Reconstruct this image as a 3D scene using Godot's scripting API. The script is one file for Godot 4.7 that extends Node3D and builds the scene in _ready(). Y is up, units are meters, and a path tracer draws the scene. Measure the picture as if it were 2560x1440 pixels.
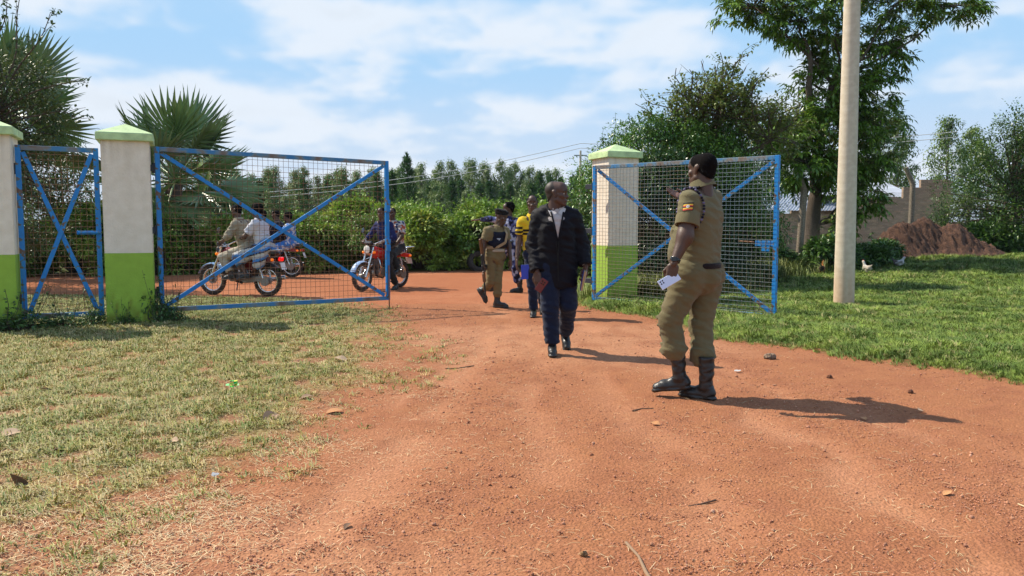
extends Node3D
# A gateway on a red earth road: two mesh gate leaves between painted pillars, people walking in, motorbikes passing outside.

var M := {}
var used := {}
var rng := RandomNumberGenerator.new()
var ns := FastNoiseLite.new()      # broad patches
var nf := FastNoiseLite.new()      # fine unevenness
var nw := FastNoiseLite.new()      # cloth creases


class MB:
	var v := PackedVector3Array()
	var n := PackedVector3Array()
	var c := PackedColorArray()
	var i := PackedInt32Array()

	func tri(a: Vector3, b: Vector3, d: Vector3, col: Color) -> void:
		var m := (b - a).cross(d - a).normalized()
		var k := v.size()
		v.append(a); v.append(b); v.append(d)
		n.append(m); n.append(m); n.append(m)
		c.append(col); c.append(col); c.append(col)
		i.append(k); i.append(k + 2); i.append(k + 1)

	func quad(a: Vector3, b: Vector3, d: Vector3, e: Vector3, col: Color) -> void:
		var m := (d - a).cross(e - b).normalized()
		var k := v.size()
		v.append(a); v.append(b); v.append(d); v.append(e)
		n.append(m); n.append(m); n.append(m); n.append(m)
		c.append(col); c.append(col); c.append(col); c.append(col)
		i.append(k); i.append(k + 2); i.append(k + 1)
		i.append(k); i.append(k + 3); i.append(k + 2)

	func box(x: Transform3D, s: Vector3, col := Color.WHITE, bev := 0.0) -> void:
		var h := s * 0.5
		var b := minf(bev, minf(h.x, minf(h.y, h.z)) * 0.45)
		var ax := [Vector3(1, 0, 0), Vector3(0, 1, 0), Vector3(0, 0, 1)]
		for f in 3:
			var u: Vector3 = ax[(f + 1) % 3]
			var w: Vector3 = ax[(f + 2) % 3]
			for sg in [1.0, -1.0]:
				var o: Vector3 = ax[f] * h[f] * sg
				var du: Vector3 = u * (h[(f + 1) % 3] - b)
				var dw: Vector3 = w * (h[(f + 2) % 3] - b)
				if sg > 0:
					quad(x * (o - du - dw), x * (o + du - dw), x * (o + du + dw), x * (o - du + dw), col)
				else:
					quad(x * (o - du - dw), x * (o - du + dw), x * (o + du + dw), x * (o + du - dw), col)
		if b > 0.0:
			for f in 3:
				var g := (f + 1) % 3
				var l := (f + 2) % 3
				for s1 in [1.0, -1.0]:
					for s2 in [1.0, -1.0]:
						var p1: Vector3 = ax[f] * h[f] * s1 + ax[g] * (h[g] - b) * s2
						var p2: Vector3 = ax[f] * (h[f] - b) * s1 + ax[g] * h[g] * s2
						var e: Vector3 = ax[l] * (h[l] - b)
						if s1 * s2 > 0:
							quad(x * (p1 - e), x * (p2 - e), x * (p2 + e), x * (p1 + e), col)
						else:
							quad(x * (p1 - e), x * (p1 + e), x * (p2 + e), x * (p2 - e), col)
			for sx in [1.0, -1.0]:
				for sy in [1.0, -1.0]:
					for sz in [1.0, -1.0]:
						var q := Vector3(sx, sy, sz)
						var a := Vector3(h.x, h.y - b, h.z - b) * q
						var d := Vector3(h.x - b, h.y, h.z - b) * q
						var e2 := Vector3(h.x - b, h.y - b, h.z) * q
						if sx * sy * sz > 0:
							tri(x * a, x * d, x * e2, col)
						else:
							tri(x * a, x * e2, x * d, col)

	func tube(p: Array, r: Array, sides: int, col := Color.WHITE, cap := true) -> void:
		var m := p.size()
		var t: Vector3 = (p[1] - p[0]).normalized()
		var u := t.cross(Vector3.UP if absf(t.y) < 0.9 else Vector3.RIGHT).normalized()
		var k := v.size()
		for j in m:
			var t2: Vector3 = (p[mini(j + 1, m - 1)] - p[maxi(j - 1, 0)]).normalized()
			u = (u - t2 * u.dot(t2)).normalized()
			var w := t2.cross(u)
			var rr: float = r[mini(j, r.size() - 1)]
			for s in sides:
				var a := TAU * s / sides
				var o := u * cos(a) + w * sin(a)
				v.append(p[j] + o * rr); n.append(o); c.append(col)
		for j in m - 1:
			for s in sides:
				var a0 := k + j * sides + s
				var a1 := k + j * sides + (s + 1) % sides
				i.append(a0); i.append(a1 + sides); i.append(a1)
				i.append(a0); i.append(a0 + sides); i.append(a1 + sides)
		if cap:
			for e in 2:
				var b0: int = k if e == 0 else k + (m - 1) * sides
				var nn: Vector3 = (p[0] - p[1]).normalized() if e == 0 else (p[m - 1] - p[m - 2]).normalized()
				var q := v.size()
				for s in sides:
					v.append(v[b0 + s]); n.append(nn); c.append(col)
				for s in range(1, sides - 1):
					if e == 0:
						i.append(q); i.append(q + s); i.append(q + s + 1)
					else:
						i.append(q); i.append(q + s + 1); i.append(q + s)

	func lathe(x: Transform3D, prof: Array, sides: int, col := Color.WHITE) -> void:   # profile of Vector2(radius, height) upwards
		var k := v.size()
		var m := prof.size()
		for j in m:
			var pr: Vector2 = prof[j]
			var d: Vector2 = prof[mini(j + 1, m - 1)] - prof[maxi(j - 1, 0)]
			var nn := Vector2(d.y, -d.x).normalized()
			for s in sides:
				var a := TAU * s / sides
				v.append(x * Vector3(cos(a) * pr.x, pr.y, sin(a) * pr.x))
				n.append((x.basis * Vector3(cos(a) * nn.x, nn.y, sin(a) * nn.x)).normalized())
				c.append(col)
		for j in m - 1:
			for s in sides:
				var a0 := k + j * sides + s
				var a1 := k + j * sides + (s + 1) % sides
				i.append(a0); i.append(a1); i.append(a1 + sides)
				i.append(a0); i.append(a1 + sides); i.append(a0 + sides)

	func torus(x: Transform3D, R: float, r: float, n1: int, n2: int, col := Color.WHITE, flat := 1.0) -> void:   # about the local z axis
		var k := v.size()
		for a in n1:
			var u := TAU * a / n1
			for b in n2:
				var w := TAU * b / n2
				var o := Vector3(cos(u) * cos(w), sin(u) * cos(w), sin(w) * flat)
				v.append(x * (Vector3(cos(u), sin(u), 0) * R + o * r)); n.append((x.basis * o).normalized()); c.append(col)
		for a in n1:
			for b in n2:
				var p00 := k + a * n2 + b
				var p01 := k + a * n2 + (b + 1) % n2
				var p10 := k + ((a + 1) % n1) * n2 + b
				var p11 := k + ((a + 1) % n1) * n2 + (b + 1) % n2
				i.append(p00); i.append(p11); i.append(p10)
				i.append(p00); i.append(p01); i.append(p11)

	func ball(x: Transform3D, rr: Vector3, n1: int, n2: int, col := Color.WHITE) -> void:
		var k := v.size()
		for a in n2 + 1:
			var t := PI * a / n2
			for b in n1:
				var u := TAU * b / n1
				var o := Vector3(sin(t) * cos(u), cos(t), sin(t) * sin(u))
				v.append(x * (o * rr)); n.append((x.basis * (o / rr)).normalized()); c.append(col)
		for a in n2:
			for b in n1:
				var p0 := k + a * n1 + b
				var p1 := k + a * n1 + (b + 1) % n1
				i.append(p0); i.append(p0 + n1); i.append(p1 + n1)
				i.append(p0); i.append(p1 + n1); i.append(p1)

	func leaf(p: Vector3, d: Vector3, up: Vector3, l: float, w: float, col: Color) -> void:   # a blade folded along its midrib
		var s := d.cross(up).normalized()
		var u := s.cross(d)
		var q := p + d * l * 0.45
		var k := v.size()
		var f := s * w * 0.5
		var e := u * w * 0.16
		v.append(p); v.append(q + f + e); v.append(p + d * l - u * l * 0.10); v.append(q - f + e)
		n.append(u); n.append((u - s * 0.35).normalized()); n.append((u + d * 0.3).normalized()); n.append((u + s * 0.35).normalized())
		c.append(col); c.append(col); c.append(col); c.append(col)
		i.append(k); i.append(k + 2); i.append(k + 1)
		i.append(k); i.append(k + 3); i.append(k + 2)

	func add(o: MB, x: Transform3D, flip := false, tint := Color.WHITE) -> void:
		var k := v.size()
		var nb := x.basis.inverse().transposed()
		for j in o.v.size():
			v.append(x * o.v[j]); n.append((nb * o.n[j]).normalized()); c.append(o.c[j] * tint)
		for j in range(0, o.i.size(), 3):
			i.append(k + o.i[j])
			if flip:
				i.append(k + o.i[j + 2]); i.append(k + o.i[j + 1])
			else:
				i.append(k + o.i[j + 1]); i.append(k + o.i[j + 2])

	func mesh() -> ArrayMesh:
		var a := []
		a.resize(Mesh.ARRAY_MAX)
		a[Mesh.ARRAY_VERTEX] = v
		a[Mesh.ARRAY_NORMAL] = n
		a[Mesh.ARRAY_COLOR] = c
		a[Mesh.ARRAY_INDEX] = i
		var m := ArrayMesh.new()
		m.add_surface_from_arrays(Mesh.PRIMITIVE_TRIANGLES, a)
		return m


# ---------------------------------------------------------------- scene helpers
func numbered(called: String) -> String:
	var k: int = used.get(called, 0)
	used[called] = k + 1
	return called if k == 0 else "%s_%03d" % [called, k]


func tag(o: Node3D, label := "", category := "", group := "", kind := "") -> void:
	if label: o.set_meta("label", label)
	if category: o.set_meta("category", category)
	if group: o.set_meta("group", group)
	if kind: o.set_meta("kind", kind)


func thing(called: String, label: String, category: String, at := Vector3.ZERO, turn := 0.0, group := "") -> Node3D:
	var o := Node3D.new()
	o.name = numbered(called)
	add_child(o)
	o.position = at
	o.rotation.y = turn
	tag(o, label, category, group)
	return o


func put(called: String, m: Mesh, mt: Material, parent: Node3D = self, at := Vector3.ZERO, stuff := "") -> MeshInstance3D:
	var o := MeshInstance3D.new()
	o.name = numbered(called) if parent == self else called
	o.mesh = m
	o.material_override = mt
	parent.add_child(o, true)
	o.position = at
	if stuff: o.set_meta("kind", stuff)
	return o


func copy(o: Node3D, label: String, at: Vector3, turn := 0.0, sc := Vector3.ONE, group := "") -> Node3D:
	var r: Node3D = o.duplicate()
	var base := String(o.name)
	var k := base.rfind("_")
	if k > 0 and base.substr(k + 1).is_valid_int(): base = base.substr(0, k)
	r.name = numbered(base)
	add_child(r)
	r.position = at
	r.rotation = Vector3(0, turn, 0)
	r.scale = sc
	if label: r.set_meta("label", label)
	if group: r.set_meta("group", group)
	return r


func scatter(called: String, m: Mesh, mt: Material, buf: PackedFloat32Array, parent: Node3D = self) -> void:
	var mm := MultiMesh.new()
	mm.transform_format = MultiMesh.TRANSFORM_3D
	mm.use_colors = true
	mm.mesh = m
	mm.instance_count = buf.size() / 16
	mm.buffer = buf
	var o := MultiMeshInstance3D.new()
	o.name = numbered(called) if parent == self else called
	o.multimesh = mm
	o.material_override = mt
	o.set_meta("kind", "stuff")
	parent.add_child(o, true)


func spot(buf: PackedFloat32Array, b: Basis, p: Vector3, col: Color) -> void:
	buf.append(b.x.x); buf.append(b.y.x); buf.append(b.z.x); buf.append(p.x)
	buf.append(b.x.y); buf.append(b.y.y); buf.append(b.z.y); buf.append(p.y)
	buf.append(b.x.z); buf.append(b.y.z); buf.append(b.z.z); buf.append(p.z)
	buf.append(col.r); buf.append(col.g); buf.append(col.b); buf.append(1.0)


func T(p: Vector3, e := Vector3.ZERO, s := Vector3.ONE) -> Transform3D:
	return Transform3D(Basis.from_euler(e).scaled_local(s), p)


func noise_tex(freq: float, oct: int, lo: Color, hi: Color, sd := 1, type := FastNoiseLite.TYPE_SIMPLEX_SMOOTH, size := 512) -> NoiseTexture2D:
	var f := FastNoiseLite.new()
	f.noise_type = type
	f.seed = sd
	f.frequency = freq
	f.fractal_octaves = oct
	if oct == 1: f.fractal_type = FastNoiseLite.FRACTAL_NONE
	var t := NoiseTexture2D.new()
	t.width = size
	t.height = size
	t.seamless = true
	t.noise = f
	t.generate_mipmaps = false
	var g := Gradient.new()
	g.set_color(0, lo)
	g.set_color(1, hi)
	t.color_ramp = g
	return t


func mat(col: Color, rough := 0.8, metal := 0.0, vc := false) -> StandardMaterial3D:   # col holds linear real-world values
	var m := StandardMaterial3D.new()
	m.albedo_color = Color(col.r, col.g, col.b).linear_to_srgb()
	m.roughness = rough
	m.metallic = metal
	m.vertex_color_use_as_albedo = vc
	return m


func grain(m: StandardMaterial3D, tex: Texture2D, bump: Texture2D, scale: float, height: float, world := false) -> StandardMaterial3D:
	m.uv1_triplanar = true
	m.uv1_world_triplanar = world
	m.uv1_scale = Vector3.ONE * scale
	if tex: m.albedo_texture = tex
	if bump:
		m.heightmap_enabled = true
		m.heightmap_texture = bump
		m.heightmap_scale = height
	return m


func lin(a: Color, b: Color, t: float) -> Color:
	return a.lerp(b, t)


func jit(col: Color, a: float) -> Color:
	var k := 1.0 + rng.randf_range(-a, a)
	return Color(col.r * k * (1.0 + rng.randf_range(-a, a) * 0.35), col.g * k, col.b * k * (1.0 + rng.randf_range(-a, a) * 0.35))


func rdir() -> Vector3:
	var z := rng.randf_range(-1, 1)
	var a := rng.randf_range(0, TAU)
	var s := sqrt(1.0 - z * z)
	return Vector3(s * cos(a), z, s * sin(a))


func materials() -> void:
	var g1 := noise_tex(0.02, 5, Color(0.72, 0.72, 0.72), Color(1.1, 1.1, 1.1).clamp(), 3)
	var g2 := noise_tex(0.06, 4, Color.BLACK, Color.WHITE, 7)
	var g3 := noise_tex(0.15, 3, Color.BLACK, Color.WHITE, 9)
	var blot := noise_tex(0.008, 5, Color(0.78, 0.78, 0.78), Color.WHITE, 12)
	var weave := noise_tex(0.35, 2, Color(0.86, 0.86, 0.86), Color.WHITE, 15)
	M.ground = grain(mat(Color.WHITE, 0.95, 0, true), noise_tex(0.05, 5, Color(0.80, 0.78, 0.76), Color.WHITE, 21, FastNoiseLite.TYPE_SIMPLEX_SMOOTH, 1024), noise_tex(0.09, 4, Color.BLACK, Color.WHITE, 22, FastNoiseLite.TYPE_SIMPLEX_SMOOTH, 1024), 0.55, 0.8, true)
	M.ground.metallic_specular = 0.2
	M.grit = mat(Color.WHITE, 0.95, 0, true)
	M.grit.metallic_specular = 0.2
	M.blade = mat(Color.WHITE, 0.75, 0, true)
	M.blade.backlight_enabled = true
	M.blade.backlight = Color(0.5, 0.5, 0.5)
	M.straw = mat(Color.WHITE, 0.8, 0, true)
	M.leaf = mat(Color.WHITE, 0.5, 0, true)
	M.leaf.backlight_enabled = true
	M.leaf.backlight = Color(0.75, 0.75, 0.75)
	M.glossleaf = mat(Color.WHITE, 0.36, 0, true)
	M.glossleaf.backlight_enabled = true
	M.glossleaf.backlight = Color(0.6, 0.6, 0.6)
	M.frond = mat(Color.WHITE, 0.36, 0, true)
	M.frond.backlight_enabled = true
	M.frond.backlight = Color(0.4, 0.4, 0.4)
	M.bark = grain(mat(Color(0.17, 0.125, 0.09), 0.95), g1, g2, 1.6, 3.0)
	M.pale_bark = grain(mat(Color(0.34, 0.29, 0.23), 0.9), g1, g2, 2.0, 2.0)
	M.plaster = grain(mat(Color(0.84, 0.755, 0.63), 0.9, 0, true), noise_tex(0.012, 5, Color(0.94, 0.93, 0.91), Color.WHITE, 33), g2, 0.9, 0.35)
	M.green_paint = grain(mat(Color(0.31, 0.50, 0.05), 0.7, 0, true), noise_tex(0.012, 5, Color(0.93, 0.93, 0.9), Color.WHITE, 34), g2, 0.9, 0.35)
	M.cap_paint = grain(mat(Color(0.60, 0.80, 0.40), 0.75), blot, g2, 0.9, 0.3)
	M.concrete = grain(mat(Color(0.66, 0.58, 0.46), 0.9), noise_tex(0.02, 6, Color(0.89, 0.87, 0.84), Color.WHITE, 35), g3, 0.8, 0.35)
	M.pole = grain(mat(Color(0.66, 0.58, 0.46), 0.9, 0, true), M.concrete.albedo_texture, g3, 0.8, 0.35)
	M.line = mat(Color(0.5, 0.5, 0.48), 0.6)
	M.post = grain(mat(Color(0.40, 0.34, 0.27), 0.95), noise_tex(0.03, 6, Color(0.55, 0.52, 0.48), Color.WHITE, 36), g2, 1.2, 1.0)
	# gate paint: blue, rusted through where the noise runs high
	var gt := noise_tex(0.011, 6, Color.WHITE, Color.WHITE, 41)
	var gr := Gradient.new()
	gr.offsets = PackedFloat32Array([0.0, 0.60, 0.68, 0.76, 1.0])
	gr.colors = PackedColorArray([Color(0.04, 0.46, 0.74), Color(0.06, 0.50, 0.80), Color(0.20, 0.47, 0.62), Color(0.42, 0.32, 0.27), Color(0.38, 0.24, 0.17)])
	gt.color_ramp = gr
	M.gate = grain(mat(Color.WHITE, 0.42), gt, g3, 1.3, 0.08)
	var wt := noise_tex(0.02, 4, Color(0.40, 0.26, 0.17), Color(0.60, 0.46, 0.35), 44)
	var gt2 := noise_tex(0.009, 6, Color.WHITE, Color.WHITE, 43)
	var gr3 := Gradient.new()
	gr3.offsets = PackedFloat32Array([0.0, 0.35, 0.55, 0.72, 1.0])
	gr3.colors = PackedColorArray([Color(0.12, 0.44, 0.70), Color(0.24, 0.48, 0.66), Color(0.40, 0.50, 0.57), Color(0.47, 0.45, 0.43), Color(0.42, 0.33, 0.27)])
	gt2.color_ramp = gr3
	M.worn_gate = grain(mat(Color.WHITE, 0.6), gt2, g3, 0.7, 0.08)
	M.rust_wire = grain(mat(Color.WHITE, 0.75, 0.0), wt, null, 1.5, 0)
	var wt2 := noise_tex(0.006, 3, Color.WHITE, Color.WHITE, 46)
	var gr2 := Gradient.new()
	gr2.offsets = PackedFloat32Array([0.0, 0.42, 0.6, 1.0])
	gr2.colors = PackedColorArray([Color(0.36, 0.50, 0.63), Color(0.42, 0.48, 0.52), Color(0.47, 0.40, 0.31), Color(0.43, 0.31, 0.20)])
	wt2.color_ramp = gr2
	M.blue_wire = grain(mat(Color.WHITE, 0.6, 0.0), wt2, null, 0.5, 0)
	M.dark_iron = mat(Color(0.035, 0.04, 0.05), 0.6, 0.3)
	M.galv = mat(Color(0.35, 0.35, 0.34), 0.5, 0.6)
	M.old_wire = mat(Color(0.13, 0.12, 0.10), 0.8, 0.0)
	M.skin = grain(mat(Color.WHITE, 0.48, 0, true), null, g3, 6.0, 0.05)
	M.hair = grain(mat(Color(0.007, 0.006, 0.006), 0.95), null, noise_tex(0.3, 2, Color.BLACK, Color.WHITE, 51), 9.0, 0.35)
	M.hair.metallic_specular = 0.2
	M.stubble = mat(Color(0.030, 0.019, 0.014), 0.6)
	M.cloth = grain(mat(Color.WHITE, 0.92, 0, true), weave, g2, 5.0, 0.45)
	M.cloth.metallic_specular = 0.25
	M.cloth.rim_enabled = true
	M.cloth.rim = 0.25
	M.nylon = grain(mat(Color.WHITE, 0.62, 0, true), null, g2, 4.0, 0.35)
	M.nylon.metallic_specular = 0.3
	M.leather = grain(mat(Color.WHITE, 0.36, 0, true), null, g2, 6.0, 0.15)
	M.plain = mat(Color.WHITE, 0.6, 0, true)
	M.gloss = mat(Color.WHITE, 0.25, 0, true)
	M.chrome = mat(Color(0.72, 0.72, 0.72), 0.2, 1.0)
	M.alloy = grain(mat(Color(0.34, 0.33, 0.31), 0.5, 0.7), g1, null, 4.0, 0)
	M.rubber = grain(mat(Color(0.062, 0.046, 0.037), 0.95), g1, g2, 5.0, 0.3)
	M.soil = grain(mat(Color.WHITE, 0.97, 0, true), noise_tex(0.04, 6, Color(0.55, 0.52, 0.5), Color.WHITE, 61), g2, 0.8, 6.0)
	M.brick = grain(mat(Color.WHITE, 0.95, 0, true), g1, g2, 3.0, 0.5)
	M.iron_sheet = grain(mat(Color(0.62, 0.66, 0.72), 0.42, 0.55), blot, null, 0.4, 0)
	M.glass = mat(Color(0.75, 0.78, 0.8), 0.08)
	for k in ["red_lamp", "amber_lamp", "head_lamp"]:
		M[k] = mat([Color(0.85, 0.02, 0.02), Color(0.9, 0.32, 0.02), Color(0.85, 0.82, 0.7)][["red_lamp", "amber_lamp", "head_lamp"].find(k)], 0.15)
	M.red_lamp.emission_enabled = true
	M.red_lamp.emission = Color(1, 0.02, 0.02)
	M.red_lamp.emission_energy_multiplier = 0.6
	M.amber_lamp.emission_enabled = true
	M.amber_lamp.emission = Color(1, 0.35, 0.02)
	M.amber_lamp.emission_energy_multiplier = 0.35


# ---------------------------------------------------------------- the lie of the land (d is metres away from the camera)
func sm(a: float, b: float, x: float) -> float:
	return smoothstep(a, b, x)


func along(pts: Array, d: float) -> float:
	if d <= pts[0].x: return pts[0].y
	for k in range(1, pts.size()):
		if d <= pts[k].x:
			return lerpf(pts[k - 1].y, pts[k].y, (d - pts[k - 1].x) / (pts[k].x - pts[k - 1].x))
	return pts[-1].y


const LEFT := [Vector2(0, -1.9), Vector2(2.5, -1.85), Vector2(3.4, -1.80), Vector2(4.3, -1.62), Vector2(5.2, -1.32), Vector2(7.0, -1.05), Vector2(9.0, -1.3), Vector2(11.6, -1.95), Vector2(13.2, -2.3), Vector2(14.2, -3.6), Vector2(14.8, -6.5), Vector2(15.0, -40)]
const TRACKS := [[Vector2(-0.87, 2.86), Vector2(-0.72, 4.34), Vector2(-0.55, 6.68), Vector2(-0.2, 9.8), Vector2(-0.3, 14.5)], [Vector2(0.07, 2.4), Vector2(0.19, 5.27), Vector2(0.2, 9.81)], [Vector2(1.8, 2.4), Vector2(1.71, 4.95), Vector2(1.35, 8.21), Vector2(0.79, 11.1), Vector2(0.4, 15.0)], [Vector2(0.95, 2.4), Vector2(0.89, 4.76), Vector2(0.71, 8.21)], [Vector2(2.9, 3.2), Vector2(2.55, 5.0), Vector2(1.9, 7.6)]]
const RIGHT := [Vector2(0, 11), Vector2(3, 7.4), Vector2(5, 5.5), Vector2(6.5, 4.3), Vector2(7.9, 3.35), Vector2(9.1, 2.45), Vector2(11.6, 2.0), Vector2(12.8, 1.15), Vector2(15, 1.0), Vector2(22, 1.2), Vector2(24, 0.6), Vector2(24.4, -40)]


func left_in(x: float, d: float) -> float:    # metres inside the left lawn, ragged
	return along(LEFT, d) - x + ns.get_noise_2d(x * 60.0, d * 60.0) * 0.55 + nf.get_noise_2d(x * 120.0, d * 120.0) * 0.25


func right_in(x: float, d: float) -> float:
	return x - along(RIGHT, d) + ns.get_noise_2d(x * 50.0 + 90.0, d * 50.0) * 0.3 + nf.get_noise_2d(x * 120.0, d * 120.0) * 0.12


func worn(x: float, d: float) -> float:   # how far tyres have polished the drive here
	var w := 0.0
	var wob := ns.get_noise_2d(d * 60.0, 4.0) * 0.12
	for k in TRACKS.size():
		var t: Array = TRACKS[k]
		if d < t[0].y - 0.6 or d > t[-1].y: continue
		var j := 1
		while j < t.size() - 1 and d > t[j].y: j += 1
		var cx := lerpf(t[j - 1].x, t[j].x, (d - t[j - 1].y) / (t[j].y - t[j - 1].y)) + wob
		w = maxf(w, exp(-pow((x - cx) / (0.17 if k else 0.24), 2.0)) * (1.0 if k in [0, 2] else 0.6))
	return w * sm(-0.35, 0.2, nf.get_noise_2d(x * 30.0 + 8.0, d * 14.0))


func far_green(x: float, d: float) -> float:
	return sm(21.2 + 0.1 * clampf(x + 8.0, 0, 9) * 3.0, 22.6 + 0.1 * clampf(x + 8.0, 0, 9) * 3.0, d)


func gh(x: float, z: float) -> float:
	var d := -z
	var h := 0.36 * sm(7.5, 13.5, x) * sm(16.0, 24.0, d)
	h += ns.get_noise_2d(x * 8.0, z * 8.0) * 0.035
	h += 0.035 * sm(-0.2, 0.9, along(LEFT, d) - x)
	h += 0.05 * sm(-0.1, 0.5, x - along(RIGHT, d))
	if d > 30.0:
		h -= 2.2 * sm(30.0, 62.0, d) * sm(22.0, 6.0, x)
	if d > 130.0:
		h += 3.0 * sm(130.0, 300.0, d)
	if d > 0.0 and d < 15.0: h -= 0.016 * worn(x, d)
	return h


func sky_image() -> Image:
	var w := 2048
	var h := 1024
	var data := PackedFloat32Array()
	data.resize(w * h * 3)
	var cn := FastNoiseLite.new()
	cn.seed = 5
	cn.frequency = 1.0
	cn.fractal_octaves = 5
	var job := func(y: int) -> void:
		var el := PI * (0.5 - (y + 0.5) / h)
		var k := y * w * 3
		var s := maxf(sin(el), -0.02)
		var t := clampf(s, 0.0, 1.0)
		var top := Color(0.12, 0.24, 0.52)
		var mid := Color(0.32, 0.515, 0.735)
		var low := Color(0.50, 0.585, 0.70)
		var base := low.lerp(mid, sm(0.03, 0.22, t)).lerp(top, sm(0.25, 0.95, t))
		for x in w:
			var az := TAU * (x + 0.5) / w
			if el < -0.02:
				data[k] = 0.22; data[k + 1] = 0.17; data[k + 2] = 0.12
				k += 3
				continue
			var ce := cos(el)
			var dx := sin(az) * ce
			var dz := -cos(az) * ce
			var f := 1.0 / (s + 0.16)
			var px := dx * f
			var pz := dz * f
			var a := cn.get_noise_3d(px * 1.1, pz * 1.1, 0.3)
			var b := cn.get_noise_3d(px * 2.6 + 7.0, pz * 2.6 + a, 3.1)
			var az2 := rad_to_deg(wrapf(az, -PI, PI))
			var e2 := rad_to_deg(el)
			var c3 := cn.get_noise_3d(px * 7.0 + b, pz * 7.0, 5.0)
			var den := a * 1.0 + b * 0.5 + c3 * 0.22 + 0.13
			# broad pale sheet low on the left, streak above it, heaps to both sides
			den += 0.40 * exp(-pow((e2 - 7.5 - az2 * 0.02) / 3.3, 2.0)) * exp(-pow((az2 + 20.0) / 22.0, 2.0))
			den += 0.42 * exp(-pow((e2 - 13.2 + (az2 + 6.0) * 0.17) / 1.3, 2.0)) * exp(-pow((az2 + 5.0) / 13.0, 2.0))
			den += 0.75 * exp(-pow((e2 - 15.3) / 2.2, 2.0) - pow((az2 + 30.0) / 5.5, 2.0))
			den += 0.75 * exp(-pow((e2 - 13.6) / 2.6, 2.0) - pow((az2 - 11.0) / 4.0, 2.0))
			den += 0.50 * exp(-pow((e2 - 12.2) / 3.2, 2.0) - pow((az2 - 32.0) / 5.0, 2.0))
			den -= 0.45 * exp(-pow((e2 - 12.5) / 1.8, 2.0) - pow((az2 + 21.0) / 5.0, 2.0))
			den -= 0.2 * exp(-pow((e2 - 10.0 + az2 * 0.12) / 1.4, 2.0)) * exp(-pow((az2 - 2.0) / 10.0, 2.0))
			den -= 0.4 * exp(-pow((e2 - 8.5) / 2.0, 2.0) - pow((az2 - 26.5) / 3.0, 2.0))
			var cl := sm(0.0, 0.66, den)
			var body := sm(0.45, 1.0, den + b * 0.4)
			var white := Color(0.64, 0.69, 0.755).lerp(Color(0.60, 0.645, 0.70), body * sm(0.3, -0.3, b))
			var col := base.lerp(white, cl * 0.9)
			data[k] = col.r; data[k + 1] = col.g; data[k + 2] = col.b
			k += 3
	for y in h:
		job.call(y)
	return Image.create_from_data(w, h, false, Image.FORMAT_RGBF, data.to_byte_array())


# ---------------------------------------------------------------- ground
func ground() -> void:
	var xs := PackedFloat32Array()
	var zs := PackedFloat32Array()
	var t := -420.0
	while t < 420.0:
		xs.append(t)
		var a := absf(t - 1.0)
		t += 0.055 if a < 6.0 else (0.11 if a < 11.0 else (0.3 if a < 20.0 else (3.0 if a < 60.0 else 40.0)))
	t = 30.0
	while t > -700.0:
		zs.append(t)
		t -= 4.0 if t > 2.0 else (0.05 if t > -8.0 else (0.085 if t > -16.0 else (0.16 if t > -28.0 else (3.0 if t > -90.0 else 40.0))))
	var b := MB.new()
	var red := Color(0.41, 0.177, 0.090)
	var red_pale := Color(0.50, 0.245, 0.135)
	var red_dark := Color(0.33, 0.135, 0.072)
	var thatch := Color(0.31, 0.245, 0.10)
	var sod := Color(0.075, 0.095, 0.028)
	var nx := xs.size()
	for z in zs:
		var d := -z
		for x in xs:
			var h := gh(x, z)
			var lw := 0.0
			var rw := 0.0
			var fw := 0.0
			if d < 16.0: lw = sm(-0.25, 0.55, left_in(x, d)) * sm(15.1, 14.5, d)
			rw = sm(-0.08, 0.18, right_in(x, d)) if d < 24.5 or x > 0 else 0.0
			fw = far_green(x, d)
			var col := red.lerp(red_pale, sm(-0.1, 0.5, ns.get_noise_2d(x * 22.0 + 30.0, z * 22.0)))
			col = col.lerp(red_dark, 0.45 * sm(0.0, 0.5, nf.get_noise_2d(x * 34.0, z * 26.0)) + 0.25 * sm(0.1, 0.5, nf.get_noise_2d(x * 130.0, z * 130.0)))
			if d > 0.0 and d < 15.0: col = col.lerp(Color(0.52, 0.25, 0.138), 0.8 * worn(x, d))
			if d > 13.5: col = col.lerp(Color(0.47, 0.165, 0.075), 0.5)
			var k := nf.get_noise_2d(x * 40.0 + 5.0, z * 40.0)
			col = col.lerp(thatch.lerp(Color(0.33, 0.175, 0.095), sm(0.10, 0.60, k)), lw * 0.92)
			col = col.lerp(sod, maxf(rw, fw))
			if d < 17.0 and absf(x) < 12.0:
				h += nf.get_noise_2d(x * 150.0, z * 150.0) * 0.006 + ns.get_noise_2d(x * 420.0, z * 420.0) * 0.004
			b.v.append(Vector3(x, h, z))
			b.c.append(col)
	for j in zs.size() - 1:
		for i in nx - 1:
			var p := j * nx + i
			b.i.append(p); b.i.append(p + nx + 1); b.i.append(p + 1)
			b.i.append(p); b.i.append(p + nx); b.i.append(p + nx + 1)
	b.n.resize(b.v.size())
	for j in zs.size():
		for i in nx:
			var p := j * nx + i
			var dx := b.v[j * nx + mini(i + 1, nx - 1)] - b.v[j * nx + maxi(i - 1, 0)]
			var dz := b.v[maxi(j - 1, 0) * nx + i] - b.v[mini(j + 1, zs.size() - 1) * nx + i]
			b.n[p] = dz.cross(dx).normalized()
	put("ground", b.mesh(), M.ground, self, Vector3.ZERO, "structure")


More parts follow.
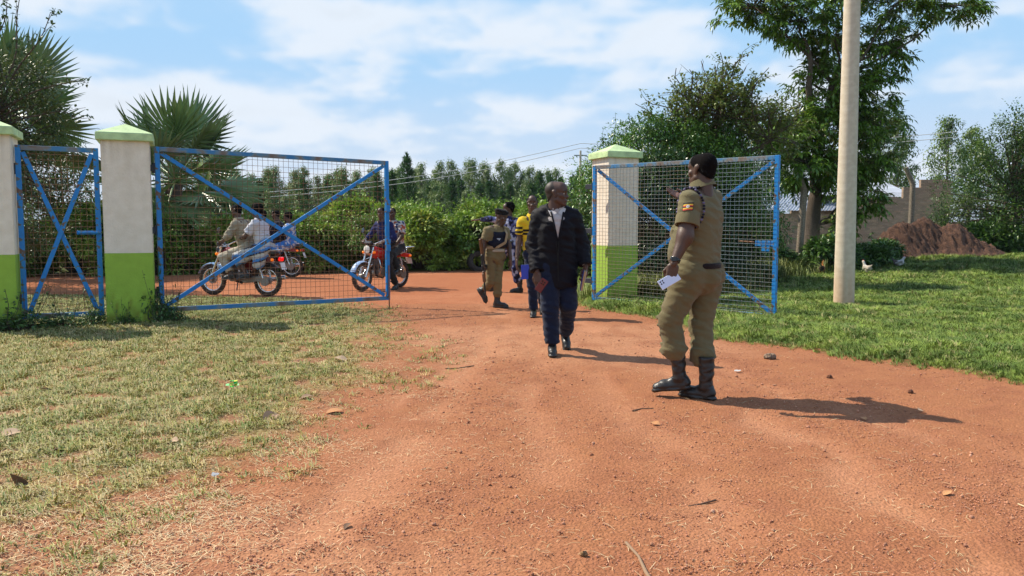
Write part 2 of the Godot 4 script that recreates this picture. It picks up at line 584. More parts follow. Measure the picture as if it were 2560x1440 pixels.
func tuft(n: int, h: float, spread: float, lean: float, w: float) -> ArrayMesh:
	var b := MB.new()
	for k in n:
		var a := rng.randf_range(0, TAU)
		var o := Vector3(cos(a), 0, sin(a))
		var p := o * rng.randf_range(0, spread)
		var hh := h * rng.randf_range(0.55, 1.15)
		var l := lean * rng.randf_range(0.3, 1.3)
		var s := Vector3(-sin(a + 0.6), 0, cos(a + 0.6)) * w * rng.randf_range(0.7, 1.2)
		var q := p + o * l * hh * 0.35 + Vector3.UP * hh * 0.6
		var t := p + o * l * hh + Vector3.UP * hh * (1.0 - 0.35 * l)
		var col := jit(Color(1, 1, 1), 0.25)
		b.quad(p - s, p + s, q + s * 0.8, q - s * 0.8, col * 0.9)
		b.tri(q - s * 0.8, q + s * 0.8, t, col)
		for m in range(b.n.size() - 7, b.n.size()):
			b.n[m] = (b.n[m] * (1.0 if b.n[m].y >= 0 else -1.0) * 0.4 + Vector3.UP).normalized()
	return b.mesh()


func grasses() -> void:
	var short := tuft(8, 0.024, 0.045, 1.7, 0.0022)
	var lush := tuft(9, 0.085, 0.05, 0.9, 0.0036)
	var tall := tuft(14, 0.34, 0.10, 0.7, 0.007)
	var bl := PackedFloat32Array()
	var br := PackedFloat32Array()
	var bt := PackedFloat32Array()
	# left lawn, thin and patchy, and the verge outside the gate
	for k in 190000:
		var d := 2.2 + pow(rng.randf(), 1.5) * 12.9
		var x := rng.randf_range(-0.8 * d - 1.0, 0.2)
		var e := left_in(x, d)
		if e < -0.35 or (d > 14.9): continue
		var patch := nf.get_noise_2d(x * 40.0 + 5.0, -d * 40.0) * 0.9 + ns.get_noise_2d(x * 190.0, d * 190.0) * 0.7
		if rng.randf() > (0.10 + 0.85 * sm(0.0, 1.6, e)) * sm(0.70, -0.30, patch): continue
		var col := Color(0.35, 0.32, 0.08)
		var q := rng.randf()
		if q < 0.42: col = Color(0.48, 0.39, 0.18)
		elif q < 0.66: col = Color(0.17, 0.235, 0.05)
		if d > 10.5: col = col.lerp(Color(0.15, 0.21, 0.05), 0.5)
		var s := rng.randf_range(0.7, 1.5) * (1.0 + 0.04 * d)
		spot(bl, Basis.from_euler(Vector3(rng.randf_range(-0.25, 0.25), rng.randf_range(0, TAU), rng.randf_range(-0.25, 0.25))).scaled(Vector3(s, s * rng.randf_range(0.6, 1.25), s)), Vector3(x, gh(x, -d), -d), jit(col, 0.3))
	# right lawn, thick and green
	for k in 225000:
		var d := 5.0 + pow(rng.randf(), 1.35) * 24.0
		var x := rng.randf_range(0.9, 0.82 * d + 1.6)
		var e := right_in(x, d)
		if e < -0.12: continue
		if rng.randf() > 0.25 + 0.75 * sm(0.0, 0.25, e): continue
		var col := Color(0.10, 0.175, 0.024).lerp(Color(0.24, 0.33, 0.05), clampf(rng.randf() * 0.8 + 0.9 * nf.get_noise_2d(x * 30.0, d * 30.0), 0.0, 1.0))
		if rng.randf() < 0.09: col = Color(0.40, 0.36, 0.15)
		var s := rng.randf_range(0.7, 1.35) * (0.8 + 0.035 * d) * (0.55 + 0.45 * sm(0.0, 0.5, e)) * (0.85 + 0.6 * ns.get_noise_2d(x * 60.0, d * 60.0))
		spot(br, Basis.from_euler(Vector3(rng.randf_range(-0.2, 0.2), rng.randf_range(0, TAU), rng.randf_range(-0.2, 0.2))).scaled(Vector3(s, s * rng.randf_range(0.7, 1.2), s)), Vector3(x, gh(x, -d), -d), jit(col, 0.25))
	# tall grass along the fence
	for k in 5200:
		var d := rng.randf_range(13.9, 25.5)
		var fx := 1.9 + (d - 13.6) * 0.62 if d < 22.0 else 7.1 + (d - 22.0) * 1.5
		var x := fx + rng.randfn(0.25, 0.55)
		var col := Color(0.12, 0.18, 0.04).lerp(Color(0.27, 0.29, 0.09), rng.randf())
		var s := rng.randf_range(0.6, 1.5)
		spot(bt, Basis.from_euler(Vector3(rng.randf_range(-0.2, 0.2), rng.randf_range(0, TAU), 0)).scaled(Vector3(s, s * rng.randf_range(0.7, 1.3), s)), Vector3(x, gh(x, -d), -d), jit(col, 0.3))
	scatter("dry_grass", short, M.blade, bl)
	scatter("lawn_grass", lush, M.blade, br)
	scatter("tall_grass", tall, M.blade, bt)


func litter() -> void:
	# earth crumbs and small stones
	var peb := MB.new()
	for k in 1:
		peb.ball(Transform3D(), Vector3(1, 0.7, 0.85), 6, 4)
		for j in peb.v.size():
			var p := peb.v[j]
			peb.v[j] = p * (1.0 + 0.28 * sin(p.x * 5.1 + p.z * 3.7 + p.y * 4.4))
	var pm := peb.mesh()
	var bp := PackedFloat32Array()
	for k in 150000:
		var d := 2.4 + pow(rng.randf(), 1.9) * 11.5
		var x := rng.randf_range(-0.66 * d - 0.2, 0.67 * d + 0.3)
		var l := left_in(x, d)
		if l > 0.7 and rng.randf() < 0.9: continue
		if right_in(x, d) > 0.15: continue
		if rng.randf() < 0.92 * worn(x, d): continue
		var c := ns.get_noise_2d(x * 70.0 + 40.0, d * 42.0) + 0.6 * nf.get_noise_2d(x * 160.0, d * 120.0)
		if rng.randf() > 0.75 * sm(-0.35, 0.55, c): continue
		var s := rng.randf_range(0.0017, 0.0044) * (1.0 if rng.randf() > 0.03 else rng.randf_range(1.4, 2.6)) * (1.0 + d * 0.05)
		var col := Color(0.33, 0.14, 0.08).lerp(Color(0.54, 0.28, 0.18), rng.randf())
		spot(bp, Basis.from_euler(Vector3(rng.randf_range(0, 6), rng.randf_range(0, 6), 0)).scaled_local(Vector3.ONE * s), Vector3(x, gh(x, -d) + s * 0.35, -d), jit(col, 0.2))
	scatter("gravel", pm, M.grit, bp)
	# bits of straw
	var st := MB.new()
	var pts := [Vector3(-1, 0.0, 0), Vector3(-0.35, 0.10, 0.10), Vector3(0.3, 0.12, 0.06), Vector3(1, 0.0, -0.12)]
	for j in 3:
		var a: Vector3 = pts[j]
		var e: Vector3 = pts[j + 1]
		st.quad(a + Vector3(0, 0, 0.05), e + Vector3(0, 0, 0.05), e - Vector3(0, 0, 0.05), a - Vector3(0, 0, 0.05), Color.WHITE)
	var bs := PackedFloat32Array()
	for k in 110000:
		var d := 2.4 + pow(rng.randf(), 1.7) * 9.5
		var x := rng.randf_range(-0.66 * d - 0.2, 0.6 * d)
		var l := left_in(x, d)
		if right_in(x, d) > 0.1: continue
		var want := 0.10 + 1.0 * exp(-pow((l + 0.30) / 0.50, 2.0)) * sm(-0.35, 0.35, ns.get_noise_2d(x * 90.0, d * 90.0)) + (0.5 if l > 0.2 else 0.0)
		if l < -1.6: want *= 0.45
		if rng.randf() > want: continue
		var s := rng.randf_range(0.008, 0.024) * (1.0 if rng.randf() > 0.05 else 2.4)
		spot(bs, Basis.from_euler(Vector3(rng.randf_range(-0.15, 0.15), rng.randf_range(0, TAU), rng.randf_range(-0.12, 0.12))).scaled_local(Vector3(s, s, minf(s, 0.016) * 1.2)), Vector3(x, gh(x, -d) + 0.006, -d), jit(Color(0.62, 0.48, 0.27), 0.3))
	scatter("straw_litter", st.mesh(), M.straw, bs)


# ---------------------------------------------------------------- gateway
func painted(m: MB, w: float, y0: float, y1: float, sd: float) -> void:   # four weathered faces: mud splashed up from the ground, rain streaks down from the cap
	var n := 14
	var r := int((y1 - y0) / 0.04)
	for f in 4:
		var b := Basis(Vector3.UP, f * PI / 2)
		for j in r:
			for i in n:
				var q := []
				var c := []
				for e in [[0, 0], [1, 0], [1, 1], [0, 1]]:
					var u := lerpf(-0.5, 0.5, float(i + e[0]) / n)
					var y := lerpf(y0, y1, float(j + e[1]) / r)
					var k := u * 7.0 + f * 13.0 + sd * 3.0
					var edge := 0.004 * sm(0.46, 0.5, absf(u)) * (0.6 + nf.get_noise_2d(y * 300.0, k))
					q.append(b * Vector3(u * w, y, w * 0.5 - edge + 0.0012 * nf.get_noise_2d(k * 30.0, y * 60.0)))
					var mud := sm(0.34, 0.02, y + 0.28 * nf.get_noise_2d(k * 22.0, y * 60.0)) * 0.7
					var run := sm(0.10, 0.6, nf.get_noise_2d(k * 34.0, y * 7.0)) * sm(1.9, 2.45, y) * 0.30
					var grime := 0.05 * sm(-0.1, 0.5, ns.get_noise_2d(k * 60.0, y * 90.0))
					c.append(Color.WHITE.lerp(Color(0.62, 0.36, 0.24), mud).lerp(Color(0.42, 0.36, 0.30), run + grime))
				var s := m.v.size()
				m.quad(q[0], q[1], q[2], q[3], Color.WHITE)
				for z in 4: m.c[s + z] = c[z]


func pillar(x: float, z: float, label: String, yaw: float) -> void:
	var t := thing("gate_pillar", label, "pillar", Vector3(x, gh(x, z) - 0.02, z), yaw, "painted gate pillars")
	var w := 0.58
	var lo := MB.new()
	painted(lo, w + 0.004, 0.0, 0.97, x)
	put("green_base", lo.mesh(), M.green_paint, t)
	var up := MB.new()
	painted(up, w, 0.968, 2.452, x)
	put("shaft", up.mesh(), M.plaster, t)
	var cp := MB.new()
	var h := 0.345
	cp.box(T(Vector3(0, 2.50, 0)), Vector3(h * 2, 0.10, h * 2), Color.WHITE, 0.008)
	var q := [Vector3(-h, 2.552, h), Vector3(h, 2.552, h), Vector3(h, 2.552, -h), Vector3(-h, 2.552, -h)]
	for k in 4:
		cp.tri(q[k] * Vector3(0.985, 1, 0.985), q[(k + 1) % 4] * Vector3(0.985, 1, 0.985), Vector3(0, 2.705, 0), Color.WHITE)
	put("cap", cp.mesh(), M.cap_paint, t)


func bar(a: Vector3, b: Vector3, w: float, dp: float, inset := 0.0) -> MB:
	var m := MB.new()
	var d := b - a
	var x := d.normalized()
	var z := Vector3(0, 0, 1)
	m.box(Transform3D(Basis(x, z.cross(x), z), (a + b) * 0.5 + Vector3(0, 0, inset)), Vector3(d.length(), w, dp), Color.WHITE, 0.004)
	return m


func gate(called: String, label: String, a: Vector3, b: Vector3, h0: float, h1: float, sag: float, nv: int, nh: int, wire: Material, wire_side: float, hinges: Array) -> Node3D:
	# local x runs from the hinge stile to the free stile
	var d := b - a
	var t := thing(called, label, "gate", a, atan2(-d.z, d.x))
	var w := Vector2(d.x, d.z).length()
	var s := 0.062
	var p := [Vector3(0, h0, 0), Vector3(w, h0 - sag, 0), Vector3(w, h1 - sag, 0), Vector3(0, h1, 0)]
	put("stile", bar(p[0], p[3], s, 0.05).mesh(), M.gate, t)
	put("stile", bar(p[1], p[2], s, 0.05).mesh(), M.gate, t)
	put("top_rail", bar(p[3] + Vector3(s * 0.5, -s * 0.5, 0), p[2] + Vector3(-s * 0.5, -s * 0.5, 0), s, 0.046).mesh(), M.worn_gate, t)
	put("bottom_rail", bar(p[0] + Vector3(s * 0.5, s * 0.5, 0), p[1] + Vector3(-s * 0.5, s * 0.5, 0), s, 0.046).mesh(), M.worn_gate, t)
	put("brace", bar(p[0] + Vector3(0.05, 0.08, 0), p[2] + Vector3(-0.05, -0.08, 0), 0.055, 0.03, 0.006).mesh(), M.gate, t)
	put("brace", bar(p[3] + Vector3(0.05, -0.08, 0), p[1] + Vector3(-0.05, 0.08, 0), 0.055, 0.03, -0.026).mesh(), M.gate, t)
	var unit := MB.new()
	unit.tube([Vector3(-0.5, 0, 0), Vector3(0.5, 0, 0)], [0.0028], 5, Color.WHITE, false)
	var um := unit.mesh()
	for k in nv:
		var x := s * 0.5 + (w - s) * (k + 0.5) / nv + rng.randf_range(-0.004, 0.004)
		var f := x / w
		var y0 := h0 - sag * f + s * 0.3
		var y1 := h1 - sag * f - s * 0.3
		var o := put("wire", um, wire, t, Vector3(x, (y0 + y1) * 0.5, wire_side))
		o.transform = Transform3D(Basis.from_euler(Vector3(rng.randf_range(-0.004, 0.004), 0, PI / 2 + rng.randf_range(-0.003, 0.003))).scaled_local(Vector3(y1 - y0, 1, 1)), o.position)
	for k in nh:
		var y := h0 + s + (h1 - h0 - 2 * s) * (k + 0.5) / nh + rng.randf_range(-0.004, 0.004)
		var o := put("wire", um, wire, t, Vector3(w * 0.5, y - sag * 0.5, wire_side + 0.0066))
		o.transform = Transform3D(Basis.from_euler(Vector3(0, 0, -atan2(sag, w) + rng.randf_range(-0.0015, 0.0015))).scaled_local(Vector3(w - s * 0.5, 1, 1)), o.position)
	for y in hinges:
		var hm := MB.new()
		hm.box(T(Vector3(-0.11, y, 0.0)), Vector3(0.19, 0.085, 0.03), Color.WHITE, 0.004)
		hm.tube([Vector3(-0.045, y - 0.07, 0), Vector3(-0.045, y + 0.07, 0)], [0.022], 10)
		put("hinge", hm.mesh(), M.dark_iron, t)
	return t


func gateway() -> void:
	var yaw := atan2(2.65, 6.22)
	pillar(-5.22, -10.78, "green and cream pillar between the narrow gate and the closed wide gate", yaw)
	pillar(-6.60, -10.02, "green and cream pillar cut off by the edge of the photo", yaw)
	pillar(1.78, -13.72, "green and cream pillar standing behind the open gate leaf", yaw)
	var l := gate("wide_gate", "blue gate leaf swung half open in front of the motorbikes", Vector3(-4.87, 0, -10.92), Vector3(-2.05, 0, -12.98), 0.135, 2.41, 0.02, 44, 27, M.rust_wire, -0.032, [0.42, 1.27, 2.12])
	var lm := MB.new()
	lm.box(T(Vector3(0.0, 0.0, 0.045)), Vector3(0.07, 0.20, 0.03), Color.WHITE, 0.004)
	var wl := 3.49
	put("latch_plate", lm.mesh(), M.gate, l, Vector3(wl, 1.02, 0))
	put("latch_plate", lm.mesh(), M.gate, l, Vector3(wl, 1.66, 0))
	var bolt := MB.new()
	bolt.tube([Vector3(0, -0.02, 0.05), Vector3(0, 0.75, 0.05)], [0.011], 8)
	bolt.tube([Vector3(0, 0.4, 0.05), Vector3(-0.01, 0.4, 0.11)], [0.008], 6)
	put("drop_bolt", bolt.mesh(), M.rust_wire, l, Vector3(wl, -0.06, 0))
	var r := gate("wide_gate", "blue gate leaf swung wide open behind the officer", Vector3(1.40, 0, -13.42), Vector3(3.68, 0, -11.02), 0.07, 2.35, 0.045, 46, 36, M.blue_wire, 0.032, [0.40, 1.25, 2.0])
	var lb := MB.new()
	lb.box(T(Vector3(-0.17, 0, -0.05)), Vector3(0.34, 0.08, 0.02), Color.WHITE, 0.004)
	lb.box(T(Vector3(-0.18, -0.06, -0.05)), Vector3(0.12, 0.10, 0.02), Color.WHITE, 0.004)
	put("latch", lb.mesh(), M.gate, r, Vector3(3.31, 1.08, 0))
	var ln := MB.new()
	ln.tube([Vector3(-0.36, 0, -0.05), Vector3(-0.60, 0.01, -0.05)], [0.012], 6)
	put("bolt_rod", ln.mesh(), M.rust_wire, r, Vector3(3.31, 1.10, 0))
	var n := gate("narrow_gate", "narrow blue foot gate between the two end pillars", Vector3(-6.27, 0, -10.10), Vector3(-5.50, 0, -10.52), 0.13, 2.35, 0.0, 12, 27, M.rust_wire, -0.032, [0.40, 2.05])
	var nb := MB.new()
	nb.box(T(Vector3(-0.09, 0, 0.05)), Vector3(0.26, 0.05, 0.03), Color.WHITE, 0.005)
	nb.tube([Vector3(-0.2, 0, 0.07), Vector3(0.06, 0, 0.07)], [0.012], 8)
	put("latch", nb.mesh(), M.gate, n, Vector3(0.84, 1.24, 0))


func pole() -> void:
	var x := 5.43
	var z := -12.85
	var t := thing("utility_pole", "thick tapering concrete pole standing on the green lawn", "pole", Vector3(x, gh(x, z) - 0.05, z))
	var b := MB.new()
	var pr := []
	for k in 25:
		var y := 9.6 * k / 24.0
		pr.append(Vector2(lerpf(0.162, 0.088, k / 24.0) + 0.0003 * nf.get_noise_2d(k * 40.0, 3.0), y))
	b.lathe(T(Vector3.ZERO, Vector3(0, 0, 0.004)), pr, 40)
	b.lathe(Transform3D(), [Vector2(0.088, 9.6), Vector2(0.0, 9.62)], 40)
	for j in b.v.size():
		var k := sm(0.9, 0.0, b.v[j].y + 0.25 * nf.get_noise_3d(b.v[j].x * 200, b.v[j].y * 30, b.v[j].z * 200)) * 0.55
		b.c[j] = Color.WHITE.lerp(Color(0.85, 0.52, 0.34), k)
	put("shaft", b.mesh(), M.pole, t)
	var arm := MB.new()
	arm.box(T(Vector3(0, 9.1, 0.10)), Vector3(1.4, 0.09, 0.09), Color.WHITE, 0.006)
	put("cross_arm", arm.mesh(), M.galv, t)
	for s in [-0.6, 0.0, 0.6]:
		var i := MB.new()
		i.lathe(T(Vector3(s, 9.15, 0.10)), [Vector2(0.03, 0), Vector2(0.055, 0.03), Vector2(0.03, 0.06), Vector2(0.05, 0.09), Vector2(0.02, 0.13), Vector2(0, 0.135)], 12)
		put("insulator", i.mesh(), M.gloss, t)


func chainlink() -> void:
	var P := [Vector3(4.45, 0, -17.85), Vector3(5.66, 0, -20.0), Vector3(8.02, 0, -22.1), Vector3(10.7, 0, -24.2), Vector3(13.25, 0, -26.3), Vector3(17.7, 0, -27.6)]
	var lean := [0.0, 0.0, 0.04, 0.0, 0.0, 0.0]
	var t := thing("chain_link_fence", "chain link fence on leaning concrete posts with bent tops", "fence")
	for k in range(1, P.size()):
		if k == 3: continue
		var q: Vector3 = P[k]
		q.y = gh(q.x, q.z) - 0.05
		var m := MB.new()
		var top := q + Vector3(lean[k] * 2.2 + 0.03, 2.35, 0)
		m.tube([q, q.lerp(top, 0.5), top, top + Vector3(-0.10, 0.22, 0.02), top + Vector3(-0.27, 0.58, 0.03)], [0.105, 0.10, 0.095, 0.092, 0.08], 4)
		put("post", m.mesh(), M.post, t)
	var l := MB.new()
	for k in P.size() - 1:
		var a: Vector3 = P[k]
		var e: Vector3 = P[k + 1]
		var len := Vector2(e.x - a.x, e.z - a.z).length()
		var cell := 0.085
		var n := int(len / cell)
		var rows := 24
		for g in range(-rows, n):
			for sgn in [1, -1]:
				var c0 := g if sgn > 0 else g + rows
				var pts := []
				for f in 2:
					var u := float(c0 + sgn * rows * f)
					var vv := float(rows * f)
					if u < 0: vv += sgn * -u * (1 if sgn > 0 else 0)
					pts.append(Vector2(u, vv))
				# clip to the panel
				var u0: float = clampf(pts[0].x, 0, n)
				var u1: float = clampf(pts[1].x, 0, n)
				if u0 == u1: continue
				var v0 := absf(u0 - c0)
				var v1 := absf(u1 - c0)
				var q0 := a.lerp(e, u0 / n)
				var q1 := a.lerp(e, u1 / n)
				q0.y = gh(q0.x, q0.z) + 0.04 + v0 * cell
				q1.y = gh(q1.x, q1.z) + 0.04 + v1 * cell
				l.tube([q0, q1], [0.0019], 3, Color.WHITE, false)
	put("chain_link", l.mesh(), M.old_wire, t, Vector3.ZERO, "stuff")


# ---------------------------------------------------------------- plants
func limb(b: MB, a: Vector3, e: Vector3, r0: float, r1: float, wob: float, sides := 7, steps := 6, sag := 0.0) -> Array:
	var p := []
	var r := []
	var w1 := rdir() * wob
	var w2 := rdir() * wob
	for k in steps + 1:
		var f := float(k) / steps
		var q := a.lerp(e, f) + w1 * sin(f * PI) + w2 * sin(f * TAU) * 0.5
		q.y += sag * sin(f * PI)
		p.append(q)
		r.append(lerpf(r0, r1, pow(f, 0.8)))
	b.tube(p, r, sides, Color.WHITE, false)
	return p


func spray(l: MB, p: Vector3, d: Vector3, n: int, len: float, wid: float, step: float, droop: float, col: Color, fan := 1.0) -> void:   # leaves paired along a drooping stalk
	var q := p
	var dd := d
	var side := d.cross(Vector3.UP)
	side = side.normalized() if side.length() > 0.1 else Vector3.RIGHT
	for k in n:
		var s := (1.0 if k % 2 == 0 else -1.0) * fan
		var ld := (dd * 0.55 + side * s + Vector3.DOWN * droop * rng.randf_range(0.3, 1.3) + rdir() * 0.2).normalized()
		l.leaf(q, ld, (Vector3.UP + dd * 0.2 + rdir() * 0.3), len * rng.randf_range(0.7, 1.15), wid, jit(col, 0.22))
		if k % 2 == 1:
			q += dd * step
			dd = (dd + Vector3.DOWN * 0.12).normalized()
	l.leaf(q, (dd + Vector3.DOWN * droop * 0.6).normalized(), Vector3.UP + rdir() * 0.2, len, wid, jit(col, 0.2))


func bush(seed_: int, size: Vector3, clumps: int, per: int, ll: float, lw: float, cols: Array, crad: float, shoots := 0) -> Array:   # [foliage, stems] meshes, about the base
	rng.seed = seed_
	var l := MB.new()
	var b := MB.new()
	for k in clumps:
		var a := rng.randf_range(0, TAU)
		var h := pow(rng.randf(), 0.75)
		var rr := sqrt(maxf(0.05, 1.0 - pow(h, 2.6))) * rng.randf_range(0.55, 1.0)
		var c := Vector3(cos(a) * rr * size.x, h * size.y * 0.92 + 0.05, sin(a) * rr * size.z)
		limb(b, Vector3(c.x * 0.25, 0, c.z * 0.25), c, 0.018, 0.005, 0.06, 4, 3)
		var col: Color = cols[rng.randi() % cols.size()]
		col = jit(col, 0.18)
		var cr := crad * rng.randf_range(0.6, 1.3)
		for j in per:
			var o := rdir()
			var p := c + o * cr * pow(rng.randf(), 0.4) * Vector3(1, 0.75, 1)
			if p.y < 0.02: p.y = rng.randf_range(0.02, 0.25)
			var d := (o + Vector3(0, -0.25, 0) + rdir() * 0.6).normalized()
			l.leaf(p, d, Vector3.UP + o * 0.5 + rdir() * 0.35, ll * rng.randf_range(0.6, 1.3), lw * rng.randf_range(0.7, 1.2), jit(col, 0.22))
	for k in shoots:
		var a := rng.randf_range(0, TAU)
		var rr := sqrt(rng.randf()) * 0.8
		var p := Vector3(cos(a) * rr * size.x, size.y * (0.95 - 0.5 * rr * rr), sin(a) * rr * size.z)
		var e := p + Vector3(rng.randf_range(-0.22, 0.22), rng.randf_range(0.15, 0.62), rng.randf_range(-0.22, 0.22))
		limb(b, p - Vector3(0, 0.3, 0), e, 0.006, 0.003, 0.03, 3, 3)
		for j in 12:
			var f := rng.randf()
			l.leaf(p.lerp(e, f), (rdir() + Vector3(0, 0.2, 0)).normalized(), Vector3.UP, ll * rng.randf_range(0.7, 1.2) * (1.2 - 0.4 * f), lw, jit(cols[0], 0.2))
	return [l.mesh(), b.mesh()]


func plant(called: String, label: String, cat: String, ms: Array, lm: Material, at: Vector3, turn := 0.0, sc := Vector3.ONE, group := "") -> Node3D:
	var t := thing(called, label, cat, at, turn, group)
	t.scale = sc
	put("foliage", ms[0], lm, t)
	put("stem", ms[1], M.bark, t)
	return t


func hedges() -> void:
	var g := [Color(0.18, 0.31, 0.034), Color(0.13, 0.245, 0.034), Color(0.26, 0.37, 0.05), Color(0.09, 0.17, 0.03), Color(0.32, 0.37, 0.07)]
	var va := bush(11, Vector3(1.55, 1.75, 1.1), 120, 150, 0.115, 0.06, g, 0.28, 60)
	var vb := bush(12, Vector3(1.35, 1.95, 1.0), 110, 150, 0.135, 0.075, [g[0], g[2], g[2], g[4]], 0.28, 60)
	var vc := bush(13, Vector3(1.6, 1.55, 1.1), 120, 150, 0.10, 0.05, [g[1], g[3], g[0], Color(0.14, 0.17, 0.04)], 0.26, 40)
	var V := [va, vb, vc]
	var spots := [
		[-12.2, -22.6, 0, "leafy roadside bush seen through the narrow blue gate, beside the first pillar"],
		[-10.1, -22.9, 2, "dark leafy roadside bush behind the middle pillar, below the tangled palm"],
		[-8.2, -23.2, 1, "leafy roadside bush just left of the cream jacketed rider, below the big fan palm"],
		[-6.2, -23.6, 0, "leafy roadside bush right behind the cream jacketed rider and his passenger"],
		[-4.3, -24.1, 2, "dark leafy bush behind the three people on one motorbike"],
		[-2.75, -24.4, 1, "tall pale leafy bush behind the free edge of the closed gate leaf"],
		[-0.95, -25.2, 0, "bright leafy bush beside the patterned shirt passenger, left of the loose tyre"],
		[0.9, -26.0, 1, "bright leafy bush behind the officer in the black beret"],
		[-11.2, -24.4, 1, "bush in the second row behind the narrow gate"],
		[-7.2, -25.0, 2, "bush in the second row under the big fan palm"],
		[-5.0, -25.6, 1, "bush in the second row above the white shirted passenger"],
		[-3.4, -26.2, 0, "bush in the second row above the red motorbike rider"],
		[-1.7, -26.9, 2, "bush in the second row between the riders and the officers"],
		[0.2, -27.7, 0, "bush in the second row behind the pointing officer"],
		[2.2, -27.2, 2, "dark roadside bush behind the man in the black jacket"],
		[-13.9, -21.4, 2, "dark roadside bush behind the cut off end pillar"],
	]
	var made := [null, null, null]
	for s in spots:
		var p := Vector3(s[0], gh(s[0], s[1]) - 0.05, s[1])
		var tn := rng.randf_range(0, TAU)
		var sc := Vector3.ONE * rng.randf_range(0.92, 1.12) * Vector3(1.0, rng.randf_range(0.9, 1.1), 1.0)
		if made[s[2]] == null: made[s[2]] = plant("roadside_bush", s[3], "bush", V[s[2]], M.leaf, p, tn, sc, "bushes along the far side of the road")
		else: copy(made[s[2]], s[3], p, tn, sc)
	# greenery along the fence on the right
	var dk := [Color(0.05, 0.105, 0.026), Color(0.035, 0.08, 0.022), Color(0.075, 0.135, 0.03)]
	var vd := bush(14, Vector3(1.1, 1.9, 0.9), 90, 160, 0.085, 0.042, dk, 0.30, 6)
	var sd := plant("fence_bush", "dark dense bush right behind the hinge side of the open gate", "bush", vd, M.glossleaf, Vector3(2.9, 0, -15.7), 0.3, Vector3(1.15, 1.45, 1.0), "dark bushes along the fence")
	copy(sd, "dark dense bush behind the upper middle of the open gate", Vector3(4.1, 0, -17.3), 2.0, Vector3(1.05, 1.4, 1.0))
	copy(sd, "dark dense bush between the right pillar and the man in the black jacket", Vector3(2.35, 0, -19.4), 4.0, Vector3(1.0, 1.15, 1.0))
	copy(sd, "dark bush behind the open gate, hidden by the officer", Vector3(5.0, 0, -18.9), 5.2, Vector3(1.0, 1.0, 1.0))
	copy(sd, "dark bush beyond the fence post seen through the open gate", Vector3(6.7, 0, -22.6), 1.2, Vector3(1.1, 0.85, 1.0))
	var lo := bush(15, Vector3(0.75, 0.95, 0.6), 40, 110, 0.15, 0.062, [Color(0.07, 0.15, 0.028), Color(0.10, 0.19, 0.035), Color(0.04, 0.09, 0.02)], 0.24, 4)
	var sl := plant("low_shrub", "low leafy shrub at the foot of the big tree beside the concrete pole", "shrub", lo, M.glossleaf, Vector3(8.7, 0, -21.6), 0.0, Vector3(1.1, 1.0, 1.0), "low shrubs under the fence")
	copy(sl, "low leafy shrub right of the concrete pole, left of the earth mound", Vector3(10.1, 0, -22.3), 2.2, Vector3(1.0, 0.8, 1.0))
	copy(sl, "low leafy shrub beside the kinked fence post", Vector3(7.3, 0, -21.4), 4.1, Vector3(0.9, 0.7, 0.9))
	copy(sl, "low leafy shrub at the left foot of the earth mound", Vector3(11.0, 0.1, -23.6), 1.1, Vector3(1.0, 0.8, 1.0))
	copy(sl, "dark shrub at the foot of the tree by the right border", Vector3(15.9, 0.2, -26.2), 3.0, Vector3(1.6, 1.2, 1.2))
	var wd := bush(16, Vector3(0.28, 0.26, 0.22), 18, 36, 0.055, 0.03, [Color(0.06, 0.13, 0.03), Color(0.09, 0.17, 0.04), Color(0.04, 0.09, 0.02)], 0.11, 7)
	var sw := plant("weed_clump", "weeds growing at the foot of the middle pillar, hinge side", "weed", wd, M.leaf, Vector3(-4.82, 0, -10.66), 0.0, Vector3(0.75, 1.25, 0.7), "weeds at the foot of the gate pillars")
	copy(sw, "weeds against the front of the middle pillar", Vector3(-5.12, 0, -10.40), 1.0, Vector3(0.6, 0.45, 0.4))
	copy(sw, "weeds between the narrow gate and the middle pillar", Vector3(-5.52, 0, -10.36), 2.0, Vector3(0.8, 0.7, 0.6))
	copy(sw, "weeds under the middle of the narrow gate", Vector3(-5.85, 0, -10.18), 3.0, Vector3(1.1, 0.55, 0.8))
	copy(sw, "weeds at the foot of the cut off end pillar", Vector3(-6.15, 0, -9.75), 4.0, Vector3(1.2, 0.8, 0.9))
	copy(sw, "weeds at the corner of the cut off end pillar nearest the grass", Vector3(-6.5, 0, -9.55), 5.0, Vector3(1.1, 0.6, 0.9))
	copy(sw, "tuft of weeds under the hinge of the closed gate leaf", Vector3(-4.64, 0, -10.75), 5.5, Vector3(0.6, 0.7, 0.6))


func tree(called: String, label: String, leaves: MB, wood: MB, lm: Material, bm: Material, at: Vector3, turn := 0.0, sc := Vector3.ONE, group := "") -> Node3D:
	var t := thing(called, label, "tree", at, turn, group)
	t.scale = sc
	put("trunk", wood.mesh(), bm, t)
	put("crown", leaves.mesh(), lm, t)
	return t


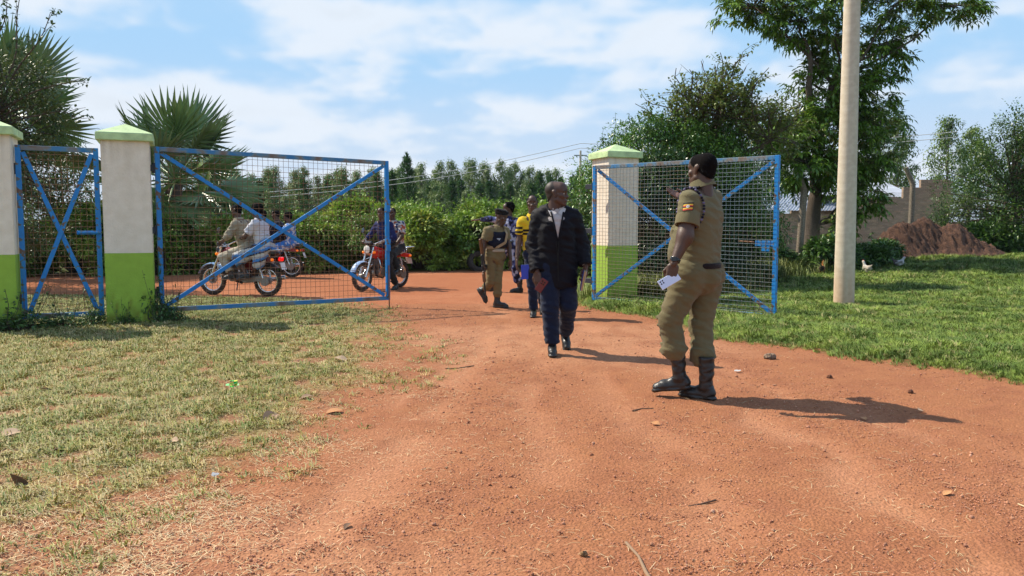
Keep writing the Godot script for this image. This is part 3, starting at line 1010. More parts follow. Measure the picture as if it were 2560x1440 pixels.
func big_tree() -> void:
	rng.seed = 101
	var w := MB.new()
	var l := MB.new()
	var fork := Vector3(0.15, 2.3, 0)
	limb(w, Vector3(0, -0.1, 0), fork, 0.26, 0.19, 0.06, 10, 6)
	var top := Vector3(0.45, 5.4, 0.2)
	limb(w, fork, top, 0.18, 0.11, 0.15, 9, 7)
	var knee := Vector3(-0.35, 5.3, 0.5)
	limb(w, fork.lerp(top, 0.55), knee, 0.10, 0.085, 0.08, 8, 4)
	limb(w, knee, Vector3(-0.55, 6.6, 0.6), 0.085, 0.05, 0.12, 8, 4)
	# masses of leaf: place, reach
	var blobs := [
		[Vector3(-2.0, 7.5, 0.6), Vector3(1.15, 0.62, 1.0), 46], [Vector3(-0.7, 7.2, 0.4), Vector3(0.95, 0.75, 1.0), 44], [Vector3(0.3, 6.7, 0.5), Vector3(0.9, 0.95, 1.0), 46],
		[Vector3(0.6, 8.2, 0.2), Vector3(1.7, 0.9, 1.3), 50], [Vector3(2.2, 7.7, 0.3), Vector3(1.3, 0.75, 1.0), 44], [Vector3(3.6, 7.6, 0.2), Vector3(1.15, 0.36, 0.8), 30],
		[Vector3(2.1, 6.5, 0.1), Vector3(0.9, 0.65, 0.9), 40], [Vector3(1.5, 5.4, 0.0), Vector3(0.95, 0.7, 0.9), 44], [Vector3(0.7, 5.3, 0.5), Vector3(0.8, 0.8, 0.8), 34],
		[Vector3(1.75, 4.4, -0.1), Vector3(0.85, 0.62, 0.9), 40], [Vector3(0.9, 4.1, 0.4), Vector3(0.85, 0.8, 0.8), 44], [Vector3(-0.3, 4.3, 0.7), Vector3(0.75, 0.6, 0.8), 36],
		[Vector3(-1.2, 3.9, 0.8), Vector3(0.85, 0.65, 0.9), 48], [Vector3(-0.55, 3.1, 0.9), Vector3(0.75, 0.6, 0.8), 42], [Vector3(0.55, 3.0, 0.6), Vector3(0.8, 0.7, 0.8), 40],
		[Vector3(1.55, 3.2, 0.2), Vector3(0.75, 0.7, 0.8), 38], [Vector3(0.95, 2.2, 0.3), Vector3(0.55, 0.6, 0.6), 24], [Vector3(1.5, 2.1, 0.2), Vector3(0.5, 0.5, 0.5), 16],
		[Vector3(0.75, 1.3, 0.3), Vector3(0.45, 0.35, 0.5), 14], [Vector3(-1.75, 4.5, 0.4), Vector3(0.5, 0.4, 0.6), 14], [Vector3(-0.2, 5.6, 0.2), Vector3(0.5, 0.5, 0.5), 14],
		[Vector3(-0.9, 2.6, 0.6), Vector3(0.4, 0.35, 0.5), 12],
	]
	for q in blobs:
		var c: Vector3 = q[0]
		var e: Vector3 = q[1]
		var n: int = q[2]
		var from := fork.lerp(top, clampf((c.y - 3.0) / 3.0, 0.0, 1.0)) if c.y > 2.4 else Vector3(0.1, 1.4, 0)
		limb(w, from, c, 0.055, 0.022, 0.22, 6, 6)
		for k in n:
			var o := rdir() * Vector3(1, 1, 1)
			var p := c + o * e * pow(rng.randf(), 0.45)
			var tw := limb(w, c.lerp(p, 0.15), p, 0.014, 0.005, 0.08, 3, 3)
			var d := (p - c).normalized() * 0.7 + rdir() * 0.4
			for m in 5:
				var col := Color(0.075, 0.165, 0.018).lerp(Color(0.17, 0.28, 0.030), rng.randf())
				if rng.randf() < 0.10: col = Color(0.20, 0.20, 0.045)
				spray(l, p + rdir() * 0.08, (d + rdir() * 0.8).normalized(), 8, 0.20, 0.062, 0.075, 0.55, col)
	tree("leafy_tree", "big leafy tree with long drooping leaves behind the concrete pole", l, w, M.glossleaf, M.bark, Vector3(8.75, 0, -23.2))
	# the half bare pollarded tree
	rng.seed = 102
	w = MB.new()
	l = MB.new()
	var fk := Vector3(-0.35, 3.3, 0)
	limb(w, Vector3(0.25, -0.1, 0), fk, 0.17, 0.12, 0.05, 9, 6)
	var knots := [Vector3(-0.55, 3.9, 0.1), Vector3(-0.2, 3.7, 0.3), Vector3(0.3, 3.6, -0.1), Vector3(0.7, 3.2, 0.2), Vector3(-1.0, 3.5, 0.2), Vector3(-0.1, 4.1, 0)]
	for kn in knots:
		limb(w, fk - Vector3(0, 0.5, 0), kn, 0.085, 0.05, 0.12, 7, 5)
		for k in 22:
			var d := (rdir() + Vector3(0, 0.6, 0)).normalized()
			var e: Vector3 = kn + d * rng.randf_range(0.5, 1.15)
			var pp := limb(w, kn, e, 0.018, 0.007, 0.16, 5, 5)
			for m in 3:
				var s: Vector3 = pp[2 + m]
				var e2 := s + (d + rdir() * 0.9).normalized() * rng.randf_range(0.2, 0.45)
				limb(w, s, e2, 0.0075, 0.003, 0.06, 3, 3)
				if rng.randf() < (0.95 if s.y < 4.3 else 0.6):
					for j in 20:
						var col := Color(0.10, 0.17, 0.03).lerp(Color(0.20, 0.22, 0.05), rng.randf())
						l.leaf(s.lerp(e2, rng.randf()) + rdir() * 0.07, rdir(), Vector3.UP + rdir() * 0.4, rng.randf_range(0.06, 0.10), 0.045, jit(col, 0.2))
	# climbers hanging about the trunk
	for k in 26:
		var s := Vector3(rng.randf_range(-1.2, 0.9), rng.randf_range(2.6, 3.6), rng.randf_range(-0.4, 0.5))
		limb(w, s, s + Vector3(rng.randf_range(-0.4, 0.4), -rng.randf_range(0.5, 1.3), 0.1), 0.012, 0.008, 0.18, 4, 5)
	tree("pollarded_tree", "half bare gnarled tree with twiggy knots above the right pillar", l, w, M.leaf, M.bark, Vector3(4.75, 0, -17.4), 0.0, Vector3(1.15, 1.0, 1.0))
	# dense bush tree hugging it
	var c := [Color(0.09, 0.20, 0.03), Color(0.13, 0.25, 0.038), Color(0.06, 0.14, 0.026), Color(0.18, 0.29, 0.05)]
	var bt := bush(103, Vector3(1.75, 1.9, 1.2), 130, 150, 0.075, 0.036, c, 0.34, 16)
	var t := thing("bushy_tree", "dense small leaved tree rising behind the right pillar", "tree", Vector3(3.1, 1.55, -17.0))
	t.scale = Vector3(1.08, 1.08, 1.0)
	put("crown", bt[0], M.glossleaf, t)
	put("branch", bt[1], M.bark, t)
	var tr := MB.new()
	limb(tr, Vector3(0.1, -1.6, 0), Vector3(0, 0.6, 0), 0.14, 0.09, 0.05)
	put("trunk", tr.mesh(), M.bark, t)
	for q in [["dense small leaved tree wrapped round the trunk of the half bare tree", Vector3(4.35, 1.6, -17.7), Vector3(0.92, 1.12, 0.9)], ["dense small leaved tree behind the middle of the open gate leaf", Vector3(4.9, 0.7, -18.6), Vector3(0.95, 1.1, 0.9)], ["dense small leaved tree between the open gate leaf and the big leafy tree", Vector3(6.3, 0.3, -21.9), Vector3(0.75, 0.75, 0.9)]]:
		copy(t, q[0], q[1], 2.1, q[2])
	# dark tree by the right border
	rng.seed = 104
	w = MB.new()
	l = MB.new()
	var f2 := Vector3(0, 1.3, 0)
	limb(w, Vector3(0, -0.1, 0), f2, 0.16, 0.12, 0.04)
	for k in 150:
		var a := rng.randf_range(0, TAU)
		var h := rng.randf()
		var rr := lerpf(2.15, 0.8, pow(h, 2.2)) * sqrt(rng.randf())
		var cc := Vector3(cos(a) * rr * 1.2, 0.5 + h * 4.2, sin(a) * rr)
		limb(w, f2 + Vector3(0, h * 1.4, 0), cc, 0.03, 0.01, 0.15, 4, 4)
		var base: Color = c[k % 4]
		var cr := rng.randf_range(0.32, 0.55)
		for j in 150:
			var o := rdir()
			l.leaf(cc + o * cr * pow(rng.randf(), 0.4), (o + rdir() * 0.6).normalized(), Vector3.UP + o * 0.4 + rdir() * 0.3, rng.randf_range(0.07, 0.13), 0.05, jit(base * 0.55, 0.2))
		for j in 3:
			spray(l, cc + Vector3(rng.randf_range(-0.2, 0.2), cr * 0.8, rng.randf_range(-0.2, 0.2)), (Vector3.UP + rdir() * 0.5).normalized(), 8, 0.11, 0.045, 0.08, 0.2, base)
	tree("dark_tree", "dark leafy tree at the right border beside the earth mound", l, w, M.glossleaf, M.bark, Vector3(17.0, 0.15, -26.9), 0.0, Vector3(1.05, 1.0, 1.0))
	# tangled thorny bush tree top left
	rng.seed = 105
	w = MB.new()
	l = MB.new()
	var f3 := Vector3(0, 2.2, 0)
	limb(w, Vector3(0, -0.1, 0), f3, 0.14, 0.1, 0.05)
	for k in 150:
		var a := rng.randf_range(0, TAU)
		var h := rng.randf()
		var rr := lerpf(1.75, 0.95, h) * sqrt(rng.randf())
		var cc := Vector3(cos(a) * rr, 0.9 + h * 3.9, sin(a) * rr)
		limb(w, f3 + Vector3(0, h * 1.6, 0), cc, 0.025, 0.01, 0.2, 4, 4)
		var base: Color = [Color(0.06, 0.10, 0.03), Color(0.085, 0.12, 0.035), Color(0.045, 0.085, 0.025)][k % 3]
		for j in 130:
			var o := rdir()
			l.leaf(cc + o * rng.randf_range(0.25, 0.45) * pow(rng.randf(), 0.4), (o + rdir() * 0.8).normalized(), Vector3.UP + o * 0.4 + rdir() * 0.3, rng.randf_range(0.06, 0.11), 0.045, jit(base, 0.22))
	var tw := [[Vector3(0.3, 4.3, 0.2), Vector3(0.9, 6.3, 0.3)], [Vector3(0.2, 4.5, 0), Vector3(-0.2, 6.4, 0.2)], [Vector3(0.5, 4.4, 0.2), Vector3(1.45, 5.75, 0.3)], [Vector3(0.6, 3.9, 0.3), Vector3(2.0, 4.4, 0.3)], [Vector3(0.1, 4.5, 0.1), Vector3(0.5, 5.9, 0.2)], [Vector3(0.8, 3.6, 0.3), Vector3(1.9, 3.6, 0.3)]]
	for q in tw:
		var pp := limb(w, q[0], q[1], 0.025, 0.006, 0.13, 5, 8)
		for k in range(2, 9):
			var s: Vector3 = pp[k]
			var e: Vector3 = s + (rdir() + (q[1] - q[0]).normalized()) * 0.22
			limb(w, s, e, 0.008, 0.004, 0.03, 3, 2)
			for j in 9:
				l.leaf(s.lerp(e, rng.randf()) + rdir() * 0.06, rdir(), Vector3.UP + rdir() * 0.4, rng.randf_range(0.07, 0.12), 0.06, jit(Color(0.055, 0.10, 0.03), 0.2))
	tree("tangled_tree", "tangled small leaved tree with bare twigs in front of the cut off palm", l, w, M.leaf, M.bark, Vector3(-11.0, 0, -17.0))


func fan(r: float, arc: float, segs: int, col: Color, stalk: float, dead := false) -> MB:   # a fan leaf: stalk along +y from the origin, blade beyond
	var b := MB.new()
	b.tube([Vector3.ZERO, Vector3(0, stalk * 0.5, -0.03), Vector3(0, stalk, 0)], [0.028, 0.022, 0.016], 5, col * 1.1 if not dead else col)
	var o := Vector3(0, stalk, 0)
	for k in segs:
		var a := lerpf(-arc, arc, (k + 0.5) / segs) + rng.randf_range(-0.012, 0.012)
		var da := arc / segs * 0.96
		var rr := r * (1.0 - 0.25 * pow(absf(a) / arc, 2.0)) * rng.randf_range(0.93, 1.05)
		var z0 := 0.10 * absf(a)
		var d := Vector3(sin(a), cos(a), z0).normalized()
		var d0 := Vector3(sin(a - da), cos(a - da), z0).normalized()
		var d1 := Vector3(sin(a + da), cos(a + da), z0).normalized()
		var mid := rr * 0.62
		var cc := jit(col, 0.14)
		var up := Vector3(0, 0, 1)
		var m := o + d * mid + up * 0.035
		var e0 := o + d0 * mid
		var e1 := o + d1 * mid
		var bend := (rng.randf_range(-0.10, 0.02) - (0.5 if dead else 0.0)) * rr
		var tip := o + d * rr + up * bend
		b.quad(o, e1, m, o, cc)
		b.quad(o, m, e0, o, cc)
		b.tri(e1, tip, m, cc)
		b.tri(m, tip, e0, cc)
	return b


func palms() -> void:
	rng.seed = 201
	var live := [fan(1.2, 2.0, 30, Color(0.13, 0.215, 0.07), 0.95), fan(1.1, 1.9, 28, Color(0.15, 0.235, 0.065), 0.8), fan(1.25, 1.8, 28, Color(0.125, 0.195, 0.085), 1.05)]
	var dry := fan(0.75, 1.0, 16, Color(0.42, 0.35, 0.20), 0.6, true)
	var lm := [live[0].mesh(), live[1].mesh(), live[2].mesh()]
	var dm := dry.mesh()
	for q in 2:
		var c := Vector3(-10.55, 2.75, -24.9) if q == 0 else Vector3(-14.6, 4.3, -22.6)
		var t := thing("fan_palm", ["big green fan palm rising between the middle pillar and the gate leaf", "dark fan palm cut off by the border, behind the tangled tree"][q], "palm", Vector3(c.x, 0, c.z))
		var w := MB.new()
		limb(w, Vector3(0, -0.1, 0), Vector3(0, c.y - 0.1, 0), 0.24, 0.21, 0.05, 10, 7)
		for k in 40:
			var a := rng.randf_range(0, TAU)
			var y := rng.randf_range(0.3, c.y - 0.1)
			var p := Vector3(cos(a) * 0.22, y, sin(a) * 0.22)
			w.tube([p, p + Vector3(cos(a) * 0.13, 0.22, sin(a) * 0.13)], [0.04, 0.018], 4)
		put("trunk", w.mesh(), M.bark, t)
		var n := 26
		for k in n:
			var f := (k + 0.5) / n
			var a := k * 2.39996 + 0.3
			var el := lerpf(1.35, -0.65, pow(f, 1.0))
			var d := Vector3(cos(a) * cos(el), sin(el), sin(a) * cos(el))
			var up := (Vector3.UP - d * d.y).normalized()
			var bs := Basis(d.cross(up) * -1.0, d, Vector3.ZERO)
			bs.z = bs.x.cross(bs.y)
			bs = bs * Basis.from_euler(Vector3(0, rng.randf_range(-0.7, 0.7), 0))
			var s := rng.randf_range(0.88, 1.1) * (1.36 if q == 0 else 1.3)
			var fr := put("frond", lm[k % 3], M.frond, t)
			fr.transform = Transform3D(bs.scaled_local(Vector3.ONE * s), Vector3(0, c.y, 0))
		for k in 7:
			var a = rng.randf_range(0, TAU) if k > 1 else [0.9, 1.5][k]
			var d := Vector3(cos(a) * 0.55, -0.83, sin(a) * 0.55).normalized()
			var bs := Basis(Vector3.UP.cross(d).normalized(), d, Vector3.ZERO)
			bs.z = bs.x.cross(bs.y)
			var fr := put("dry_frond", dm, M.frond, t)
			fr.transform = Transform3D(bs, Vector3(0, c.y - 0.35, 0))


func far_trees() -> void:
	rng.seed = 301
	# a dark spired pine, two eucalypts, a bushy broadleaf, in two habits each
	var made := []
	for q in 6:
		var w := MB.new()
		var l := MB.new()
		var h := 10.0
		limb(w, Vector3(0, -0.3, 0), Vector3(0, h * 0.94, 0), 0.16, 0.03, 0.08, 6, 8)
		if q < 2:
			for k in 46:
				var f := k / 46.0
				var y := lerpf(1.4, h * 0.93, f)
				var reach := lerpf(1.9, 0.22, pow(f, 0.9)) * rng.randf_range(0.65, 1.1)
				for m in 5:
					var a := rng.randf_range(0, TAU)
					var o := Vector3(cos(a), 0, sin(a))
					var e := Vector3(0, y, 0) + o * reach + Vector3(0, reach * 0.28, 0)
					if m < 2: limb(w, Vector3(0, y, 0), e, 0.025, 0.01, 0.05, 3, 2)
					var col := Color(0.045, 0.118, 0.028).lerp(Color(0.08, 0.165, 0.038), rng.randf())
					for j in 15:
						var p := Vector3(0, y, 0).lerp(e, rng.randf_range(0.25, 1.0)) + rdir() * 0.10
						l.leaf(p, (o * 0.7 + rdir() * 0.7 + Vector3(0, 0.55, 0)).normalized(), Vector3.UP + rdir() * 0.4, rng.randf_range(0.22, 0.42), 0.085, jit(col, 0.25))
			for j in 24:
				l.leaf(Vector3(0, h * 0.9 + rng.randf() * 0.4, 0), (Vector3.UP + rdir() * 0.5).normalized(), rdir(), 0.4, 0.07, Color(0.05, 0.10, 0.036))
		else:
			var nb := 26 if q < 4 else 34
			for k in nb:
				var f := (k + rng.randf()) / nb
				var y := lerpf(h * 0.30 if q < 4 else h * 0.16, h * 0.97, f)
				var env := sin(PI * clampf(lerpf(0.22, 0.93, f), 0, 1)) * (1.35 if q < 4 else 2.1)
				for m in 3:
					var a := rng.randf_range(0, TAU)
					var c := Vector3(cos(a), 0, sin(a)) * env * sqrt(rng.randf()) + Vector3(0, y, 0)
					limb(w, Vector3(0, y - 0.6, 0), c, 0.03, 0.01, 0.12, 3, 2)
					var cr := rng.randf_range(0.30, 0.62)
					var col := Color(0.105, 0.185, 0.045).lerp(Color(0.18, 0.25, 0.06), rng.randf()) if q < 4 else Color(0.075, 0.15, 0.028).lerp(Color(0.15, 0.21, 0.05), rng.randf())
					for j in 42:
						var o := rdir()
						l.leaf(c + o * cr * pow(rng.randf(), 0.5), (o * 0.5 + Vector3(0, -0.6, 0) + rdir() * 0.6).normalized(), Vector3.UP + o, rng.randf_range(0.16, 0.32), 0.10, jit(col, 0.25))
		made.append([w.mesh(), l.mesh()])
	var names := ["pine_tree", "pine_tree", "eucalyptus_tree", "eucalyptus_tree", "broadleaf_tree", "broadleaf_tree"]
	var put_tree := func(q: int, x: float, d: float, hgt: float, label: String, group: String, wide := 1.0) -> void:
		var t := thing(names[q], label, "tree", Vector3(x, gh(x, -d), -d), rng.randf_range(0, TAU), group)
		var s := hgt / 10.0
		t.scale = Vector3(s * wide, s, s * wide)
		put("trunk", made[q][0], M.pale_bark if q in [2, 3] else M.bark, t)
		put("crown", made[q][1], M.leaf, t)
	# singled out ones
	put_tree.call(0, -7.0, 53.0, 8.35, "tallest dark pine just right of the closed gate leaf", "")
	put_tree.call(1, -8.3, 55.0, 7.6, "dark pine against the free edge of the closed gate leaf", "")
	put_tree.call(4, -11.6, 54.0, 7.3, "round dark tree behind the upper corner of the closed gate leaf", "")
	put_tree.call(1, -9.7, 57.0, 6.9, "dark pine behind the brace of the closed gate leaf", "")
	put_tree.call(0, 5.0, 58.0, 8.1, "slim pine beside the distant power pole", "")
	put_tree.call(1, 3.0, 62.0, 7.4, "dark pine left of the distant power pole", "")
	put_tree.call(0, 1.6, 66.0, 7.6, "dark pine behind the officers at the edge of the plantation", "")
	put_tree.call(1, 6.3, 60.0, 7.2, "dark pine between the distant power pole and the right pillar", "")
	for k in 46:
		var x := -31.0 + k * 0.82 + rng.randf_range(-0.3, 0.3)
		put_tree.call(2 + k % 2, x - 1.5, rng.randf_range(78, 84), rng.randf_range(8.9, 9.9) + (0.6 if x > -9 else -0.1), "pale eucalyptus in the row at the skyline", "eucalyptus trees along the skyline", 0.8)
	for k in 40:
		var x := -29.0 + k * 0.9 + rng.randf_range(-0.4, 0.4)
		put_tree.call([2, 3, 5, 1][k % 4], x, rng.randf_range(60, 73), rng.randf_range(5.4, 7.4), "plantation tree standing below the skyline row", "plantation trees before the skyline row", 0.95)
	for k in 16:
		put_tree.call([0, 1][k % 2], -9.5 + k * 0.95 + rng.randf_range(-0.3, 0.3), rng.randf_range(69, 76), rng.randf_range(6.8, 8.4), "dark pine in the distant belt above the roadside bushes", "dark pines above the roadside bushes")
	for k in 18:
		put_tree.call([0, 1][k % 2], -26.0 + k * 0.95 + rng.randf_range(-0.3, 0.3), rng.randf_range(66, 74), rng.randf_range(7.3, 8.6), "dark pine in the distant row seen through the gate mesh", "dark pines seen through the gate mesh")
	for k in 24:
		put_tree.call(4 + k % 2, -36.0 + k * 1.9 + rng.randf_range(-0.4, 0.4), rng.randf_range(86, 96), rng.randf_range(7.6, 9.0), "dark broad tree at the back of the plantation", "broad trees at the back of the plantation", 1.25)
	for k in 7:
		put_tree.call([0, 1][k % 2], 2.6 + k * 1.0, rng.randf_range(70, 78), rng.randf_range(8.0, 9.4), "dark pine in the distant row left of the right pillar", "dark pines left of the right pillar")
	# behind the brick house
	var far := [[4, 24.0, 52.0, 9.0, "dark tree rising behind the brick house next to the big leafy tree"], [2, 26.6, 55.0, 8.7, "feathery eucalyptus behind the unfinished brick wall"], [3, 30.6, 56.0, 8.8, "pale tree behind the stepped end of the brick wall"], [2, 34.6, 60.0, 8.6, "distant eucalyptus left of the dark border tree"], [4, 37.0, 58.0, 7.8, "distant tree half hidden by the dark border tree"], [5, 30.0, 50.0, 5.8, "low bushy tree above the unfinished brick wall"], [4, 15.5, 48.0, 7.2, "tree behind the iron roof, seen past the open gate"], [5, 18.3, 50.0, 8.0, "tree behind the iron roof left of the concrete pole"], [3, 12.5, 52.0, 8.0, "eucalyptus seen between the open gate and the big tree"]]
	far.append_array([[5, -17.6, 31.0, 5.6, "bushy tree filling the gap behind the narrow gate"], [4, -20.6, 33.0, 6.2, "leafy tree behind the cut off end pillar"], [5, -14.2, 33.0, 4.9, "leafy tree between the narrow gate and the big fan palm"], [4, -23.5, 36.0, 7.0, "leafy tree behind the cut off palm"]])
	for q in far:
		put_tree.call(q[0], q[1], q[2], q[3], q[4], "", 1.15)


# ---------------------------------------------------------------- bodies: tapered bones joined by a smooth minimum, meshed as surface nets
# a bone is [a, b, radius a, radius b, flat axis (or zero), how much thinner along it, flat ends (1 start, 2 end)]
func field(bones: Array, cell: float, k: float, colour: Callable, crease := 0.0, cuts := [], holes := []) -> MB:
	var lo := Vector3.INF
	var hi := -Vector3.INF
	for b in bones:
		var r: float = maxf(b[2], b[3]) + cell * 2.5
		for q in 2:
			lo = lo.min(b[q] - Vector3.ONE * r)
			hi = hi.max(b[q] + Vector3.ONE * r)
	var nx := int((hi.x - lo.x) / cell) + 2
	var ny := int((hi.y - lo.y) / cell) + 2
	var nz := int((hi.z - lo.z) / cell) + 2
	var g := PackedFloat32Array()
	g.resize(nx * ny * nz)
	g.fill(1.0)
	var sy := nx
	var sz := nx * ny
	for b in bones:
		var a: Vector3 = b[0]
		var ra: float = b[2]
		var dr: float = b[3] - ra
		var fl: Vector3 = b[4] if b.size() > 4 else Vector3.ZERO
		var fk: float = (b[5] if b.size() > 5 else 1.0) - 1.0
		var ends: int = b[6] if b.size() > 6 else 0
		var ba: Vector3 = b[1] - a
		ba += fl * (ba.dot(fl) * fk)
		var bb := maxf(ba.length_squared(), 1e-8)
		var ln := sqrt(bb)
		var m := maxf(b[2], b[3]) + k + cell * 2.0
		var l2: Vector3 = (a.min(b[1]) - Vector3.ONE * m - lo) / cell
		var h2: Vector3 = (a.max(b[1]) + Vector3.ONE * m - lo) / cell
		var x0 := maxi(int(l2.x), 0)
		var x1 := mini(int(h2.x) + 1, nx - 1)
		for z in range(maxi(int(l2.z), 0), mini(int(h2.z) + 1, nz - 1) + 1):
			for y in range(maxi(int(l2.y), 0), mini(int(h2.y) + 1, ny - 1) + 1):
				var idx := z * sz + y * sy + x0
				for x in range(x0, x1 + 1):
					var q := Vector3(lo.x + x * cell, lo.y + y * cell, lo.z + z * cell) - a
					if fk != 0.0: q += fl * (q.dot(fl) * fk)
					var t := q.dot(ba) / bb
					var tc := clampf(t, 0.0, 1.0)
					var d := (q - ba * tc).length() - ra - dr * tc
					if ends & 2: d = maxf(d, (t - 1.0) * ln)
					if ends & 1: d = maxf(d, -t * ln)
					var e := g[idx]
					var h := k - absf(e - d)
					if h > 0.0: g[idx] = minf(e, d) - h * h / k * 0.25
					elif d < e: g[idx] = d
					idx += 1
	for c in cuts:     # [point, outward normal]: what lies beyond is cut away
		for z in nz:
			for y in ny:
				var idx := z * sz + y * sy
				for x in nx:
					if g[idx] < 0.05:
						g[idx] = maxf(g[idx], (Vector3(lo.x + x * cell, lo.y + y * cell, lo.z + z * cell) - c[0]).dot(c[1]))
					idx += 1
	for c in holes:    # [centre, radius]
		for z in nz:
			for y in ny:
				var idx := z * sz + y * sy
				for x in nx:
					if g[idx] < 0.05:
						var e := c[1] - (Vector3(lo.x + x * cell, lo.y + y * cell, lo.z + z * cell) - c[0]).length() as float
						var hh := 0.008 - absf(g[idx] - e)
						g[idx] = maxf(g[idx], e) + (hh * hh / 0.032 if hh > 0 else 0.0)
					idx += 1
	var o := MB.new()
	var at := PackedInt32Array()
	at.resize(nx * ny * nz)
	at.fill(-1)
	var lim := cell * 4.0
	for z in nz - 1:
		for y in ny - 1:
			var i0 := z * sz + y * sy
			for x in nx - 1:
				var c0 := g[i0]
				if absf(c0) < lim:
					var c1 := g[i0 + 1]
					var c2 := g[i0 + sy]
					var c3 := g[i0 + sy + 1]
					var c4 := g[i0 + sz]
					var c5 := g[i0 + sz + 1]
					var c6 := g[i0 + sz + sy]
					var c7 := g[i0 + sz + sy + 1]
					var n := int(c0 < 0) + int(c1 < 0) + int(c2 < 0) + int(c3 < 0) + int(c4 < 0) + int(c5 < 0) + int(c6 < 0) + int(c7 < 0)
					if n > 0 and n < 8:
						var s := Vector3.ZERO
						var w := 0
						if (c0 < 0) != (c1 < 0): s += Vector3(c0 / (c0 - c1), 0, 0); w += 1
						if (c2 < 0) != (c3 < 0): s += Vector3(c2 / (c2 - c3), 1, 0); w += 1
						if (c4 < 0) != (c5 < 0): s += Vector3(c4 / (c4 - c5), 0, 1); w += 1
						if (c6 < 0) != (c7 < 0): s += Vector3(c6 / (c6 - c7), 1, 1); w += 1
						if (c0 < 0) != (c2 < 0): s += Vector3(0, c0 / (c0 - c2), 0); w += 1
						if (c1 < 0) != (c3 < 0): s += Vector3(1, c1 / (c1 - c3), 0); w += 1
						if (c4 < 0) != (c6 < 0): s += Vector3(0, c4 / (c4 - c6), 1); w += 1
						if (c5 < 0) != (c7 < 0): s += Vector3(1, c5 / (c5 - c7), 1); w += 1
						if (c0 < 0) != (c4 < 0): s += Vector3(0, 0, c0 / (c0 - c4)); w += 1
						if (c1 < 0) != (c5 < 0): s += Vector3(1, 0, c1 / (c1 - c5)); w += 1
						if (c2 < 0) != (c6 < 0): s += Vector3(0, 1, c2 / (c2 - c6)); w += 1
						if (c3 < 0) != (c7 < 0): s += Vector3(1, 1, c3 / (c3 - c7)); w += 1
						var grad := Vector3(c1 + c3 + c5 + c7 - c0 - c2 - c4 - c6, c2 + c3 + c6 + c7 - c0 - c1 - c4 - c5, c4 + c5 + c6 + c7 - c0 - c1 - c2 - c3).normalized()
						var p := lo + (s / w + Vector3(x, y, z)) * cell
						at[i0] = o.v.size()
						o.v.append(p)
						o.n.append(grad)
						o.c.append(colour.call(p, grad))
				i0 += 1
	if crease > 0.0:
		for j in o.v.size():
			var p := o.v[j]
			var r1 := nw.get_noise_3d(p.x * 70.0, p.y * 190.0 + p.x * 60.0, p.z * 70.0)
			var r2 := nw.get_noise_3d(p.x * 200.0 + p.y * 120.0, p.y * 300.0, p.z * 200.0 - p.y * 90.0)
			o.v[j] = p + o.n[j] * crease * (0.6 - 2.2 * absf(r1) + 0.3 * r2 * (0.5 + absf(r1)))
	for z in range(1, nz - 1):
		for y in range(1, ny - 1):
			var i0 := z * sz + y * sy + 1
			for x in range(1, nx - 1):
				if at[i0] >= 0 or at[i0 - 1] >= 0:
					var a := g[i0] < 0
					if a != (g[i0 + 1] < 0): netq(o, at[i0], at[i0 - sy], at[i0 - sy - sz], at[i0 - sz], a)
					if a != (g[i0 + sy] < 0): netq(o, at[i0], at[i0 - sz], at[i0 - sz - 1], at[i0 - 1], a)
					if a != (g[i0 + sz] < 0): netq(o, at[i0], at[i0 - 1], at[i0 - 1 - sy], at[i0 - sy], a)
				i0 += 1
	smooth(o)
	return o


func smooth(o: MB) -> void:
	var nn := PackedVector3Array()
	nn.resize(o.v.size())
	for j in range(0, o.i.size(), 3):
		var f := (o.v[o.i[j + 2]] - o.v[o.i[j]]).cross(o.v[o.i[j + 1]] - o.v[o.i[j]])
		nn[o.i[j]] += f
		nn[o.i[j + 1]] += f
		nn[o.i[j + 2]] += f
	for j in nn.size():
		o.n[j] = nn[j].normalized() if nn[j].length_squared() > 1e-16 else o.n[j]


func folds(m: MB, lines: Array, width: float, depth: float) -> void:   # press creases into the side that faces +z; lines are (x, y, x, y)
	for j in m.v.size():
		if m.n[j].z < 0.05: continue
		var p := Vector2(m.v[j].x, m.v[j].y)
		var s := 0.0
		for q in lines:
			var a := Vector2(q[0], q[1])
			var ab := Vector2(q[2], q[3]) - a
			var t := clampf((p - a).dot(ab) / ab.length_squared(), 0.0, 1.0)
			var bow := ab.orthogonal() * 0.10 * sin(t * PI)
			var r := p - a - ab * t - bow
			var e := r.length() / width
			if e < 2.4:
				var k := sin(clampf(t * 0.9 + 0.1, 0.0, 1.0) * PI)
				s += (-exp(-e * e * 2.5) + 0.6 * exp(-pow(e - 1.1, 2.0) * 4.0)) * k
		m.v[j] += m.n[j] * s * depth
	smooth(m)


func netq(o: MB, a: int, b: int, c: int, d: int, inside: bool) -> void:
	if a < 0 or b < 0 or c < 0 or d < 0: return
	if inside:
		o.i.append(a); o.i.append(b); o.i.append(c); o.i.append(a); o.i.append(c); o.i.append(d)
	else:
		o.i.append(a); o.i.append(c); o.i.append(b); o.i.append(a); o.i.append(d); o.i.append(c)


func plainc(col: Color) -> Callable:
	return func(_p: Vector3, _n: Vector3) -> Color: return col


var head_mb: MB
var hair_mb: MB
var bald_mb: MB
var crop_mb: MB
var beret_mb: MB
var boot_mb: MB
var shoe_mb: MB
var hands := {}
const SKIN := Color(0.080, 0.042, 0.027)


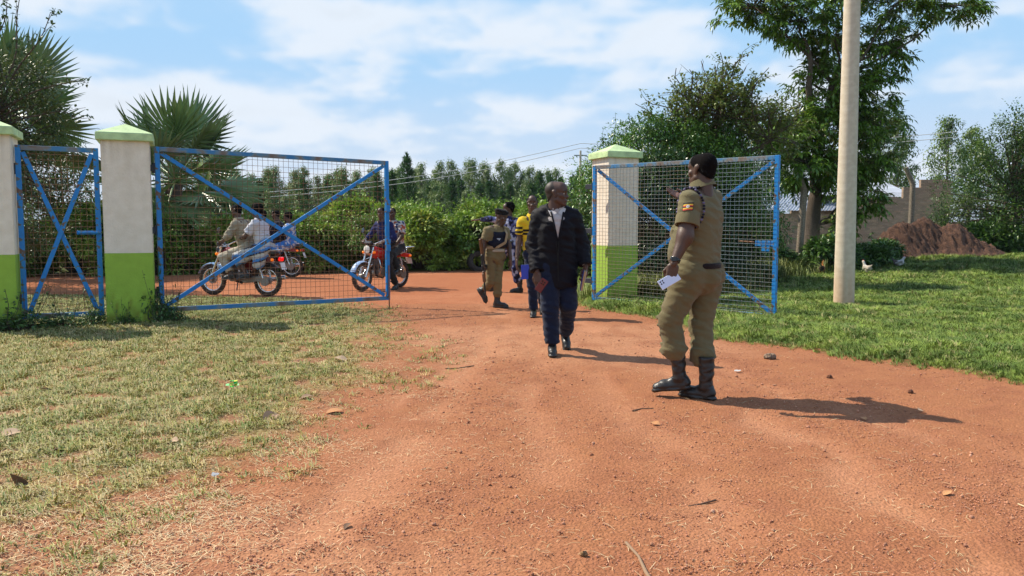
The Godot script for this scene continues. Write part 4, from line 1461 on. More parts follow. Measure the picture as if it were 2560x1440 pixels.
func templates() -> void:
	var X := Vector3(1, 0, 0)
	var hb := [
		[Vector3(0, 0.045, -0.045), Vector3(0, 0.045, 0.028), 0.080, 0.072, X, 1.10], [Vector3(0, -0.01, 0.01), Vector3(0, -0.055, 0.02), 0.066, 0.058, X, 1.04],
		[Vector3(-0.045, -0.055, 0.005), Vector3(-0.012, -0.098, 0.062), 0.022, 0.018], [Vector3(0.045, -0.055, 0.005), Vector3(0.012, -0.098, 0.062), 0.022, 0.018],
		[Vector3(-0.008, -0.098, 0.066), Vector3(0.008, -0.098, 0.066), 0.018, 0.018],
		[Vector3(0, 0.008, 0.083), Vector3(0, -0.030, 0.099), 0.009, 0.013], [Vector3(-0.013, -0.034, 0.089), Vector3(0.013, -0.034, 0.089), 0.011, 0.011],
		[Vector3(-0.021, -0.060, 0.079), Vector3(0.021, -0.060, 0.079), 0.0095, 0.0095], [Vector3(-0.018, -0.073, 0.077), Vector3(0.018, -0.073, 0.077), 0.011, 0.011],
		[Vector3(-0.040, 0.024, 0.073), Vector3(0.040, 0.024, 0.073), 0.013, 0.013], [Vector3(-0.046, -0.018, 0.055), Vector3(-0.03, -0.03, 0.066), 0.021, 0.016], [Vector3(0.046, -0.018, 0.055), Vector3(0.03, -0.03, 0.066), 0.021, 0.016],
		[Vector3(-0.075, 0.018, -0.014), Vector3(-0.073, -0.022, -0.004), 0.019, 0.012, X, 2.2], [Vector3(0.075, 0.018, -0.014), Vector3(0.073, -0.022, -0.004), 0.019, 0.012, X, 2.2],
		[Vector3(0, -0.03, -0.03), Vector3(0, -0.20, -0.045), 0.056, 0.060],
	]
	var face := func(p: Vector3, _n: Vector3) -> Color:
		var c := SKIN
		if p.z > 0.068 and absf(p.y + 0.067) < 0.013 and absf(p.x) < 0.027: c = Color(0.085, 0.036, 0.030)
		if p.z > 0.05 and absf(p.y - 0.031) < 0.006 and absf(absf(p.x) - 0.032) < 0.018: c = SKIN * 0.35
		return c
	head_mb = field(hb, 0.0036, 0.016, face, 0.0, [], [[Vector3(-0.033, 0.004, 0.094), 0.018], [Vector3(0.033, 0.004, 0.094), 0.018]])
	for s in [-1.0, 1.0]:
		head_mb.ball(T(Vector3(0.031 * s, 0.003, 0.069)), Vector3(0.0135, 0.0115, 0.0125), 10, 8, Color(0.55, 0.50, 0.44))
		head_mb.ball(T(Vector3(0.031 * s, 0.003, 0.0785)), Vector3(0.0058, 0.0058, 0.0042), 8, 6, Color(0.012, 0.008, 0.006))
		head_mb.ball(T(Vector3(0.031 * s, 0.010, 0.0715)), Vector3(0.0155, 0.0065, 0.013), 10, 6, SKIN * 0.9)
	var sk := [[Vector3(0, 0.045, -0.045), Vector3(0, 0.045, 0.022), 0.0825, 0.0745, X, 1.10], [Vector3(0, -0.02, -0.045), Vector3(0, -0.05, -0.045), 0.072, 0.062, X, 1.05]]
	var hc := plainc(Color.WHITE)
	hair_mb = field(sk, 0.005, 0.016, hc, 0.0, [[Vector3(0, 0.010, 0), Vector3(0, -1, 0.74).normalized()], [Vector3(0, 0, 0.084), Vector3(0, 0.25, 1).normalized()]])
	bald_mb = field([[Vector3(0, 0.044, -0.045), Vector3(0, 0.044, 0.02), 0.0815, 0.0725, X, 1.10], [Vector3(0, -0.02, -0.043), Vector3(0, -0.05, -0.043), 0.068, 0.058, X, 1.05]], 0.005, 0.016, hc, 0.0, [[Vector3(0, 0.03, 0), Vector3(0, -1, 1.1).normalized()], [Vector3(0, 0, 0.012), Vector3(0, 0.35, 1).normalized()]])
	crop_mb = field([[Vector3(0, 0.052, -0.05), Vector3(0, 0.052, 0.02), 0.100, 0.092, X, 1.05], [Vector3(0, -0.02, -0.05), Vector3(0, -0.06, -0.055), 0.082, 0.066, X, 1.05]], 0.006, 0.02, hc, 0.006, [[Vector3(0, 0.012, 0), Vector3(0, -1, 0.70).normalized()], [Vector3(0, 0, 0.078), Vector3(0, 0.3, 1).normalized()]])
	beret_mb = field([[Vector3(-0.045, 0.092, -0.02), Vector3(0.02, 0.088, 0.01), 0.088, 0.092, Vector3(0.28, 0.96, 0), 2.3], [Vector3(0, 0.055, -0.04), Vector3(0, 0.058, 0.02), 0.087, 0.080, Vector3(0, 1, 0), 2.6]], 0.006, 0.02, hc, 0.004)
	var Y := Vector3(0, 1, 0)
	var foot := [[Vector3(0, -0.04, -0.042), Vector3(0, -0.05, -0.03), 0.040, 0.042], [Vector3(0, -0.035, 0.01), Vector3(0, -0.055, 0.11), 0.045, 0.042], [Vector3(0, -0.055, 0.11), Vector3(0, -0.062, 0.165), 0.042, 0.034], [Vector3(0, -0.083, -0.045), Vector3(0, -0.083, 0.165), 0.043, 0.045, Y, 2.6]]
	var bc := func(p: Vector3, _n: Vector3) -> Color:
		return Color(0.016, 0.016, 0.018) if p.y > -0.074 else Color(0.024, 0.021, 0.019)
	var shaft := [[Vector3(0, -0.02, -0.008), Vector3(0, 0.22, -0.012), 0.049, 0.059, Vector3.ZERO, 1.0, 2]]
	boot_mb = field(foot + shaft, 0.0055, 0.02, bc, 0.007, [[Vector3(0, -0.098, 0), Vector3(0, -1, 0)]], [[Vector3(0, -0.105, 0.045), 0.016]])
	shoe_mb = field(foot + [[Vector3(0, -0.04, -0.015), Vector3(0, 0.01, -0.012), 0.042, 0.040, Vector3.ZERO, 1.0, 2]], 0.007, 0.02, bc, 0.002, [[Vector3(0, -0.098, 0), Vector3(0, -1, 0)]])
	for kind in ["relaxed", "grip", "open"]:
		var curl: float = {"relaxed": 0.32, "grip": 0.75, "open": 0.10}[kind]
		var b := [[Vector3(0, 0.03, 0), Vector3(0, -0.01, 0), 0.026, 0.026, Vector3(0, 0, 1), 1.3], [Vector3(-0.020, -0.02, 0), Vector3(-0.024, -0.082, 0), 0.022, 0.017, Vector3(0, 0, 1), 1.55], [Vector3(0.016, -0.02, 0), Vector3(0.024, -0.084, 0), 0.024, 0.018, Vector3(0, 0, 1), 1.5], [Vector3(0, -0.03, 0), Vector3(0, -0.085, 0), 0.024, 0.020, Vector3(0, 0, 1), 1.5]]
		for f in 4:
			var p := Vector3(0.031 - f * 0.0205, -0.088 - [0.0, 0.006, 0.003, -0.008][f], 0)
			var ln: float = [0.040, 0.045, 0.042, 0.032][f]
			var a := curl * 0.6
			var r := 0.0092
			for s in 3:
				var e := p + Vector3((0.10 - f * 0.07) * 0.4 if kind == "open" else 0.0, -cos(a), sin(a)) * ln
				b.append([p, e, r, r - 0.0009])
				p = e
				ln *= 0.68
				r -= 0.0009
				a += curl * 1.15
		var tc: float = {"relaxed": 0.35, "grip": 0.9, "open": 0.1}[kind]
		b.append([Vector3(0.026, -0.022, 0.006), Vector3(0.052, -0.055, 0.012 + 0.012 * tc), 0.016, 0.0115])
		b.append([Vector3(0.052, -0.055, 0.012 + 0.012 * tc), Vector3(0.060 - 0.022 * tc, -0.085, 0.016 + 0.022 * tc), 0.0112, 0.0095])
		b.append([Vector3(0.060 - 0.022 * tc, -0.085, 0.016 + 0.022 * tc), Vector3(0.058 - 0.04 * tc, -0.108, 0.018 + 0.03 * tc), 0.0095, 0.008])
		hands[kind] = field(b, 0.0036, 0.007, func(p: Vector3, n: Vector3) -> Color: return SKIN.lerp(Color(0.20, 0.105, 0.075), sm(0.3, 0.9, n.z) * sm(0.02, -0.02, p.y)))


func frame(fwd: Vector3, up := Vector3.UP) -> Basis:   # z along fwd, y as near up as it goes
	var z := fwd.normalized()
	var x := up.cross(z).normalized()
	return Basis(x, z.cross(x), z)


# o: joints head neck chest pelvis s1 e1 w1 s2 e2 w2 h1 k1 a1 h2 k2 a2, f (the way the body faces), look, t1 t2 (toes), hand1 hand2 [kind, way the fingers run, way the palm faces, thumb side], skin tint, girth, cell
func person(called_label: String, at: Vector3, o: Dictionary, turn := 0.0, group := "") -> Node3D:
	var t := thing("person", called_label, "person", at, turn, group)
	var f: Vector3 = o.f.normalized()
	var w: float = o.get("girth", 1.0)
	var cell: float = o.get("cell", 0.02)
	var tint: Color = o.get("tint", Color.WHITE)
	var body := [
		[o.h1, o.h2, 0.095 * w, 0.095 * w], [o.pelvis + Vector3(0, 0.02, 0), o.chest, 0.115 * w, 0.125 * w, f, 1.3], [o.s1.lerp(o.s2, 0.2), o.s1.lerp(o.s2, 0.8), 0.075, 0.075],
		[o.chest + Vector3(0, 0.05, 0), o.neck, 0.10, 0.055], [o.neck + Vector3(0, -0.05, 0), o.head + Vector3(0, -0.08, 0), 0.056, 0.052],
	]
	var fa: float = o.get("arm", 1.0)
	for s in ["1", "2"]:
		var sh: Vector3 = o["s" + s]
		body.append([sh, o["e" + s], 0.052 * fa, 0.042 * fa])
		body.append([o["e" + s], o["w" + s], 0.043 * fa, 0.028])
		body.append([o["h" + s], o["k" + s], 0.078, 0.052])
		body.append([o["k" + s], o["a" + s], 0.050, 0.034])
	var m := field(body, cell, 0.04, plainc(SKIN))
	var hx := Transform3D(frame(o.look, o.get("headup", Vector3.UP)).scaled_local(Vector3.ONE * o.get("hs", 1.0)), o.head)
	var o_head := m.v.size()
	m.add(head_mb, hx)
	for s in ["1", "2"]:
		if o.has("hand" + s):
			var q: Array = o["hand" + s]
			var y: Vector3 = -q[1].normalized()
			var z: Vector3 = (q[2] - y * q[2].dot(y)).normalized()
			var x := y.cross(z) * (1.0 if q[3] > 0 else -1.0)
			m.add(hands[q[0]], Transform3D(Basis(x, y, z).scaled_local(Vector3.ONE * 1.03), o["w" + s]), q[3] < 0)
	var hk: MB = o.get("hair", hair_mb)
	if hk == hair_mb or hk == crop_mb:      # the hairline thins out into the skin
		var off: int = o_head
		for j in head_mb.v.size():
			var p := head_mb.v[j]
			var e := minf((p - Vector3(0, 0.010, 0)).dot(Vector3(0, 1, -0.74).normalized()), 0.080 - p.z - p.y * 0.25) + 0.010 * nf.get_noise_3d(p.x * 900, p.y * 900, p.z * 900)
			if absf(p.x) < 0.071: m.c[off + j] = m.c[off + j].lerp(Color(0.010, 0.008, 0.007), sm(-0.012, 0.004, e))
	for j in m.c.size():
		m.c[j] *= tint
	put("body", m.mesh(), M.skin, t)
	var hr: MB = o.get("hair", hair_mb)
	if hr:
		var hm := MB.new()
		hm.add(hr, hx)
		put("hair", hm.mesh(), o.get("hairmat", M.hair), t)
	for s in ["1", "2"]:
		var fm := MB.new()
		fm.add(o.get("shoe", shoe_mb), Transform3D(frame(o["t" + s], o.get("up" + s, Vector3.UP)).scaled_local(Vector3.ONE * o.get("fs", 1.0)), o["a" + s]))
		put("boot" if o.get("shoe", shoe_mb) == boot_mb else "shoe", fm.mesh(), M.leather, t)
	return t


func top(o: Dictionary, sleeve: float, w: float, hem: float, colour: Callable, crease: float, cell: float, belly := 0.0, sleeve_r := 0.068) -> MB:   # sleeve: 0.6 short, 2 to the wrist; hem: height of the lower edge over the hips
	var f: Vector3 = o.f.normalized()
	var hip: Vector3 = (o.h1 + o.h2) * 0.5
	var low := Vector3(hip.x, hip.y + hem, hip.z).lerp(Vector3(o.pelvis.x, hip.y + hem, o.pelvis.z), 0.5)
	var b := [
		[o.chest + Vector3(0, 0.02, 0), low, 0.152 * w, 0.150 * w, f, 1.28, 2], [o.s1.lerp(o.s2, 0.14) + Vector3(0, -0.03, 0), o.s1.lerp(o.s2, 0.86) + Vector3(0, -0.03, 0), 0.088, 0.088],
		[o.chest + Vector3(0, 0.06, 0), o.neck + Vector3(0, -0.025, 0), 0.115, 0.074],
	]
	var side: Vector3 = (o.s2 - o.s1).normalized()
	for s in [-1.0, 1.0]:
		b.append([o.chest + side * 0.06 * s, low + side * 0.055 * s, 0.125 * w, 0.120 * w, f, 1.15, 2])
	if belly > 0.0:
		b.append([o.pelvis.lerp(o.chest, 0.30) + f * belly, o.pelvis.lerp(o.chest, 0.62) + f * belly * 0.8, 0.13 * w, 0.125 * w])
	for s in ["1", "2"]:
		var sh: Vector3 = o["s" + s] + Vector3(0, -0.012, 0)
		var e: Vector3 = o["e" + s]
		if sleeve < 1.0:
			b.append([sh, sh.lerp(e, sleeve), sleeve_r * 1.06, sleeve_r * 1.03, Vector3.ZERO, 1.0, 2])
		else:
			b.append([sh, e, sleeve_r, sleeve_r * 0.86])
			b.append([e, e.lerp(o["w" + s], sleeve - 1.0), sleeve_r * 0.86, sleeve_r * 0.66, Vector3.ZERO, 1.0, 2])
	return field(b, cell, 0.045, colour, crease)


func trousers(o: Dictionary, w: float, colour: Callable, crease: float, cell: float, bloused := 0.0, leg := 1.0, hem := 0.93, k_ := 0.022) -> MB:
	var f: Vector3 = o.f.normalized()
	var b := [
		[o.h1 + Vector3(0, 0.03, 0), o.h2 + Vector3(0, 0.03, 0), 0.118 * w, 0.118 * w], [o.pelvis + Vector3(0, -0.04, 0), o.pelvis + Vector3(0, 0.10, 0), 0.150 * w, 0.148 * w, f, 1.15, 2],
		[(o.h1 + o.h2) * 0.5 - f * 0.05, o.pelvis - f * 0.04, 0.11 * w, 0.11 * w],
	]
	for s in ["1", "2"]:
		var k: Vector3 = o["k" + s]
		var e: Vector3 = k.lerp(o["a" + s], hem)
		b.append([o["h" + s], k, 0.106 * w * leg, 0.080 * leg])
		if bloused > 0.0:
			var e2 := k.lerp(o["a" + s], hem - 0.13)
			b.append([k, e2, 0.080 * leg, 0.077 * leg])
			b.append([e2, e, 0.076 * leg + bloused, 0.058 * leg, Vector3.ZERO, 1.0, 2])
		else:
			b.append([k, e, 0.076 * leg, 0.068 * leg, Vector3.ZERO, 1.0, 2])
	return field(b, cell, k_, colour, crease)


func collar(c: Vector3, fwd: Vector3, r: float, h: float, col: Color, open := 0.5, tilt := 0.25, flare := 0.018) -> MB:   # a band round the neck that folds outward and opens in front
	var b := MB.new()
	var bs := frame(fwd) * Basis.from_euler(Vector3(tilt, 0, 0))
	var n := 22
	for k in n:
		var a0 := lerpf(open, TAU - open, float(k) / n)
		var a1 := lerpf(open, TAU - open, float(k + 1) / n)
		var q := []
		for a in [a0, a1]:
			var o := Vector3(sin(a), 0, cos(a))
			q.append([c + bs * (o * r), c + bs * (o * (r + 0.004) + Vector3(0, h, 0)), c + bs * (o * (r + flare) + Vector3(0, h * 0.9, 0)), c + bs * (o * (r + flare * 1.9) + Vector3(0, -h * 0.15, 0))])
		for j in 3:
			b.quad(q[0][j], q[0][j + 1], q[1][j + 1], q[1][j], col)
	return b


# ---------------------------------------------------------------- the people on foot
const V3 := Vector3.ZERO


func ring(p: Vector3, ax: Vector3, r: float, w: float, col: Color, th := 0.004) -> MB:
	var b := MB.new()
	var z := ax.normalized()
	var x := (Vector3.UP if absf(z.y) < 0.8 else Vector3.RIGHT).cross(z).normalized()
	var bs := Basis(x, z, x.cross(z))
	b.lathe(Transform3D(bs, p), [Vector2(r, -w / 2), Vector2(r + th, -w / 2 + 0.002), Vector2(r + th, w / 2 - 0.002), Vector2(r, w / 2)], 20, col)
	return b


func belt(o: Dictionary, y: float, r: float, h: float, col: Color, fk := 1.15, cell := 0.012) -> MB:
	return field([[o.pelvis + Vector3(0, y, 0), o.pelvis + Vector3(0, y + h, 0), r, r, o.f.normalized(), fk, 3]], cell, 0.002, plainc(col))


func officer() -> void:
	var olive := Color(0.190, 0.166, 0.088)
	var o := {
		"head": Vector3(-0.018, 1.733, 0.03), "neck": Vector3(0.0, 1.60, 0.02), "chest": Vector3(0.0, 1.375, 0.01), "pelvis": Vector3(-0.022, 0.985, 0.0),
		"s1": Vector3(-0.125, 1.515, 0.165), "e1": Vector3(-0.178, 1.235, 0.245), "w1": Vector3(-0.272, 1.035, 0.30), "s2": Vector3(0.105, 1.535, -0.14), "e2": Vector3(0.03, 1.38, -0.39), "w2": Vector3(0.005, 1.53, -0.52),
		"h1": Vector3(-0.10, 0.93, 0.075), "k1": Vector3(-0.250, 0.60, 0.085), "a1": Vector3(-0.172, 0.160, 0.075), "h2": Vector3(0.070, 0.925, -0.075), "k2": Vector3(0.010, 0.555, -0.02), "a2": Vector3(0.018, 0.098, 0.125),
		"f": Vector3(-0.77, 0, -0.64), "look": Vector3(-0.62, 0.02, -0.78), "t1": Vector3(-0.92, -0.14, -0.30), "t2": Vector3(-0.78, 0.0, -0.62), "shoe": boot_mb, "fs": 1.04, "arm": 1.34, "girth": 1.1, "cell": 0.011,
		"hand1": ["grip", Vector3(-0.16, -1, 0.03), Vector3(0.15, 0, -1), 1], "hand2": ["open", Vector3(-0.66, 0.30, -0.1), Vector3(0.15, 0.85, 0.6), -1], "hs": 1.03,
	}
	var t := person("officer in olive uniform seen from behind, raising one arm and holding a phone", Vector3(1.45, gh(1.45, -6.05), -6.05), o)
	var shm := top(o, 0.66, 1.15, 0.055, plainc(olive), 0.009, 0.0095, 0.10, 0.080)
	folds(shm, [[0.179, 1.376, -0.05, 1.233], [0.157, 1.285, -0.117, 1.111], [-0.034, 1.604, 0.133, 1.437], [0.026, 1.574, 0.157, 1.33], [0.103, 1.193, -0.135, 1.117], [-0.171, 1.33, -0.202, 1.209], [0.20, 1.06, -0.10, 1.03]], 0.024, 0.026)
	put("shirt", shm.mesh(), M.cloth, t)
	var trm := trousers(o, 1.12, plainc(Color(0.180, 0.150, 0.076)), 0.010, 0.0095, 0.018, 1.10, 0.66)
	folds(trm, [[0.06, 0.95, -0.034, 0.782], [-0.034, 0.782, -0.12, 0.676], [-0.354, 0.63, -0.226, 0.6], [-0.348, 0.563, -0.245, 0.6], [-0.324, 0.484, -0.196, 0.521], [-0.318, 0.411, -0.196, 0.448], [-0.324, 0.362, -0.181, 0.393], [-0.065, 0.685, 0.109, 0.728], [-0.056, 0.472, 0.078, 0.509], [-0.044, 0.381, 0.066, 0.338], [-0.086, 0.289, 0.072, 0.308], [-0.171, 0.904, 0.011, 0.935], [-0.263, 0.798, -0.171, 0.819], [-0.278, 0.722, -0.171, 0.767]], 0.022, 0.023)
	put("trousers", trm.mesh(), M.cloth, t)
	var f: Vector3 = o.f
	var lf := Vector3(f.z, 0, -f.x)
	put("belt", belt(o, 0.005, 0.176, 0.045, Color(0.02, 0.015, 0.012), 1.02).mesh(), M.cloth, t)
	# cuff, collar, epaulettes
	var sh: Vector3 = o.s1
	var el: Vector3 = o.e1
	var cu := MB.new()
	var cb := (el - sh).normalized()
	var cx := cb.cross(Vector3.UP).normalized()
	cu.lathe(Transform3D(Basis(cx, cb, cx.cross(cb)), sh.lerp(el, 0.60) + Vector3(0, -0.012, 0)), [Vector2(0.086, -0.055), Vector2(0.091, -0.048), Vector2(0.092, 0.02), Vector2(0.084, 0.024), Vector2(0.072, 0.010)], 22, olive * 1.05)
	for j in cu.v.size(): cu.v[j] += cu.n[j] * 0.003 * nf.get_noise_3d(cu.v[j].x * 500, cu.v[j].y * 500, cu.v[j].z * 500)
	put("rolled_cuff", cu.mesh(), M.cloth, t)
	put("collar", collar(o.neck + Vector3(0, 0.005, 0), f, 0.072, 0.058, olive * 1.08, 0.45, 0.30).mesh(), M.cloth, t)
	for s in ["s1", "s2"]:
		var ep := MB.new()
		var a: Vector3 = o[s] + Vector3(0, 0.075, 0)
		var b: Vector3 = o.neck.lerp(o[s], 0.55) + Vector3(0, 0.052, 0)
		var x := (b - a).normalized()
		var z := (f - x * f.dot(x)).normalized()
		ep.box(Transform3D(Basis(x, z.cross(x), z), (a + b) * 0.5), Vector3(0.115, 0.012, 0.058), Color(0.013, 0.013, 0.03), 0.004)
		ep.box(Transform3D(Basis(x, z.cross(x), z), a.lerp(b, 0.1) + Vector3(0, 0.004, 0)), Vector3(0.028, 0.013, 0.06), Color(0.25, 0.25, 0.30), 0.003)
		put("epaulette", ep.mesh(), M.gloss, t)
	# plaited cord round the armhole
	var cd := MB.new()
	var cc := sh + lf * 0.005 + Vector3(0, -0.075, 0)
	for k in 46:
		var a := TAU * k / 46.0
		var p: Vector3 = cc + f * (0.108 * cos(a)) + Vector3(0, 0.155 * sin(a), 0) - lf * (0.03 * cos(a) * cos(a)) + lf * 0.02
		cd.ball(T(p, Vector3(a, k * 0.7, 0)), Vector3(0.0125, 0.0095, 0.0105), 7, 5, Color(0.014, 0.012, 0.035) if k % 3 else Color(0.20, 0.17, 0.30))
	put("lanyard", cd.mesh(), M.cloth, t)
	# sleeve flag: black, yellow, red twice over, white disc with a dark crest
	var cols := [Color(0.01, 0.01, 0.01), Color(0.80, 0.50, 0.03), Color(0.62, 0.05, 0.02), Color(0.01, 0.01, 0.01), Color(0.80, 0.50, 0.03), Color(0.62, 0.05, 0.02)]
	var fl := MB.new()
	var ax := (sh - el).normalized()
	var mid := sh.lerp(el, 0.27) + Vector3(0, -0.012, 0)
	var nrm := (Vector3(-0.34, 0, 0.94) - ax * Vector3(-0.34, 0, 0.94).dot(ax)).normalized()
	var tan := ax.cross(nrm)
	var at := func(u: float, vv: float, r: float) -> Vector3: return mid + (nrm * cos(u / r) + tan * sin(u / r)) * r + ax * (vv + u * 0.16)
	for k in 6:
		for c in 8:
			var u0 := -0.037 + 0.074 * c / 8.0
			var u1 := u0 + 0.074 / 8.0
			var v1 := 0.028 - 0.056 * k / 6.0
			var v0 := v1 - 0.056 / 6.0
			fl.quad(at.call(u0, v0, 0.092), at.call(u1, v0, 0.092), at.call(u1, v1, 0.092), at.call(u0, v1, 0.092), cols[k])
	for k in 12:
		var a0 := TAU * k / 12.0
		var a1 := TAU * (k + 1) / 12.0
		fl.tri(at.call(0, 0, 0.0932), at.call(cos(a0) * 0.0125, sin(a0) * 0.0125, 0.0932), at.call(cos(a1) * 0.0125, sin(a1) * 0.0125, 0.0932), Color(0.75, 0.75, 0.72))
	fl.tri(at.call(-0.003, -0.007, 0.0945), at.call(0.005, -0.006, 0.0945), at.call(0.001, 0.008, 0.0945), Color(0.12, 0.08, 0.08))
	put("flag_patch", fl.mesh(), M.plain, t)
	var rim := MB.new()
	for q in [[-0.038, -0.029, 0.038, -0.029], [-0.038, 0.029, 0.038, 0.029], [-0.038, -0.029, -0.038, 0.029], [0.038, -0.029, 0.038, 0.029]]:
		rim.tube([at.call(q[0], q[1], 0.092), at.call((q[0] + q[2]) * 0.5, (q[1] + q[3]) * 0.5, 0.092), at.call(q[2], q[3], 0.092)], [0.0018], 5, Color(0.02, 0.015, 0.01))
	put("patch_border", rim.mesh(), M.plain, t)
	var wd: Vector3 = o.w1 - o.e1
	var wt := ring(o.w1 - wd.normalized() * 0.035, wd, 0.034, 0.026, Color(0.012, 0.012, 0.014), 0.005)
	wt.box(Transform3D(frame(Vector3(-0.4, 0.2, 0.9)), o.w1 - wd.normalized() * 0.035 + Vector3(-0.016, 0.008, 0.034)), Vector3(0.038, 0.034, 0.012), Color(0.012, 0.012, 0.014), 0.005)
	put("watch", wt.mesh(), M.gloss, t)
	# cargo pockets on the thighs, back pocket seam
	for s in ["1", "2"]:
		var h: Vector3 = o["h" + s]
		var k: Vector3 = o["k" + s]
		var d := (h - k).normalized()
		var out := lf * (1.0 if s == "1" else -1.0) + f * 0.15
		out = (out - d * out.dot(d)).normalized()
		var pk := field([[h.lerp(k, 0.42) + out * 0.085, h.lerp(k, 0.80) + out * 0.075, 0.062, 0.058, out, 2.2]], 0.011, 0.02, plainc(Color(0.185, 0.155, 0.079)), 0.008)
		put("cargo_pocket", pk.mesh(), M.cloth, t)
	var ph := thing("phone", "pale blue phone in the hand of the officer in olive", "phone", t.position + Vector3(-0.305, 0.918, 0.318))
	var pb := MB.new()
	var px := Vector3(-0.86, -0.50, 0.08).normalized()
	var pz := (Vector3(-0.15, 0.25, 0.95) - px * Vector3(-0.15, 0.25, 0.95).dot(px)).normalized()
	var pt := Transform3D(Basis(px, pz.cross(px), pz), Vector3.ZERO)
	pb.box(pt, Vector3(0.158, 0.075, 0.009), Color(0.62, 0.68, 0.86), 0.003)
	put("case", pb.mesh(), M.gloss, ph)
	for q in [Vector3(0.062, -0.022, 0.005), Vector3(0.044, -0.022, 0.005), Vector3(0.062, -0.004, 0.005), Vector3(0.044, -0.005, 0.005)]:
		var ln := MB.new()
		ln.ball(pt * T(q), Vector3(0.006, 0.006, 0.002), 10, 4, Color(0.01, 0.01, 0.015))
		put("lens", ln.mesh(), M.gloss, ph)


func jacket_man() -> void:
	var o := {
		"head": Vector3(0.010, 1.632, 0.05), "neck": Vector3(-0.008, 1.485, 0.015), "chest": Vector3(-0.002, 1.285, 0.0), "pelvis": Vector3(0.015, 0.94, -0.03),
		"s1": Vector3(-0.178, 1.405, -0.03), "e1": Vector3(-0.228, 1.108, -0.06), "w1": Vector3(-0.198, 0.845, 0.08), "s2": Vector3(0.175, 1.408, -0.03), "e2": Vector3(0.268, 1.125, -0.08), "w2": Vector3(0.302, 0.905, 0.02),
		"h1": Vector3(-0.072, 0.885, 0.0), "k1": Vector3(-0.062, 0.48, 0.065), "a1": Vector3(-0.038, 0.098, 0.05), "h2": Vector3(0.100, 0.885, -0.05), "k2": Vector3(0.128, 0.51, 0.0), "a2": Vector3(0.125, 0.175, -0.33),
		"f": Vector3(0.06, 0, 1), "look": Vector3(0.9, 0.02, 0.34), "t1": Vector3(-0.03, 0, 1), "t2": Vector3(0.06, -0.56, 0.82), "cell": 0.014, "hair": bald_mb, "hairmat": M.stubble, "hs": 1.04, "tint": Color(0.95, 0.92, 0.92),
		"hand1": ["relaxed", Vector3(0.12, -1, 0.12), Vector3(0.35, 0.1, -0.9), 1], "hand2": ["grip", Vector3(0.03, -1, 0.05), Vector3(-0.9, 0, 0.2), -1],
	}
	var t := person("balding man walking in a long black padded jacket, head turned aside", Vector3(0.45, gh(0.45, -8.05), -8.05), o)
	var black := Color(0.0075, 0.0075, 0.0095)
	# the jacket, open in a V over the shirt
	var ho := []
	ho.append([Vector3(-0.004, 1.535, 0.06), 0.088])
	ho.append([Vector3(-0.002, 1.47, 0.115), 0.058])
	var f: Vector3 = o.f.normalized()
	var low := Vector3(0.012, 0.70, -0.02)
	var jb := [
		[o.chest + Vector3(0, 0.02, 0), low, 0.178, 0.192, f, 1.32, 2], [o.s1.lerp(o.s2, 0.12) + Vector3(0, -0.03, 0), o.s1.lerp(o.s2, 0.88) + Vector3(0, -0.03, 0), 0.098, 0.098],
		[o.chest + Vector3(0, 0.06, 0), o.neck + Vector3(0, -0.01, 0), 0.12, 0.10], [o.chest + Vector3(-0.06, 0, 0), low + Vector3(-0.065, 0, 0), 0.135, 0.145, f, 1.15, 2], [o.chest + Vector3(0.06, 0, 0), low + Vector3(0.065, 0, 0), 0.135, 0.145, f, 1.15, 2],
		[o.s1, o.e1, 0.084, 0.078], [o.e1, o.e1.lerp(o.w1, 0.97), 0.078, 0.066, V3, 1, 2], [o.s2, o.e2, 0.084, 0.078], [o.e2, o.e2.lerp(o.w2, 0.97), 0.078, 0.064, V3, 1, 2],
		[o.neck + Vector3(-0.11, -0.02, -0.03), o.neck + Vector3(0.11, -0.02, -0.03), 0.055, 0.055], [o.neck + Vector3(-0.105, -0.02, 0.0), o.neck + Vector3(-0.03, 0.02, -0.10), 0.034, 0.055], [o.neck + Vector3(0.105, -0.02, 0.0), o.neck + Vector3(0.03, 0.02, -0.10), 0.034, 0.055],
	]
	var j := field(jb, 0.012, 0.04, plainc(black), 0.010, [], ho)
	for q in j.v.size():
		var p := j.v[q]
		var arm := absf(p.x) > 0.19 and p.y < 1.42
		var ph := p.y * (PI / 0.075) + p.x * 4.0 + nw.get_noise_3d(p.x * 40, p.y * 20, p.z * 40) * 1.5
		j.v[q] = p + j.n[q] * (absf(sin(ph)) * 0.010 - 0.006) * (0.4 if arm else 0.16)
	smooth(j)
	put("jacket", j.mesh(), M.nylon, t)
	# the shirt front shows in a narrow V between the lapels
	var deep := func(x: float, y: float) -> float:
		var z := 0.0
		for q in j.v.size():
			if absf(j.v[q].x - x) < 0.016 and absf(j.v[q].y - y) < 0.016: z = maxf(z, j.v[q].z)
		return z
	var sf := MB.new()
	var rows := []
	for r in 12:
		var y := lerpf(1.452, 1.185, r / 11.0)
		var hw := lerpf(0.060, 0.004, pow(r / 11.0, 0.9))
		var row := []
		for c in 7:
			var x := lerpf(-hw, hw, c / 6.0) + 0.004 + 0.006 * r / 11.0
			row.append(Vector3(x, y, deep.call(x, y) + 0.003 + 0.003 * nf.get_noise_2d(x * 900, y * 300)))
		rows.append(row)
	for r in 11:
		for c in 6: sf.quad(rows[r][c], rows[r + 1][c], rows[r + 1][c + 1], rows[r][c + 1], Color(0.60, 0.565, 0.56))
	smooth(sf)
	put("shirt_front", sf.mesh(), M.cloth, t)
	for e in [0, 6]:
		var lp := MB.new()
		var p := []
		for r in 12: p.append(rows[r][e] + Vector3(0.004 if e else -0.004, 0, 0.004))
		lp.tube(p, [0.009, 0.010, 0.009], 7, black)
		put("lapel", lp.mesh(), M.nylon, t)
